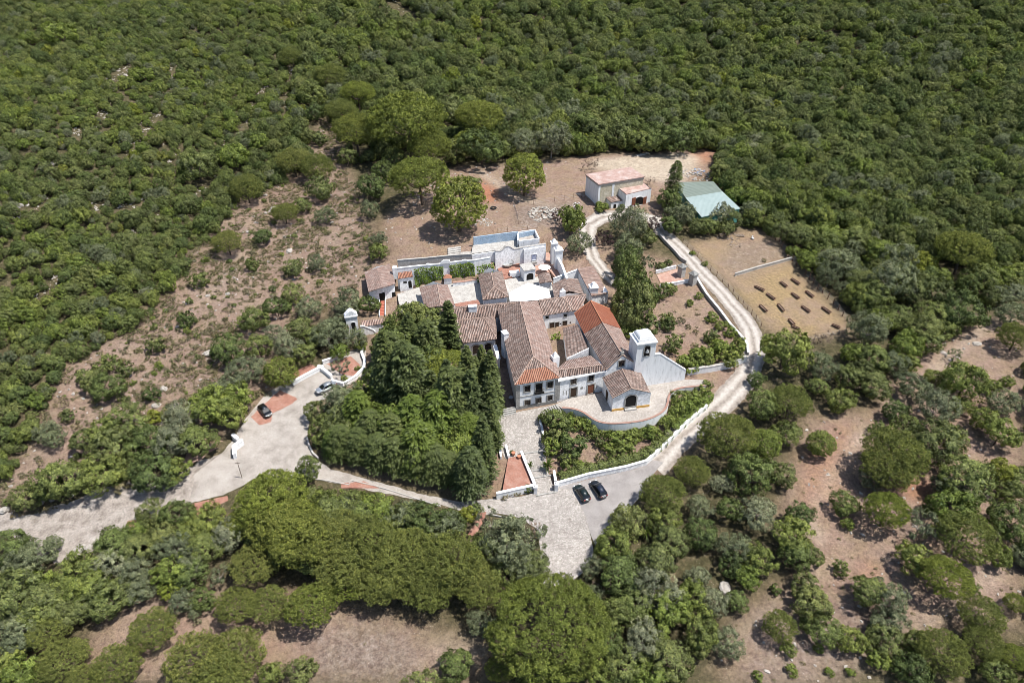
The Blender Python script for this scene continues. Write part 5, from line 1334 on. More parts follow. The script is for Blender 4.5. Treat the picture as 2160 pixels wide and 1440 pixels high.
# ------------------------------------------------------------------ cars
def car(name, label, paint_, px, py, heading, L=4.4, Wd=1.82, H=1.46, hatch=True, roofmat=None):
    p = at(px, py, .3); loc = (p.x, p.y, gz(p.x, p.y) + .13)
    t = thing(name, label, "car", (0, 0, 0)); hw = Wd / 2
    S = L / 4.4
    # body: x forward, sections (x, z bottom, z belt, half width)
    sec = [(-2.20, .42, .62, .62), (-2.14, .30, .86, .80), (-1.9, .24, .93, .92), (-1.2, .22, .95, .98), (0, .20, .93, 1.0), (.9, .22, .92, .99), (1.5, .24, .86, .95), (1.95, .28, .76, .86), (2.14, .34, .66, .74), (2.20, .44, .56, .58)]
    vs = []; fs = []; nsec = 8
    for x, zb, zt, k in sec:
        h = hw * k
        for y, z in ((0, zb), (h * .85, zb), (h, zb + .12), (h * 1.0, zt - .18), (h * .93, zt), (0, zt + .03), ): vs.append((x * S, y, z))
        for y, z in ((-h * .93, zt), (-h * 1.0, zt - .18), (-h, zb + .12), (-h * .85, zb)): vs.append((x * S, y, z))
    n = 10
    for i in range(len(sec) - 1):
        for k in range(n): fs.append((i * n + k, (i + 1) * n + k, (i + 1) * n + (k + 1) % n, i * n + (k + 1) % n))
    fs += [tuple(range(n)), tuple(range((len(sec) - 1) * n, len(sec) * n))[::-1]]
    mb = MB(); mb.add(vs, fs); body = mb.build("body", paint_, t, smooth=True); ss = body.modifiers.new("s", 'SUBSURF'); ss.levels = 1; ss.render_levels = 2
    # greenhouse: dark glass band, painted roof on top
    rear = -2.0 if hatch else -1.55
    gh = [(rear, .93, .80), (rear + .42, H - .06, .66), (-.4, H - .01, .70), (.35, H - .06, .68), (1.15, .90, .80)]
    vs = []; fs = []
    for x, z, k in gh: vs += [(x * S, hw * k, min(z, H - .05)), (x * S, -hw * k, min(z, H - .05))]
    low = []
    for x, z, k in gh: vs += [(x * S, hw * .90, .88), (x * S, -hw * .90, .88)]
    m_ = len(gh)
    for i in range(m_ - 1):
        a, b = 2 * i, 2 * i + 2
        fs += [(a, b, b + 1, a + 1), (a, 2 * m_ + a, 2 * m_ + b, b), (a + 1, b + 1, 2 * m_ + b + 1, 2 * m_ + a + 1)]
    mb = MB(); mb.add(vs, fs); g = mb.build("glasshouse", M['glass'], t, smooth=False); bevel(g, .04)
    mb = MB(); vs = []
    for x, z, k in ((rear + .36, H - .09, .64), (-.4, H, .69), (.42, H - .07, .66)): vs += [(x * S, hw * k, z), (x * S, 0, z + .03), (x * S, -hw * k, z)]
    mb.add(vs, [(0, 3, 4, 1), (1, 4, 5, 2), (3, 6, 7, 4), (4, 7, 8, 5)]); o = mb.build("roof", roofmat or paint_, t, smooth=True); sm = o.modifiers.new("s", 'SOLIDIFY'); sm.thickness = .05
    for sy in (-1, 1):
        mb = MB(); mb.tube([(rear * S + .1, sy * hw * .80, .94), ((rear + .42) * S, sy * hw * .67, H - .05)], .05, 5); mb.tube([(.38 * S, sy * hw * .69, H - .06), (1.15 * S, sy * hw * .82, .91)], .045, 5); mb.tube([(-.45 * S, sy * hw * .72, H - .03), (-.42 * S, sy * hw * .92, .90)], .035, 5); mb.build("window_pillar", paint_, t)
        for sx in (1.36, -1.32):
            mb = MB(); mb.tube([(sx * S, sy * hw * .78, .33), (sx * S, sy * hw * .99, .33)], .33, 16); wh = mb.build("wheel", M['tyre'], t)
            mb = MB(); mb.tube([(sx * S, sy * hw * .97, .33), (sx * S, sy * hw * 1.005, .33)], .21, 12); mb.build("rim", M['rim'], wh)
        mb = MB(); mb.box((2.02 * S, sy * hw * .62, .66), (.28, .36, .16)); bevel(mb.build("headlight", M['lamp'], t), .04)
        mb = MB(); mb.box((-2.10 * S, sy * hw * .66, .80), (.14, .30, .20)); bevel(mb.build("tail_light", M['lamp_red'], t), .03)
        mb = MB(); mb.box((.82 * S, sy * (hw + .10), .98), (.16, .20, .13)); bevel(mb.build("mirror", paint_, t), .03)
    mb = MB(); mb.box((2.2 * S, 0, .46), (.03, .5, .11)); mb.build("number_plate", M['plate'], t)
    mb = MB(); mb.box((-2.17 * S, 0, .70), (.06, .5, .12)); mb.build("number_plate", M['plate'], t)
    t.location = loc; t.rotation_euler = (0, 0, heading); t["_o"] = (0, 0, 0)
    return t
def heading(ax, ay, bx, by):
    """from pixel a (tail) to pixel b (nose)"""
    a, b = at(ax, ay), at(bx, by); return math.atan2(b.y - a.y, b.x - a.x)
car("parked_car", "black hatchback on the left of the pair parked on the asphalt, beside the cobbles", M['car_green'], 1227.5, 1042, heading(1239, 1061, 1216, 1024), 4.3, 1.82, 1.45)
car("parked_car", "black estate car with pale rear plate, right one of the pair on asphalt", M['car_black'], 1262, 1034, heading(1274, 1053, 1250, 1017), 4.5, 1.84, 1.5, roofmat=M['car_blue'])
car("parked_car", "black hatchback alone on the faded red paving", M['car_black'], 559.5, 869, heading(549, 856, 570, 881), 4.0, 1.72, 1.42)
car("parked_car", "silver saloon beside the white wall of the forecourt", M['car_silver'], 688, 820, heading(707, 810, 669, 830), 4.6, 1.8, 1.42, hatch=False)
car("parked_car", "dark car half hidden under the trees by the narrow lane", M['car_black'], 797, 752, heading(797, 758, 800, 745), 4.2, 1.75, 1.45)

# ------------------------------------------------------------------ odds and ends of the yards
p = at(1041, 440); t = thing("scrap_ring", "old dark tyre lying in the bare yard", "scrap tyre", (p.x, p.y, p.z))
mb = MB(); k = 18; pts = [(p.x + .75 * math.cos(2 * math.pi * i / k), p.y + .75 * math.sin(2 * math.pi * i / k), p.z + .22) for i in range(k + 1)]
mb.tube(pts, .22, 8); mb.build("rubber", M['tyre'], t)
def heap(name, label, cat, px, py, wpx, h, m, seed, n=26, flat=.5):
    """a pile of irregular lumps"""
    p = at(px, py); s = wpx * (p.y * CP + (HC - p.z) * SP) / F / 2; r = random.Random(seed); bm = bmesh.new()
    for i in range(n):
        a = r.uniform(0, 6.28); d = s * math.sqrt(r.random()); sz_ = r.uniform(.12, .34) * max(.6, s * .35)
        x, y = p.x + d * math.cos(a), p.y + d * math.sin(a)
        z = gz(x, y) + max(0, h * (1 - d / s)) * r.uniform(.2, 1)
        mtx = Matrix.Translation((x, y, z)) @ Matrix.Rotation(r.uniform(0, 6), 4, 'Z') @ Matrix.Rotation(r.uniform(-.7, .7), 4, 'X') @ Matrix.Diagonal((sz_ * r.uniform(.7, 2), sz_, sz_ * flat, 1))
        q = bmesh.ops.create_icosphere(bm, subdivisions=1, radius=1, matrix=mtx)
        for v in q['verts']: v.co += Vector((r.uniform(-1, 1), r.uniform(-1, 1), r.uniform(-1, 1))) * sz_ * .18
    me = bpy.data.meshes.new(name); bm.to_mesh(me); bm.free(); me.materials.append(m)
    o = bpy.data.objects.new(name, me); COL.objects.link(o); return tag(o, label, cat)
heap("rubble_heap", "grey rubble heap scattered between the pool fence and barn", "rubble", 1150, 452, 75, .5, M['rock'], 1, 90)
heap("rubble_heap", "pale rubble strewn around the blue tarpaulin", "rubble", 1470, 368, 60, .4, M['rock'], 2, 60)
heap("rubble_heap", "stones piled along the near edge of the wood behind the barn", "rubble", 1438, 330, 26, 1.6, M['rock'], 3, 40)
heap("white_bags", "heap of white plastic sheeting at the left of the barn", "sheeting", 1217, 433, 22, 1.2, M['white_sheet'], 4, 24, .8)
heap("timber_pile", "pale planks scattered along the far fence of the paddock", "timber", 1540, 505, 60, .2, M['grey_wood'], 6, 40, .25)
heap("stone_pile", "white stones strewn under the domed pines near the pool", "stones", 1025, 470, 40, .1, M['rock'], 8, 60)
p = at(1560, 497); t = thing("pallet", "weathered timber pallet near the far end of the paddock", "pallet", tuple(p))
for k in range(6): MB().box((p.x + k * .42 - 1, p.y, p.z + .16), (.3, 1.5, .05), .1).build("board", M['grey_wood'], t)
for k in (-1, 0, 1): MB().box((p.x, p.y + k * .6, p.z + .06), (2.6, .12, .1), .1).build("bearer", M['grey_wood'], t)
p = at(1588, 505); t = thing("white_chair", "white plastic seat lying near the paddock's far corner", "chair", tuple(p))
MB().box((p.x, p.y, p.z + .4), (.6, .6, .08), .5).build("seat", M['white_sheet'], t); MB().box((p.x - .2, p.y + .28, p.z + .75), (.6, .08, .7), .5).build("backrest", M['white_sheet'], t)
for sx in (-.22, .22):
    for sy in (-.22, .22): MB().tube([(p.x + sx, p.y + sy, p.z), (p.x + sx, p.y + sy, p.z + .4)], .04, 5).build("leg", M['white_sheet'], t)
heap("tarpaulin", "crumpled blue tarpaulin beside the rubble above the green shed", "tarpaulin", 1478, 362, 34, .5, M['plastic_blue'], 5, 22, .4)
p0, p1 = at(1342, 330), at(1367, 324)
mb = MB(); d_ = (p1 - p0).xy.normalized(); ribbon(mb, [p0.xy, p1.xy], [p0.z, p1.z], [p0.z + .35, p1.z + .35], .9); o = mb.build("concrete_beam", M['concrete']); tag(o, "long pale concrete beam lying at the edge of the wood", "beam")
for px, py, lab in ((1083, 961, "potted plant urn beside the short white stub wall"), (1095, 968, "terracotta pot at the corner of the red terrace")):
    p = at(px, py); t = thing("plant_pot", lab, "plant pot", tuple(p)); mb = MB(); mb.tube([p + Vector((0, 0, .25)), p + Vector((0, 0, .9))], .25, 10, .42); mb.build("pot", M['terracotta'], t)
# garden table with two white chairs in the shaded lane
p = W(1078, 838, 4.3)
t = thing("garden_table", "small dark table in the shaded lane beside the house", "table", (p.x, p.y, 4.0)); MB().tube([(p.x, p.y, gz(p.x, p.y)), (p.x, p.y, gz(p.x, p.y) + .7)], .06).build("leg", M['metal_grey'], t); MB().tube([(p.x, p.y, gz(p.x, p.y) + .7), (p.x, p.y, gz(p.x, p.y) + .76)], .5, 14).build("tabletop", M['metal_grey'], t)

# ------------------------------------------------------------------ plants: leaf meshes
def leaf_mesh(name, C, Nn, T, l, wd, tint, m):
    """one small rhombus per leaf clump: centres C, normals Nn, long axis T"""
    n = len(C); B = np.cross(Nn, T); B /= np.linalg.norm(B, axis=1)[:, None] + 1e-9
    l = np.asarray(l).reshape(-1, 1); wd = np.asarray(wd).reshape(-1, 1)
    v = np.empty((n, 4, 3)); v[:, 0] = C - T * l; v[:, 1] = C + B * wd - T * l * .1; v[:, 2] = C + T * l; v[:, 3] = C - B * wd - T * l * .1
    me = bpy.data.meshes.new(name)
    me.vertices.add(4 * n); me.vertices.foreach_set("co", v.reshape(-1))
    me.loops.add(4 * n); me.loops.foreach_set("vertex_index", np.arange(4 * n))
    me.polygons.add(n); me.polygons.foreach_set("loop_start", np.arange(0, 4 * n, 4))
    me.update()
    a = me.attributes.new("tint", 'FLOAT', 'POINT'); a.data.foreach_set("value", np.repeat(np.clip(tint, 0, 1), 4))
    me.materials.append(m); return me
def unit(v): return v / (np.linalg.norm(v, axis=-1, keepdims=True) + 1e-9)
def perp(n, rng):
    t = rng.normal(size=n.shape); t -= (t * n).sum(1, keepdims=True) * n; return unit(t)
def crown(name, seed, m, Rr=3.0, zc=2.7, zs=.85, nl=16, lobe=(.34, .52), leaves=8000, ll=.14, lw=.078, jit=.6, zmin=-.55, needle=False, squash=(1, 1), rag=(.78, 1.15), per=44, tuft=.52, core=.60):
    rng = np.random.default_rng(seed)
    d = unit(rng.normal(size=(nl * 3, 3))); d = d[d[:, 2] > (-.35 if not needle else -.05)][:nl]
    lr = rng.uniform(lobe[0], lobe[1], len(d)); c = d * (1 - lr * .8)[:, None] * rng.uniform(rag[0], rag[1], (len(d), 1))
    c = np.vstack([c, [[0, 0, -.05]]]); lr = np.append(lr, core)
    toff = rng.uniform(-.16, .16, len(lr))
    P = []; Nn = []; TI = []
    need = leaves
    wgt = lr ** 2; wgt /= wgt.sum()
    while need > 0:
        k = rng.choice(len(lr), need * 2, p=wgt); q = unit(rng.normal(size=(need * 2, 3)))
        p = c[k] + q * (lr[k] * rng.uniform(.80, 1.06, need * 2) * (1 + .10 * np.sin(q[:, 0] * 9 + k) * np.cos(q[:, 1] * 8)))[:, None]
        ok = p[:, 2] > zmin + rng.uniform(-.1, .1, len(p))
        for j in range(len(lr)):
            ok &= ~((np.linalg.norm(p - c[j], axis=1) < lr[j] * .74) & (k != j))
        P.append(p[ok]); Nn.append(q[ok]); TI.append(toff[k[ok]]); need = leaves - sum(len(x) for x in P)
        if len(P) > 12: break
    P = np.vstack(P)[:leaves]; Nn = np.vstack(Nn)[:leaves]; TI = np.concatenate(TI)[:leaves]
    # leaves gather in tufts at the twig ends, each tuft a small ball of its own
    nc = max(12, int(leaves / per)); ci = rng.integers(0, nc, len(P)); cc = P[:nc][ci]; cn = Nn[:nc][ci]
    hv = unit(rng.normal(size=(len(P), 3)) + cn * 1.0); cr = (tuft / Rr) * rng.uniform(.6, 1.35, nc)[ci]
    P = cc + hv * (cr * rng.uniform(.55, 1.05, len(P)))[:, None]; Nn = unit(hv * .9 + cn * .35); TI = TI[:nc][ci] + rng.uniform(-.24, .24, nc)[ci]
    n = len(P)
    out = unit(P + np.array([0, 0, .25]))
    nn = unit(Nn * .75 + out * .35 + rng.normal(size=(n, 3)) * jit * .6)
    if needle:
        T = unit(Nn * .35 + np.array([0, 0, .25]) + rng.normal(size=(n, 3)) * .7); nn = unit(nn - (nn * T).sum(1, keepdims=True) * T)
    else: T = perp(nn, rng)
    C = P * Rr * np.array([squash[0], squash[1], zs]) + np.array([0, 0, zc])
    s = rng.uniform(.6, 1.35, n)
    return leaf_mesh(name, C, nn, T, ll * s, lw * s, .5 + TI + rng.normal(size=n) * .16, m)
def cone_crown(name, seed, m, h=10., Rr=2.2, nb=230, per=16, droop=.35, ll=.30, lw=.13, shape=.8, z0=.6):
    """conifer: sprays along drooping branches"""
    rng = np.random.default_rng(seed)
    C = []; T = []; Nn = []; TI = []
    for i in range(nb):
        t = (i + rng.random()) / nb; z = z0 + (h - z0) * t
        r = Rr * ((1 - t) ** shape) * (min(1, (t + .06) * 6) ** .6) * rng.uniform(.75, 1.15) + .12
        a = rng.uniform(0, 2 * math.pi); dirv = np.array([math.cos(a), math.sin(a), 0])
        side = np.array([-math.sin(a), math.cos(a), 0]); tone = rng.uniform(-.15, .15)
        for k in range(per):
            f = .25 + .75 * (k + rng.random()) / per
            p = dirv * (r * f) + np.array([0, 0, z + r * (.28 * f - droop * f * f)]) + side * rng.normal() * .24 * r * (1 - f * .6) + rng.normal(size=3) * .05
            tv = unit(dirv * 1.0 + np.array([0, 0, .25 - droop * f * 1.6]) + side * rng.normal() * .5)
            nv = unit(np.array([0, 0, 1.]) + dirv * .5 + rng.normal(size=3) * .35); nv = unit(nv - nv.dot(tv) * tv)
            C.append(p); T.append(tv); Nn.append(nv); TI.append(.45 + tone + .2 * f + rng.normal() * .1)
    n = len(C); s = rng.uniform(.6, 1.3, n)
    return leaf_mesh(name, np.array(C), np.array(Nn), np.array(T), ll * s, lw * s, np.array(TI), m)
def trunk(name, seed, m, h, r, limbs=4, spread=1.2, top=None):
    rr = random.Random(seed); mb = MB(); lean = Vector((rr.uniform(-.2, .2), rr.uniform(-.2, .2), 0))
    mb.tube([(0, 0, -.4), Vector((0, 0, h * .35)) + lean * .3, Vector((0, 0, h * .7)) + lean], r, 7, r * .7)
    s_ = Vector((0, 0, h * .68)) + lean
    for k in range(limbs):
        a = 6.28 * k / limbs + rr.uniform(-.4, .4); e = s_ + Vector((math.cos(a) * spread, math.sin(a) * spread, (top or h * .55) * rr.uniform(.7, 1)))
        mb.tube([s_, s_.lerp(e, .5) + Vector((0, 0, -.15 * spread)), e], r * .6, 5, r * .2)
    me = bpy.data.meshes.new(name); me.from_pydata([tuple(v) for v in mb.v], [], mb.f); me.materials.append(m); return me

KIND = {}   # look -> (object name, category, noun, [(crown, trunk)], radius, centre height)
def kind(look, oname, cat, noun, crowns, tr, R_, zc): KIND[look] = (oname, cat, noun, crowns, tr, R_, zc)
tb1 = trunk("trunk", 1, M['bark'], 2.6, .16, 5, 1.3); tb2 = trunk("trunk", 2, M['grey_bark'], 2.8, .15, 6, 1.4)
kind('dark', 'broadleaf_tree', 'tree', 'dark green rounded tree', [crown("crown", 10 + i, M['leaf_dark'], nl=14 + 3 * i, zs=(.8, .9, .75, .95)[i], squash=((1, 1), (1.1, .9), (.92, 1.08), (1, 1))[i]) for i in range(4)], tb1, 3.0, 2.6)
kind('bright', 'broadleaf_tree', 'tree', 'bright green rounded tree', [crown("crown", 20 + i, M['leaf_bright'], nl=18 + 4 * i, lobe=(.26, .42), zs=(.85, .95, .8)[i]) for i in range(3)], tb1, 3.0, 2.6)
kind('grey', 'olive_tree', 'olive tree', 'silvery grey-green tree', [crown("crown", 30 + i, M['leaf_grey'], nl=20 + 4 * i, lobe=(.24, .44), leaves=8000, ll=.13, lw=.06, jit=.8, tuft=.46, per=38, zs=(.85, .95, .8)[i]) for i in range(3)], tb2, 3.0, 2.6)
kind('yellow', 'broadleaf_tree', 'tree', 'yellow-green tree', [crown("crown", 40 + i, M['leaf_yellow'], nl=16, lobe=(.28, .42)) for i in range(2)], tb1, 3.0, 2.6)
tp_ = trunk("trunk", 5, M['bark'], 6.0, .34, 7, 3.4, 2.6)
kind('pine', 'stone_pine', 'pine', 'domed pine', [crown("crown", 50 + i, M['leaf_pine'], Rr=6, zc=6.0, zs=(.62, .70, .66)[i], nl=80, lobe=(.14, .22), leaves=36000, ll=.15, lw=.055, rag=(.92, 1.06), zmin=-.38, needle=True, per=14, tuft=.32, core=.86, squash=((1, 1), (1.08, .94), (.95, 1.06))[i]) for i in range(3)], tp_, 6.0, 6.3)
kind('bigpine', 'stone_pine', 'pine', 'huge domed pine', [crown('crown', 58, M['leaf_pine_green'], Rr=10, zc=8.0, zs=.58, nl=90, lobe=(.12, .21), leaves=85000, ll=.17, lw=.06, zmin=-.38, needle=True, per=14, tuft=.36, core=.90, rag=(.97, 1.03))], tp_, 10.0, 8.4)
kind('globe', 'stone_pine', 'pine', 'dense globe-shaped pine', [crown('crown', 56 + i, (M['leaf_pine'], M['leaf_bright'])[i], Rr=4, zc=4.1, zs=.88, nl=64, lobe=(.17, .27), leaves=20000, ll=.14, lw=.06, zmin=-.8, per=13, tuft=.27, core=.86, rag=(.93, 1.04)) for i in range(2)], tp_, 4.0, 4.1)
kind('olivepine', 'stone_pine', 'pine', 'olive-tinted pine', [crown("crown", 60 + i, M['leaf_pine_olive'], Rr=6, zc=5.4, zs=(.70, .78)[i], nl=74, lobe=(.15, .23), leaves=34000, ll=.15, lw=.055, rag=(.86, 1.10), zmin=-.45, needle=True, per=14, tuft=.32, core=.84) for i in range(2)], tp_, 6.0, 5.8)
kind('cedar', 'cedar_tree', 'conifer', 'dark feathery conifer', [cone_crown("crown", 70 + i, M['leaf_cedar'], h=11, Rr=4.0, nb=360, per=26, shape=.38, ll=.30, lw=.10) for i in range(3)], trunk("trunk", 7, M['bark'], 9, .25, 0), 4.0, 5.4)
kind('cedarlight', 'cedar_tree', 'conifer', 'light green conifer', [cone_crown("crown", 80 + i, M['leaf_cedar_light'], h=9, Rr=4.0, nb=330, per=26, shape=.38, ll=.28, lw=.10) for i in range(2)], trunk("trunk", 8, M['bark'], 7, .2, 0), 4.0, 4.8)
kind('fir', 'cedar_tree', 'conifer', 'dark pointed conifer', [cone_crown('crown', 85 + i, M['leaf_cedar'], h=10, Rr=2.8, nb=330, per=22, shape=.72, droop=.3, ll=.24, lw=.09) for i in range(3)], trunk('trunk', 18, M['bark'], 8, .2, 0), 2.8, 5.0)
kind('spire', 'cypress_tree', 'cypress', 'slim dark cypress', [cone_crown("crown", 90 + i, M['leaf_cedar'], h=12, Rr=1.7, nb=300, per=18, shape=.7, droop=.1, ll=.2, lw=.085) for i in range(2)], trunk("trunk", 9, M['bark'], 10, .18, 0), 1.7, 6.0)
kind('shrub', 'shrub', 'shrub', 'low dry shrub', [crown("foliage", 100 + i, M['leaf_dry'], Rr=1.0, zc=.45, zs=.65, nl=9, lobe=(.3, .5), leaves=600, ll=.10, lw=.055, per=24, tuft=.22, zmin=-.7) for i in range(4)], None, 1.0, .45)
kind('bush', 'shrub', 'shrub', 'round green shrub', [crown("foliage", 110 + i, M['leaf_dark'], Rr=1.5, zc=1.0, zs=.85, nl=12, lobe=(.28, .45), leaves=2600, ll=.11, lw=.062, per=30, tuft=.30, zmin=-.7) for i in range(2)], None, 1.5, 1.0)
kind('greenbush', 'shrub', 'shrub', 'bright leafy shrub', [crown("foliage", 115 + i, M['leaf_bright'], Rr=1.5, zc=1.0, zs=.8, nl=12, lobe=(.28, .45), leaves=2400, ll=.12, lw=.068, per=30, tuft=.32, zmin=-.7) for i in range(2)], None, 1.5, 1.0)
kind('plum', 'plum_tree', 'plum tree', 'dark purple tree', [crown("crown", 120, M['leaf_plum'], nl=18, lobe=(.26, .42), leaves=2200)], tb1, 3.0, 2.8)
kind('sparse', 'bare_shrub', 'bare shrub', 'sparse brown shrub', [crown("crown", 125 + i, M['leaf_twig'], nl=14, lobe=(.22, .5), leaves=620, ll=.32, lw=.035, jit=1.2) for i in range(2)], trunk("trunk", 11, M['bark'], 2.6, .09, 8, 1.6, 2.0), 3.0, 2.6)
kind('willow', 'olive_tree', 'olive tree', 'loose twiggy grey tree', [crown("crown", 128, M['leaf_grey'], nl=16, lobe=(.22, .5), leaves=1200, ll=.25, lw=.07, jit=1.1)], trunk("trunk", 12, M['grey_bark'], 2.8, .14, 8, 1.7, 2.0), 3.0, 2.6)

PLACED = []     # x, y, r of every plant placed by hand, for the woods to keep clear of
REG = []        # (root, look, px, py, w)
PROTO = {}
vr = random.Random(77)
def instance(look, p, s, rz, sz=1.0, which=None):
    oname, cat, noun, crowns, tr, R_, zc = KIND[look]
    k = vr.randrange(len(crowns)) if which is None else which % len(crowns)
    if tr is None:
        o = bpy.data.objects.new(oname, crowns[k]); COL.objects.link(o)
    else:
        o = bpy.data.objects.new(oname, None); COL.objects.link(o); o.empty_display_size = .5
        c = bpy.data.objects.new("crown", crowns[k]); COL.objects.link(c); c.parent = o
        t = bpy.data.objects.new("trunk", tr); COL.objects.link(t); t.parent = o
        PROTO.setdefault((look, k), c)
    if tr is None: PROTO.setdefault((look, k), o)
    o.location = p; o.rotation_euler = (vr.uniform(-.05, .05), vr.uniform(-.05, .05), rz); o.scale = (s, s, s * sz)
    o["category"] = cat
    return o
def plant(look, px, py, wpx, hz=1.0, keep=True):
    R_, zc = KIND[look][5], KIND[look][6]
    r = 4.0
    for _ in range(3):
        s = r / R_; p = at(px, py, zc * s * hz); dep_ = p.y * CP + (HC - p.z) * SP; r = wpx * dep_ / F / 2
    base = Vector((p.x, p.y, gz(p.x, p.y) - .05))
    o = instance(look, base, r / R_, vr.uniform(0, 6.28), hz * vr.uniform(.92, 1.08))
    PLACED.append((p.x, p.y, r)); REG.append((o, look, px, py, wpx)); return o
def lot(ox, oy, k, spec):
    """spec rows 'look x y w' in an enlarged crop of the photo with origin ox, oy and scale k"""
    for row in spec.split(";"):
        q = row.split()
        if len(q) >= 4: plant(q[0], ox + float(q[1]) / k, oy + float(q[2]) / k, float(q[3]) / k, float(q[4]) if len(q) > 4 else 1.0)

# lower right woodland
lot(1440, 960, 3, """olivepine 1300 70 330;pine 1290 350 270;olivepine 1800 500 370;pine 1650 770 310;olivepine 1890 1000 270;dark 2080 420 260;pine 2110 930 140;olivepine 1640 1250 320;olivepine 1900 1190 240;pine 2100 1280 190;dark 1450 1370 220;
olivepine 610 1080 210;dark 770 830 180;dark 820 950 220;dark 880 1090 230;bright 1070 1170 180;dark 1170 870 210;grey 1290 920 240;grey 1310 1050 220;dark 1270 1170 220;bright 1240 1300 140;grey 1195 160 160;dark 1020 300 170;bright 1040 435 80;bush 1000 715 110;
olivepine 60 100 220;dark 430 140 280;grey 250 180 140;dark 640 130 150;grey 110 330 160;dark 310 350 170;grey 480 370 240;bright 690 510 250;dark 740 385 170;dark 820 630 140;dark 720 650 200;grey 750 580 120;grey 330 590 200;bright 480 660 210;dark 300 690 160;bright 410 780 160;dark 110 500 190;grey 190 540 120;grey 90 780 160;bright 60 900 210;grey 200 930 180;bright 100 1100 250;dark 100 1190 170;grey 290 1190 200;dark 340 930 150;bush 590 850 80;bright 670 1230 100;greenbush 860 1220 60;greenbush 690 1360 80;greenbush 930 1370 60;greenbush 1065 1370 60;greenbush 480 1400 70;bush 1840 840 90;bright 1470 660 220;willow 1500 450 250;bright 1710 340 260;dark 1800 150 330;grey 1680 220 200;yellow 2020 110 180;dark 2080 240 170;bright 2000 650 150;dark 2130 150 160;dark 1480 1200 160;grey 2140 640 150;dark 2000 1400 200;dark 1560 330 90""")
lot(1440, 480, 3, """bright 645 790 300;dark 470 960 110;grey 880 880 200;dark 850 1010 140;bright 1000 1090 180;olivepine 680 1110 270;dark 500 1120 200;olivepine 285 1320 350;globe 520 1370 200;dark 650 1300 170;globe 880 1370 175;olivepine 1330 1430 390;grey 1170 660 230;grey 990 230 250;grey 1330 340 280;grey 1360 210 210;yellow 1510 230 170;pine 1780 140 340;dark 1770 540 260;dark 1500 640 220;dark 1570 560 190;grey 2000 430 150;grey 2100 410 140;grey 2090 550 180;olivepine 2110 690 220;bright 1780 980 270;grey 1600 1150 250;bright 1590 945 110;willow 1720 810 100;bright 1400 750 190;dark 1200 830 210;grey 1340 870 170;grey 1450 1000 210;dark 1210 1000 200;bright 1080 800 140;grey 1010 385 100;bright 1770 1130 140;bright 1960 1010 110;bright 2060 980 90;grey 2040 1120 190;bright 1920 1220 170;bright 2000 1310 210;dark 1620 1370 280;dark 1350 1170 150;bush 1230 1270 110;dark 1400 1290 200;bright 1690 1340 190;dark 1090 330 150;dark 1220 440 190;bright 1270 610 180;dark 1340 560 200;dark 1560 740 170;bright 1420 860 150;dark 1130 900 150;dark 1050 960 160;bright 1680 640 150;dark 1600 420 220;dark 1450 420 180;bright 1250 160 200;dark 900 130 190;dark 760 60 190;dark 640 30 150;bright 930 60 200;dark 1080 70 200;sparse 865 690 130;plum 1440 300 60""".replace("plum 1440 300 60", "dark 1880 330 200"))
# lower left
lot(0, 960, 3, """dark 400 180 300;bright 620 130 270;dark 810 70 170;dark 980 110 260;bright 1110 90 180;dark 300 230 180;dark 175 265 170;shrub 780 210 115;shrub 105 375 70;shrub 245 345 60;shrub 320 330 80;
dark 60 590 230;grey 230 640 220;grey 130 730 240;dark 60 810 170;dark 960 370 180;dark 1130 370 190;dark 1010 500 190;dark 740 575 250;dark 870 600 230;grey 1100 600 230;dark 1300 580 210;grey 1450 500 220;bright 1330 410 200;grey 720 690 240;grey 860 730 210;bright 500 750 270;bright 560 840 260;bright 390 890 240;dark 120 900 310;dark 300 930 290;dark 700 900 260;bright 1080 740 220;dark 1220 760 190;yellow 1080 840 150;grey 1150 930 180;dark 1285 910 150;willow 1390 760 160;
olivepine 1610 700 300;olivepine 1490 950 250;olivepine 1690 940 260;pine 1980 950 320;olivepine 970 1090 280;olivepine 1230 1290 370;olivepine 1490 1250 350;olivepine 1390 1420 380;olivepine 740 1330 290;olivepine 395 1290 300;dark 1905 1360 175;bright 1720 1390 160;olivepine 310 1090 260;grey 130 1100 260;grey 100 1200 220;dark 40 1010 170;bright 250 1000 250;dark 430 1000 210;dark 530 950 200;bright 50 1310 210;bright 130 1400 240;olivepine 520 1430 220;grey 1230 1000 80;pine 1720 270 450;pine 1770 420 420;pine 1950 520 430;olivepine 2120 520 400;pine 1560 420 260;pine 1860 460 400;dark 1650 500 220;dark 1950 650 260;dark 1760 620 220;dark 830 830 180;dark 630 930 170;grey 900 850 200;bright 1230 500 190;bright 1180 480 150;bright 860 480 150;grey 1200 690 180;bright 250 830 200;grey 40 720 180;grey 330 560 110;shrub 1250 1050 60""")
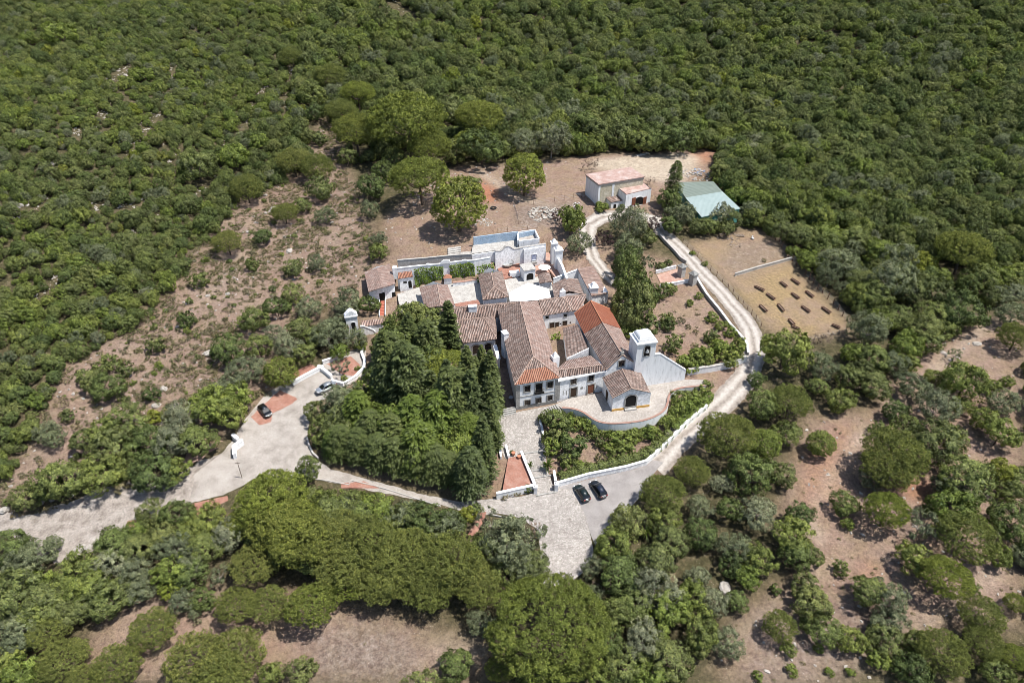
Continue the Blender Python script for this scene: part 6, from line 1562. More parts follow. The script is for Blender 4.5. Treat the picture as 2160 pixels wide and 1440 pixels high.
lot(720, 960, 3, """bright 240 350 240;grey 60 370 200;dark 430 400 230;grey 640 460 240;yellow 800 380 120;bright 360 420 160;dark 120 420 220;olivepine 150 570 400;olivepine 420 640 420;olivepine 690 680 420;olivepine 870 830 300;olivepine 230 780 340;olivepine 560 840 320;pine 30 800 260;olivepine 10 690 380;olivepine 300 730 380;olivepine 560 740 360;olivepine 800 760 320;
willow 950 440 210;grey 1060 570 330;grey 1150 700 210;yellow 1100 440 90;sparse 1215 450 150;dark 900 600 190;dark 1050 760 190;bright 1170 820 140;grey 880 1060 180;bigpine 1320 1080 770;pine 1010 1350 190;dark 730 1340 220;pine 1520 1330 180;olivepine 1270 1420 300;
dark 1810 420 230;bright 1740 570 240;grey 1590 710 150;dark 1760 750 280;sparse 1660 820 140;olivepine 2040 240 280;bright 2050 420 210;dark 2080 540 230;dark 2000 680 260;grey 2000 850 300;bright 2080 990 250;dark 1850 930 250;grey 1910 1170 290;dark 1740 1010 220;dark 1800 1340 250;dark 2060 1300 290;bright 1960 1410 240;bright 1620 1410 200;dark 1690 1180 200;bright 2000 1090 200;grey 1600 880 130;plum 1600 800 10""".replace(";plum 1600 800 10", ""))
# domed pines behind the house and the edge of the wood there
lot(720, 0, 3, """pine 430 770 500;pine 90 830 300;pine 500 1110 390;globe 740 1300 350;globe 1160 1110 265;pine 870 740 310;dark 890 940 260;dark 1020 950 150;pine 820 880 200;pine 100 590 220;dark 280 1090 150;dark 180 1180 180;grey 180 1330 110 1.2;pine 560 930 280;grey 1060 740 110;grey 1150 910 190;grey 1330 900 240;yellow 1520 900 110;yellow 1430 840 90;sparse 1570 1030 110;greenbush 1650 1310 85;grey 1280 760 160;grey 1450 730 180;dark 1620 840 200;dark 1750 850 200;grey 1990 790 110;dark 1900 900 170;bright 1830 880 130;dark 2000 880 200;dark 1530 800 180;dark 690 700 200;olivepine 0 700 200;dark 40 1000 120;dark 330 1000 150;dark 2130 870 220;plum 1380 1370 110;bright 1450 1400 170 1.3;dark 820 1170 120;dark 730 960 170;grey 960 650 130""")
# scrub hillside, single trees
lot(0, 480, 3, """globe 1770 910 215;grey 2080 680 220;dark 1600 590 180;dark 1750 500 160;dark 1860 420 140;grey 1960 510 160;grey 1750 680 160;dark 1450 770 210;grey 1560 900 220;grey 1390 1040 170;olivepine 1440 90 190;dark 1660 60 120;dark 1860 250 130;grey 2010 230 110;bush 1260 340 120;bush 1600 240 100;bush 1180 590 130;bush 990 750 120;bush 960 1060 110;dark 800 1230 260;bright 660 1300 210;yellow 970 1200 110;grey 1150 1210 220;bright 1330 1140 280;bright 1430 1190 240;bright 1490 1070 200;dark 700 1390 260;grey 1100 1340 280;dark 930 1370 260;bush 430 1190 90;dark 680 1010 190;dark 600 970 160;dark 1250 1350 230;dark 1060 1180 100;bush 700 860 120;bush 800 900 120;dark 1640 760 160;grey 1830 770 170;dark 1900 640 170;dark 1930 800 150;bush 540 950 120;bush 640 900 110;grey 1480 980 160;grey 2150 650 140;dark 1990 690 150;grey 300 1300 150;grey 350 1340 130;dark 560 1350 180;dark 1080 1290 120""")
# hillside right above the scrub: single pines and trees with black shade under them
lot(0, 0, 3, """olivepine 1850 360 150;olivepine 2080 480 200;dark 1970 600 170;olivepine 1860 1020 220;olivepine 2010 1060 210;olivepine 1560 1190 210;olivepine 1800 1340 170;grey 2120 560 110;grey 2060 1370 120;bright 1630 900 120;dark 1910 1300 110;bright 180 245 100;bright 910 480 120;bright 380 230 190;dark 2030 1200 170;bush 2020 890 110;dark 1990 720 120;bright 1480 1000 180;dark 1250 1060 220""")
# garden conifers between house and lane
lot(480, 720, 4.5, """cedarlight 1230 680 400;cedar 1080 955 350 .75;cedar 1250 975 370 .75;cedar 1440 1010 390 .75;cedar 1620 1055 390 .75;cedar 1800 1100 390 .75;cedar 1980 1145 390 .75;cedar 2110 1180 360 .75;cedar 1350 860 380 .9;cedar 1560 900 380 .9;cedar 1780 960 380 .9;cedarlight 1020 950 280;dark 860 680 260;grey 1090 570 260;grey 1250 540 230;dark 1080 640 200;bush 850 970 110;shrub 880 860 150;shrub 950 840 130;dark 760 1210 230 1.3;willow 1080 235 190;bush 1030 440 50;greenbush 1100 350 70;greenbush 1240 250 60;grey 1390 260 130;bright 480 290 330""".replace(";bright 480 290 330", ""))
lot(700, 480, 3.4286, """dark 520 720 260 1.2;dark 610 670 240 1.2;dark 700 710 230 1.2;fir 560 800 240 .9;bright 450 760 200 1.1;spire 835 740 230 .62;cedar 420 900 300;cedar 700 850 280;pine 800 1010 400;cedarlight 540 960 260;fir 1100 1010 180 1.3;fir 1080 1150 170 1.3;fir 1040 1080 190 1.2;cedarlight 900 1230 330;cedar 430 1150 330;bright 390 1030 200;dark 620 1110 280;fir 740 1200 240;grey 100 1270 300;dark 300 1050 130;fir 560 1130 200;fir 820 1170 260;fir 1000 1230 190;grey 120 550 230;dark 270 560 150;grey 20 700 160;grey 160 810 170;bright 60 900 130;bright 210 850 90;greenbush 1200 1300 60;greenbush 1190 1220 50;grey 330 90 130;bright 340 180 130""")
lot(600, 860, 4.5, """dark 1130 250 260;bright 1360 240 270;dark 1590 350 200 1.4;cedarlight 1740 330 180;spire 1880 330 130 .9;spire 1960 330 100 .9;bright 1790 480 200;dark 1420 320 200;cedar 1280 420 300;cedar 1000 300 280;dark 900 200 230;cedarlight 720 210 260;dark 1100 260 180 1.4;dark 1600 180 200;bright 1530 130 180;cedar 1700 560 280;cedar 1450 530 280;dark 200 560 10""".replace(";dark 200 560 10", ""))
lot(0, 0, 1, """fir 1000 850 80 1.2;cedar 960 845 120 1.1;fir 1030 855 65 1.3;cedarlight 985 905 90;fir 1040 905 55 1.2;fir 985 805 80 1.2;fir 1030 800 70 1.3;cedarlight 930 880 120;bright 960 945 90;fir 1015 950 80 1.2;dark 900 790 100;cedar 860 800 120 1.2;fir 810 785 90 1.2;dark 832 725 90 1.2;bright 790 830 85;cedarlight 880 935 110;dark 720 890 80;dark 690 905 70;cedar 990 995 90;cedarlight 910 915 85;fir 1043 830 48 1.3;bright 820 895 95;cedarlight 870 880 110""")
lot(0, 0, 1, """dark 652 1052 65;bright 695 1068 80;dark 738 1076 75;dark 700 1092 100;grey 845 1090 80;dark 900 1100 80;dark 950 1100 60;willow 1115 1130 85;dark 1122 1192 65;bush 1003 1075 30;greenbush 770 1060 45""")
# along the yard lane, right of the courts
lot(1200, 300, 5.143, """cedar 1130 470 250 1.5;dark 1080 640 230 1.3;grey 1190 800 300 1.2;dark 1100 900 230;grey 1640 810 280;dark 1470 890 190;dark 1700 920 200;dark 1380 920 180;grey 1290 790 210;dark 1520 930 200;grey 1980 730 240;dark 1750 850 230;grey 660 900 380 1.3;dark 800 1010 270;plum 370 1030 220;plum 940 880 180;grey 650 1150 300 1.2;willow 760 1330 300 1.2;dark 640 1330 300 1.5;bright 60 840 230 1.3;grey 120 1110 260;greenbush 350 690 110;bush 570 720 90;sparse 860 420 130;sparse 960 590 110;bush 1000 1350 120;bush 1080 1320 100;sparse 700 750 110""")
lot(1380, 460, 4.5, """bush 175 1200 205 1.1;bush 545 1115 150;greenbush 340 810 80;greenbush 540 940 120;greenbush 640 1010 130;greenbush 720 1080 120;greenbush 420 735 80;bush 120 980 160;shrub 250 980 100;shrub 400 1210 90;shrub 420 910 40;shrub 270 1110 60;greenbush 500 1290 240;greenbush 650 1240 220;greenbush 780 1260 190;greenbush 380 1330 200;greenbush 820 1180 120;bush 80 700 180;bush 160 680 130;shrub 400 1080 60;shrub 320 1030 70;greenbush 700 1330 200;shrub 1040 400 50;greenbush 370 330 60;greenbush 480 430 60""")
lot(960, 560, 4, """dark 1500 330 330 1.5;dark 1480 180 300 1.5;dark 1560 250 260 1.4;dark 1450 440 250 1.2;bright 1400 530 140;bush 1640 510 190;bush 1800 500 130;greenbush 1470 560 130;bush 1330 95 10""".replace(";bush 1330 95 10", ""))
# front garden below the terrace
lot(920, 800, 4.5, """bush 1290 600 330 .9;dark 1130 390 260;greenbush 1040 370 120;bush 1110 560 200;greenbush 1110 650 200;greenbush 1260 390 160;greenbush 1330 430 150;greenbush 1420 430 140;greenbush 1470 500 140;bush 1560 590 130;greenbush 1700 560 170;greenbush 1800 620 190;greenbush 1720 700 170;shrub 1570 740 120;greenbush 1240 800 170;grey 1230 750 110;shrub 1330 760 90;greenbush 1380 810 120;greenbush 1850 560 150;bush 880 1040 100;shrub 760 1080 90;shrub 660 1110 90;bush 725 690 50;greenbush 1900 520 140;greenbush 2010 500 150;greenbush 2100 540 130;shrub 2000 660 120;greenbush 1640 650 130;bush 1290 320 70;greenbush 600 270 70;greenbush 600 330 50""")
lot(960, 560, 4, """greenbush 1900 1110 170;greenbush 1960 1180 170;greenbush 1880 1210 150;greenbush 2020 1140 150;greenbush 2080 1060 120;greenbush 2130 1000 90;greenbush 1810 1300 140;greenbush 1960 830 180;greenbush 2080 790 170;bush 2140 620 90""")

# ------------------------------------------------------------------ spiky plants, vines, hedge
def rosette(name, seed, n, L, w_, m, arch=.9, stem=0.0, base=(0, 0, 0)):
    rr = random.Random(seed); mb = MB()
    for k in range(n):
        a = rr.uniform(0, 6.28); el = rr.uniform(.1, 1.3); l = L * rr.uniform(.7, 1.1); d = Vector((math.cos(a), math.sin(a), 0)); s_ = Vector((-d.y, d.x, 0)); pts = []
        for i in range(5):
            f = i / 4; pts.append(Vector((0, 0, stem)) + d * (l * f * math.cos(el * (1 - .3 * f))) + Vector((0, 0, l * (math.sin(el) * f - arch * .5 * f * f))))
        for i in range(4):
            w0, w1 = w_ * (1 - abs(i / 4 - .3)) * .9, w_ * (1 - abs((i + 1) / 4 - .3)) * (.9 if i < 3 else .05)
            mb.add([pts[i] + s_ * w0, pts[i] - s_ * w0, pts[i + 1] - s_ * w1, pts[i + 1] + s_ * w1], [(0, 1, 2, 3)])
    me = bpy.data.meshes.new(name); me.from_pydata([tuple(v) for v in mb.v], [], mb.f); me.materials.append(m); return me
pl_leaf = rosette("fronds", 1, 46, 1.5, .09, M['leaf_vine'], .9, 1.0)
ag_leaf = rosette("leaf_rosette", 2, 26, 1.0, .07, M['leaf_grey'], .2, .1)
pst = MB(); pst.tube([(0, 0, -.3), (0, 0, 1.1)], .14, 7, .10); stem_me = bpy.data.meshes.new("stem"); stem_me.from_pydata([tuple(v) for v in pst.v], [], pst.f); stem_me.materials.append(M['bark'])
for px, py, s_, lab in ((1155, 985, 1.35, "spiky palm-like plant overhanging the cobbled ramp"), (1362, 1127, 1.35, "spiky palm-like plant among trees right of the asphalt"), (1118, 980, .75, "small yellowish spiky plant by the white wall of the ramp"), (1216, 973, .6, "small spiky plant in the garden above the two black cars")):
    p = at(px, py + 6); t = thing("spiky_palm", lab, "palm", tuple(p)); t["_o"] = (0, 0, 0); t.scale = (s_,) * 3
    for nm_, me_ in (("fronds", pl_leaf), ("stem", stem_me)):
        o = bpy.data.objects.new(nm_, me_); COL.objects.link(o); o.parent = t
for k, (px, py) in enumerate(((1296,903),(1309,906),(1322,908),(1334,907),(1345,905),(1356,902),(1338,911))):
    p = at(px, py + 4); o = bpy.data.objects.new("agave", ag_leaf); COL.objects.link(o); o.location = p; o.rotation_euler = (0, 0, k * 1.3); o.scale = (1.0 + .1 * (k % 3),) * 3
    tag(o, "grey spiky agave in the row along the foot of the terrace wall", "agave", "agaves along the terrace wall")
def vine(label, pxs, z0f, z1, m, seed, depth=.5, dens=34):
    """a sheet of leaves hanging on a wall line"""
    rng = np.random.default_rng(seed); pts = [W(a, b, z1) for a, b in pxs]; C = []; Nn = []
    for a, b in zip(pts[:-1], pts[1:]):
        L = (b - a).length; n = int(L * (z1 - z0f) * dens); f = rng.random(n); h = rng.random(n)
        d = (b - a).normalized(); nr = np.array([d.y, -d.x, 0.0])
        wob = .5 + .5 * np.sin(f * L * 1.9 + seed) * np.cos(h * 5.0)
        top = z1 - .25 - .35 * (np.sin(f * L * 2.2) * .5 + .5)
        q = np.outer(1 - f, np.array(a)) + np.outer(f, np.array(b)); q[:, 2] = z0f + h * (top - z0f)
        q += nr * (.25 + depth * wob * rng.random(n) ** .5)[:, None]; C.append(q); Nn.append(np.tile(nr + np.array([0, 0, .45]), (n, 1)) + rng.normal(size=(n, 3)) * .5)
    C = np.vstack(C); Nn = unit(np.vstack(Nn)); n = len(C); s_ = rng.uniform(.7, 1.3, n); o0 = C[0].copy()
    me = leaf_mesh("climbing_vine", C - o0, Nn, perp(Nn, rng), .17 * s_, .12 * s_, .55 + rng.normal(size=n) * .22, m)
    o = bpy.data.objects.new("climbing_vine", me); COL.objects.link(o); o.location = tuple(o0)
    return tag(o, label, "vine")
vine("bright green vine covering the wall left of the small wall shrine", [(872,562),(925,557),(934,556)], 5.7, 11.6, M['leaf_vine'], 1, .7)
vine("bright green vine covering the wall right of the small wall shrine", [(947,554),(970,551),(1000,549)], 6.0, 11.6, M['leaf_vine'], 2, .7)
vine("tall bright vine in the corner left of the fountain wall", [(1004,556),(1040,549)], 6.3, 11.9, M['leaf_vine'], 3, 1.2)
vine("small vine in the corner of the courtyard with dark doors", [(1160,700),(1178,694)], 4.4, 6.4, M['leaf_vine'], 5, 1.4)
def hedge(label, pxs, h, wd, m, seed, dens=60):
    rng = np.random.default_rng(seed); pts = [at(a, b) for a, b in pxs]; C = []; Nn = []
    for a, b in zip(pts[:-1], pts[1:]):
        L = (b - a).xy.length; n = int(L * (2 * h + wd) * dens); f = rng.random(n); d = (b - a).xy.normalized(); nr = np.array([d.y, -d.x, 0.])
        ang = rng.uniform(-.1, math.pi + .1, n); rad = rng.uniform(.75, 1.08, n) * (1 + .15 * np.sin(f * L * 3))
        off = np.cos(ang) * wd / 2 * rad; hh = np.sin(ang) ** .6 * h * rad if False else np.abs(np.sin(ang)) ** .6 * h * rad
        q = np.outer(1 - f, np.array(a)) + np.outer(f, np.array(b)) + off[:, None] * nr; q[:, 2] += hh
        C.append(q); Nn.append(np.cos(ang)[:, None] * nr + np.sin(ang)[:, None] * np.array([0, 0, 1.]) + rng.normal(size=(n, 3)) * .4)
    C = np.vstack(C); Nn = unit(np.vstack(Nn)); n = len(C); s_ = rng.uniform(.6, 1.3, n); o0 = C[0].copy()
    me = leaf_mesh("hedge", C - o0, Nn, perp(Nn, rng), .18 * s_, .10 * s_, .5 + rng.normal(size=n) * .2, m)
    o = bpy.data.objects.new("hedge", me); COL.objects.link(o); o.location = tuple(o0); return tag(o, label, "hedge")
hedge("dense green hedge along the white wall above the two black cars", [(1178,1012),(1240,995),(1310,978),(1365,962),(1392,940),(1412,918)], 1.6, 2.2, M['leaf_dark'], 1)
hedge("green hedge strip along the inner side of the rising track", [(1418,912),(1445,885),(1480,858),(1497,835)], 1.5, 2.2, M['leaf_bright'], 2)
hedge("low green hedge at the foot of the curved terrace wall", [(1395,905),(1425,880),(1450,850),(1470,835)], 1.4, 2.4, M['leaf_bright'], 3)
hedge("low green planting below the left end of the terrace wall", [(1215,885),(1250,905),(1280,915),(1330,915),(1390,907)], .8, 1.8, M['leaf_bright'], 4)

# ------------------------------------------------------------------ the woods on the hill
WOOD = [(-500,1300),(0,1010),(60,930),(130,760),(270,690),(330,640),(400,540),(500,430),(560,400),(640,360),(650,300),(650,230),(690,230),(720,300),(760,340),(960,330),(1060,330),(1200,325),(1300,312),(1450,312),(1525,312),(1500,365),(1515,385),(1570,440),(1585,478),(1640,490),(1680,540),(1760,610),(1840,690),(1900,620),(2000,600),(2100,640),(2160,620),(2700,640),(2700,-400),(-500,-400)]
CLEAR = [(255,150,16),(240,170,16),(215,235,16),(160,275,20),(300,270,18),(285,300,14),(112,350,15),(50,432,14),(190,435,13),(345,300,12),(830,15,30),(860,30,24),(800,40,20),(675,280,30),(665,310,26),(390,80,12),(265,205,12),(400,460,10),(320,455,12),(30,220,10),(130,330,12),(330,410,8),(920,50,14)]
rng = np.random.default_rng(11)
SP_ = 2.1
gx, gy = np.meshgrid(np.arange(-300, 300, SP_), np.arange(56, 430, SP_))
gx = (gx + rng.uniform(-.45, .45, gx.shape) * SP_).ravel(); gy = (gy + rng.uniform(-.45, .45, gy.shape) * SP_).ravel()
gzv = np.array([gz(a, b) for a, b in zip(gx, gy)])
ppx, ppy, pdp = project(gx, gy, gzv + 1.5)
MARGIN = [[(2175,640),(2700,640),(2700,1600),(2175,1600)], [(-500,1125),(-20,1130),(-20,1600),(-500,1600)], [(-500,1470),(2700,1470),(2700,1620),(-500,1620)]]
marg = np.zeros(len(gx), bool)
for q in MARGIN: marg |= inpoly(ppx, ppy, q)
ok = (inpoly(ppx, ppy, WOOD) & ((rng.random(len(gx)) < .62) | (ppx < 620))) | (marg & (rng.random(len(gx)) < .35))
ok &= inpoly(ppx, ppy, [(-700,-700),(3000,-700),(3000,1700),(-700,1700)]) & (pdp > 40) & (ppx > -420) & (ppx < 2580) & (ppy > -120)
STREAK = [[(410,50),(380,110),(350,200),(300,285),(250,360)], [(275,130),(245,170),(215,245),(160,285),(120,340)], [(390,300),(340,370),(300,430),(200,440)], [(480,330),(420,400),(330,445),(250,520)], [(20,210),(60,240),(40,330)], [(110,420),(60,440),(20,470)], [(560,180),(520,250),(470,310)], [(640,120),(610,170),(590,230)], [(180,520),(120,590),(60,640)]]
for line in STREAK:
    for (a0, b0), (a1, b1) in zip(line[:-1], line[1:]):
        k_ = max(1, int(math.hypot(a1 - a0, b1 - b0) / 13))
        for q in range(k_):
            if rng.random() < .72: CLEAR.append((a0 + (a1 - a0) * q / k_ + rng.normal() * 3, b0 + (b1 - b0) * q / k_ + rng.normal() * 3, rng.uniform(8, 13)))
for a, b, r in CLEAR: ok &= ((ppx - a) ** 2 + ((ppy - b) * 1.6) ** 2) > (r * rng.uniform(.7, 1.25, len(ppx))) ** 2
thin = vnoise(gx + 700, gy, 16, 21)
leftness = np.clip((700 - ppx) / 700, 0, 1) * np.clip((ppy) / 500, .15, 1)
ok &= ~((thin < .30 * leftness) & (rng.random(len(gx)) < .7))
P_ = np.array(PLACED)
for x, y, r in PLACED:
    ok &= ((gx - x) ** 2 + (gy - y) ** 2) > (max(.8, r * .72)) ** 2
gx, gy, gzv, ppx, ppy, pdp = (v[ok] for v in (gx, gy, gzv, ppx, ppy, pdp))
nT = len(gx)
# the kind of each tree drifts over the hill
n1, n2 = vnoise(gx + 300, gy, 22, 31), vnoise(gx + 300, gy, 13, 32)
rnd = rng.random(nT)
LOOKS = [('dark', 0), ('dark', 1), ('dark', 2), ('dark', 3), ('bright', 0), ('bright', 1), ('bright', 2), ('grey', 0), ('grey', 1), ('grey', 2), ('yellow', 0)]
pb = np.clip(.22 + (n1 - .5) * .7, .04, .6); pg = np.clip(.06 + (n2 - .5) * .4, .015, .35); py_ = .012
li = np.where(rnd < pb, 4 + rng.integers(0, 3, nT), np.where(rnd < pb + pg, 7 + rng.integers(0, 3, nT), np.where(rnd < pb + pg + py_, 10, rng.integers(0, 4, nT))))
big = rng.random(nT)
rad = 1.25 + 2.1 * big ** 2.0 + .5 * (vnoise(gx + 100, gy, 40, 41) - .5)
rad *= np.where(ppx < 620, .66, 1.0)
order = np.argsort(pdp - rad * 14)
counts = {}
for o, look, *_ in REG: counts[KIND[look][0]] = counts.get(KIND[look][0], 0) + 1
used = np.zeros(nT, bool)
def wood_zone(px, py):
    if px < 480: return "on the left hillside"
    if px < 760: return "on the slope left of the domed pines"
    if px < 1250: return "behind the domed pines"
    if px < 1600: return "behind the barn and green shed"
    return "in the wood right of the green shed"
FOREST = []
for i in order:
    look, k = LOOKS[li[i]]; on = KIND[look][0]
    if not (-60 < ppx[i] < 2220 and -40 < ppy[i] < 1000): continue
    if counts.get(on, 0) >= 296: continue
    counts[on] = counts.get(on, 0) + 1; used[i] = True
    s_ = rad[i] / 3.0
    o = instance(look, Vector((gx[i], gy[i], gzv[i] - .1 - .3 * s_)), s_, float(rng.uniform(0, 6.28)), float(rng.uniform(.85, 1.35)), k)
    FOREST.append((o, look, ppx[i], ppy[i], rad[i]))
rest = np.where(~used)[0]
def instancer(name, label, cat, pts, idx, rot, scl, looks):
    """one object that repeats real plants of the scene over many points"""
    me = bpy.data.meshes.new(name); me.from_pydata([tuple(p) for p in pts], [], [])
    for an, tp, arr in (("which", 'INT', idx), ("turn", 'FLOAT_VECTOR', rot), ("size", 'FLOAT_VECTOR', scl)):
        a = me.attributes.new(an, tp, 'POINT'); a.data.foreach_set("value" if tp == 'INT' else "vector", np.asarray(arr, np.int32 if tp == 'INT' else np.float32).ravel())
    o = bpy.data.objects.new(name, me); COL.objects.link(o)
    g = bpy.data.node_groups.new(name, 'GeometryNodeTree'); g.interface.new_socket("Geometry", in_out='INPUT', socket_type='NodeSocketGeometry'); g.interface.new_socket("Geometry", in_out='OUTPUT', socket_type='NodeSocketGeometry')
    gi = g.nodes.new("NodeGroupInput"); go_ = g.nodes.new("NodeGroupOutput"); jn = g.nodes.new("GeometryNodeJoinGeometry")
    def attr(nm, tp):
        n = g.nodes.new("GeometryNodeInputNamedAttribute"); n.data_type = tp; n.inputs[0].default_value = nm
        return [s for s in n.outputs if s.enabled and s.name == "Attribute"][0]
    wa, ta, sa = attr("which", 'INT'), attr("turn", 'FLOAT_VECTOR'), attr("size", 'FLOAT_VECTOR')
    for k, key in enumerate(looks):
        if key not in PROTO: continue
        oi = g.nodes.new("GeometryNodeObjectInfo"); oi.transform_space = 'ORIGINAL'; oi.inputs["Object"].default_value = PROTO[key]; oi.inputs["As Instance"].default_value = True
        ip = g.nodes.new("GeometryNodeInstanceOnPoints"); cmp = g.nodes.new("FunctionNodeCompare"); cmp.data_type = 'INT'; cmp.operation = 'EQUAL'
        ins = [s for s in cmp.inputs if s.enabled]
        g.links.new(wa, ins[0]); ins[1].default_value = k
        g.links.new(gi.outputs[0], ip.inputs["Points"]); g.links.new(cmp.outputs[0], ip.inputs["Selection"]); g.links.new(oi.outputs["Geometry"], ip.inputs["Instance"])
        er = g.nodes.new("FunctionNodeEulerToRotation"); g.links.new(ta, er.inputs[0]); g.links.new(er.outputs[0], ip.inputs["Rotation"]); g.links.new(sa, ip.inputs["Scale"])
        g.links.new(ip.outputs[0], jn.inputs[0])
    g.links.new(jn.outputs[0], go_.inputs[0])
    md = o.modifiers.new("repeat", 'NODES'); md.node_group = g
    return tag(o, label, cat, kind="stuff")
rz_ = np.zeros((len(rest), 3)); rz_[:, 2] = rng.uniform(0, 6.28, len(rest)); rz_[:, :2] = rng.normal(size=(len(rest), 2)) * .06
sc_ = np.repeat((rad[rest] / 3.0)[:, None], 3, 1); sc_[:, 2] *= rng.uniform(.85, 1.4, len(rest))
instancer("woodland", "dense evergreen wood covering the hill behind the buildings", "wood", np.stack([gx, gy, gzv - .3], 1)[rest], li[rest], rz_, sc_, LOOKS)

# ------------------------------------------------------------------ low scrub on the open slope and in the clearings
def scatter(polys, step, seed):
    rng = np.random.default_rng(seed)
    ax, ay = np.meshgrid(np.arange(-200, 200, step), np.arange(45, 330, step))
    ax = (ax + rng.uniform(-.5, .5, ax.shape) * step).ravel(); ay = (ay + rng.uniform(-.5, .5, ay.shape) * step).ravel()
    m_ = np.zeros(len(ax), bool)
    q = project(ax, ay, np.interp(ay, [50, 330], [-3, 10]))
    keep = (q[0] > -300) & (q[0] < 2500) & (q[1] > -100) & (q[1] < 1560); ax, ay = ax[keep], ay[keep]
    az = np.array([gz(a, b) for a, b in zip(ax, ay)]); q = project(ax, ay, az)
    m_ = np.zeros(len(ax), bool)
    for p in polys: m_ |= inpoly(q[0], q[1], p)
    return ax[m_], ay[m_], az[m_], q[0][m_], q[1][m_], q[2][m_]
sx, sy, sz, spx, spy, sdp = scatter([SCRUB + [(-200, 1150), (-200, 900)]], 0.95, 3)
rng = np.random.default_rng(8)
den = vnoise(sx + 400, sy, 9, 51); kp = rng.random(len(sx)) < np.clip(.48 + (den - .35) * 1.5, .25, .95)
kp &= ~inpoly(spx, spy, [(0,1075),(130,1062),(330,1015),(470,950),(600,810),(700,760),(760,800),(500,1060),(0,1200)])
for x, y, r in PLACED: kp &= ((sx - x) ** 2 + (sy - y) ** 2) > (r * .8) ** 2
sx, sy, sz, spx, spy, sdp = (v[kp] for v in (sx, sy, sz, spx, spy, sdp))
s2 = scatter([RIGHT_OPEN, DRYRIGHT, FRONT_FIELD, GARDEN_DIRT, [(930,900),(1000,1000),(900,1000)], [(1280,930),(1480,880),(1400,960),(1200,1000)]], 2.6, 5)
rng2 = np.random.default_rng(9); k2 = rng2.random(len(s2[0])) < np.where(inpoly(s2[3], s2[4], FRONT_FIELD), .10, np.where(inpoly(s2[3], s2[4], DRYRIGHT), .6, .42))
for x, y, r in PLACED: k2 &= ((s2[0] - x) ** 2 + (s2[1] - y) ** 2) > (r * .9) ** 2
s2 = [v[k2] for v in s2]
sx, sy, sz, spx, spy, sdp = (np.concatenate([a, b]) for a, b in zip((sx, sy, sz, spx, spy, sdp), s2))
nS = len(sx); sr = np.concatenate([rng.uniform(.25, 1.0, nS - len(s2[0])) ** 2.0 * .85 + .14, rng2.uniform(.14, .46, len(s2[0]))])
SL = [('shrub', 0), ('shrub', 1), ('shrub', 2), ('shrub', 3), ('bush', 0), ('greenbush', 0)]
sl_ = np.where(rng.random(nS) < .93, rng.integers(0, 4, nS), np.where(rng.random(nS) < .75, 4, 5)); sl_ = np.where(np.arange(nS) >= nS - len(s2[0]), rng.integers(0, 4, nS), sl_)
so_ = np.argsort(-sr / sdp); nsh = counts.get('shrub', 0); usedS = np.zeros(nS, bool); SHR = []
for i in so_:
    if nsh >= 296: break
    if not (0 < spx[i] < 2160 and 0 < spy[i] < 1440): continue
    look, k = SL[sl_[i]]; nsh += 1; usedS[i] = True
    o = instance(look, Vector((sx[i], sy[i], sz[i] - .05)), float(sr[i] / KIND[look][5]), float(rng.uniform(0, 6.28)), float(rng.uniform(.7, 1.1)), k); SHR.append((o, look, spx[i], spy[i]))
rs = np.where(~usedS)[0]; rz_ = np.zeros((len(rs), 3)); rz_[:, 2] = rng.uniform(0, 6.28, len(rs))
rr_ = np.array([KIND[SL[k][0]][5] for k in sl_[rs]]); sc_ = np.repeat((sr[rs] / rr_)[:, None], 3, 1); sc_[:, 2] *= rng.uniform(.6, 1.0, len(rs))
instancer("low_scrub", "low dry scrub dotted over the open slope and clearings", "scrub", np.stack([sx, sy, sz - .05], 1)[rs], sl_[rs], rz_, sc_, SL)

# ------------------------------------------------------------------ stones
def stones(name, label, pts, seed, smin, smax):
    rr = random.Random(seed); bm = bmesh.new()
    for x, y, z in pts:
        s_ = rr.uniform(smin, smax) ; mtx = Matrix.Translation((x, y, z + s_ * .1)) @ Matrix.Rotation(rr.uniform(0, 6), 4, 'Z') @ Matrix.Rotation(rr.uniform(-.5, .5), 4, 'X') @ Matrix.Diagonal((s_ * rr.uniform(.8, 1.8), s_, s_ * .55, 1))
        q = bmesh.ops.create_icosphere(bm, subdivisions=1, radius=1, matrix=mtx)
        for v in q['verts']: v.co += Vector((rr.uniform(-1, 1), rr.uniform(-1, 1), rr.uniform(-1, 1))) * s_ * .22
    me = bpy.data.meshes.new(name); bm.to_mesh(me); bm.free(); me.materials.append(M['rock'])
    o = bpy.data.objects.new(name, me); COL.objects.link(o); return tag(o, label, "stones", kind="stuff")
tx = scatter([SCRUB, RIGHT_OPEN, DRYRIGHT, [(800,470),(860,420),(960,350),(1060,350),(1220,335),(1000,500),(940,520),(830,545)]], 2.0, 15); rk = np.random.default_rng(4); kk = rk.random(len(tx[0])) < .30 * vnoise(tx[0] + 300, tx[1], 8, 61) * 2
pts = [(a, b, c) for a, b, c, k in zip(tx[0], tx[1], tx[2], kk) if k]
for a, b, r in CLEAR[:11] + CLEAR[13:14] + CLEAR[23:]:
    for _ in range(14 if r > 11 else 4):
        p = at(a + rk.uniform(-r, r), b + rk.uniform(-r, r) * .6); pts.append(tuple(p))
stones("scattered_stones", "pale limestone stones scattered over the open slopes", pts, 3, .10, .36)
rb_ = random.Random(6)
BO = [(570,445),(560,412),(575,440),(525,490),(540,470),(600,500),(440,745),(438,624),(395,640),(350,655),(560,450),(480,620),(375,690),(365,860),(330,855),(345,820),(130,355),(112,345),(250,150),(265,160),(40,435),(370,430),(395,440),(610,530),(700,470),(10,1075),(85,1060),(60,1062),(150,1045),(200,1035),(110,1052),(170,1157),(186,1155),(300,1035),(1530,1240),(1540,1252),(2005,760),(2020,755),(2060,725),(1990,745),(1710,1280)]
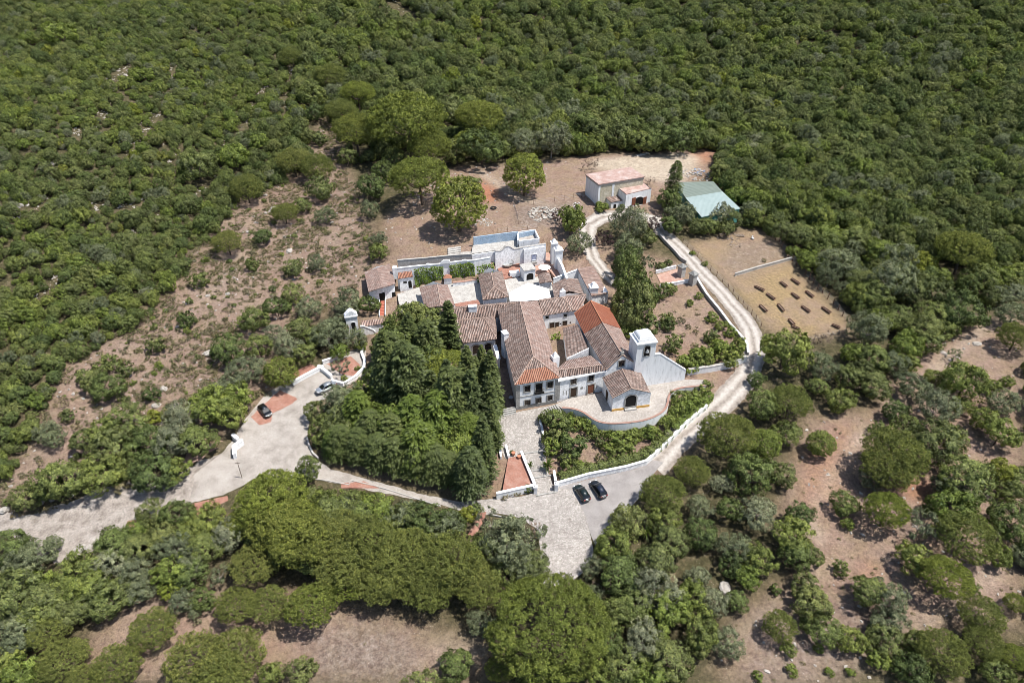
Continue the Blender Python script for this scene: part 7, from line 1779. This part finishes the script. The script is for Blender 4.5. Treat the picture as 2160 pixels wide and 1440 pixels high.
bo_me = []
for k in range(4):
    bm = bmesh.new(); bmesh.ops.create_icosphere(bm, subdivisions=2, radius=1)
    for v in bm.verts: v.co *= 1 + rb_.uniform(-.16, .16); v.co.z *= .6
    me = bpy.data.meshes.new("boulder"); bm.to_mesh(me); bm.free(); me.materials.append(M['rock']); bo_me.append(me)
for k, (a, b) in enumerate(BO):
    p = at(a, b); o = bpy.data.objects.new("boulder", bo_me[k % 4]); COL.objects.link(o); o.location = p; s_ = rb_.uniform(.45, 1.0); o.scale = (s_ * rb_.uniform(.9, 1.6), s_, s_); o.rotation_euler = (rb_.uniform(-.3, .3), rb_.uniform(-.3, .3), rb_.uniform(0, 6)); REG.append((o, 'boulder', a, b, 20))

# ------------------------------------------------------------------ labels: what each plant looks like and which landmark it stands by
LM = [(1680,620,"the paddock"),(1320,830,"the chapel"),(1245,1040,"the two black cars"),(688,820,"the silver car"),(560,868,"the red-paved hatchback"),(1310,410,"the barn"),(1500,430,"the green shed"),(1180,1225,"the cobbled yard"),(745,690,"the gate tower"),(800,600,"the stair house"),(1040,510,"the empty pool"),(180,1110,"the broken road"),(790,1375,"the bottom field"),(1760,1020,"the red-earth clearing"),(1085,1000,"the red terrace"),(1450,595,"the stone gate posts"),(1590,800,"the track's bend"),(1730,1400,"the lower clearing"),(2050,700,"the right-edge path"),(860,300,"the largest pine"),(300,700,"the scrub slope"),(400,1090,"the red strip"),(1930,1050,"the small red patch")]
ORD = ["closest", "second closest", "third closest", "fourth closest", "fifth closest", "sixth closest", "seventh closest", "eighth closest", "ninth closest", "tenth closest", "eleventh closest", "twelfth closest", "thirteenth closest", "fourteenth closest", "fifteenth closest", "sixteenth closest", "seventeenth closest", "eighteenth closest", "nineteenth closest", "twentieth closest"]
buck = {}
for o, look, px, py, wpx in REG:
    j = min(range(len(LM)), key=lambda q: (LM[q][0] - px) ** 2 + (LM[q][1] - py) ** 2); dx, dy = px - LM[j][0], py - LM[j][1]
    dr = ("right of" if dx > 0 else "left of") if abs(dx) > abs(dy) else ("below" if dy > 0 else "above")
    buck.setdefault((look, j, dr), []).append((math.hypot(dx, dy), wpx, o))
for (look, j, dr), lst in buck.items():
    lst.sort(key=lambda q: q[0]); noun = "pale limestone boulder" if look == 'boulder' else KIND[look][2]
    for k, (d, wpx, o) in enumerate(lst):
        o["label"] = f"{noun} {dr} {LM[j][2]}" + ("" if len(lst) == 1 else f", {ORD[min(k, 19)]} one")
        if look == 'boulder': o["category"] = "boulder"
        o["group"] = "boulders on the slopes" if look == 'boulder' else {"stone_pine": "domed pines around the estate", "broadleaf_tree": "green broadleaf trees", "olive_tree": "grey-green olive trees", "cedar_tree": "garden conifers by the house", "cypress_tree": "garden conifers by the house", "shrub": "shrubs on open ground"}.get(KIND[look][0], "other trees and bare shrubs")
for o, look, px, py, r in FOREST:
    z = wood_zone(px, py); o["label"] = f"{KIND[look][2]} at the wood's edge {z}"; o["group"] = "trees of the wood, " + z
for o, look, px, py in SHR:
    z = "on the open slope left of the buildings" if px < 800 else ("in the clearings at the right" if px > 1400 else "on bare ground at the bottom")
    o["label"] = f"{KIND[look][2]} {z}, one of many"; o["group"] = "low shrubs " + z
clear_private()
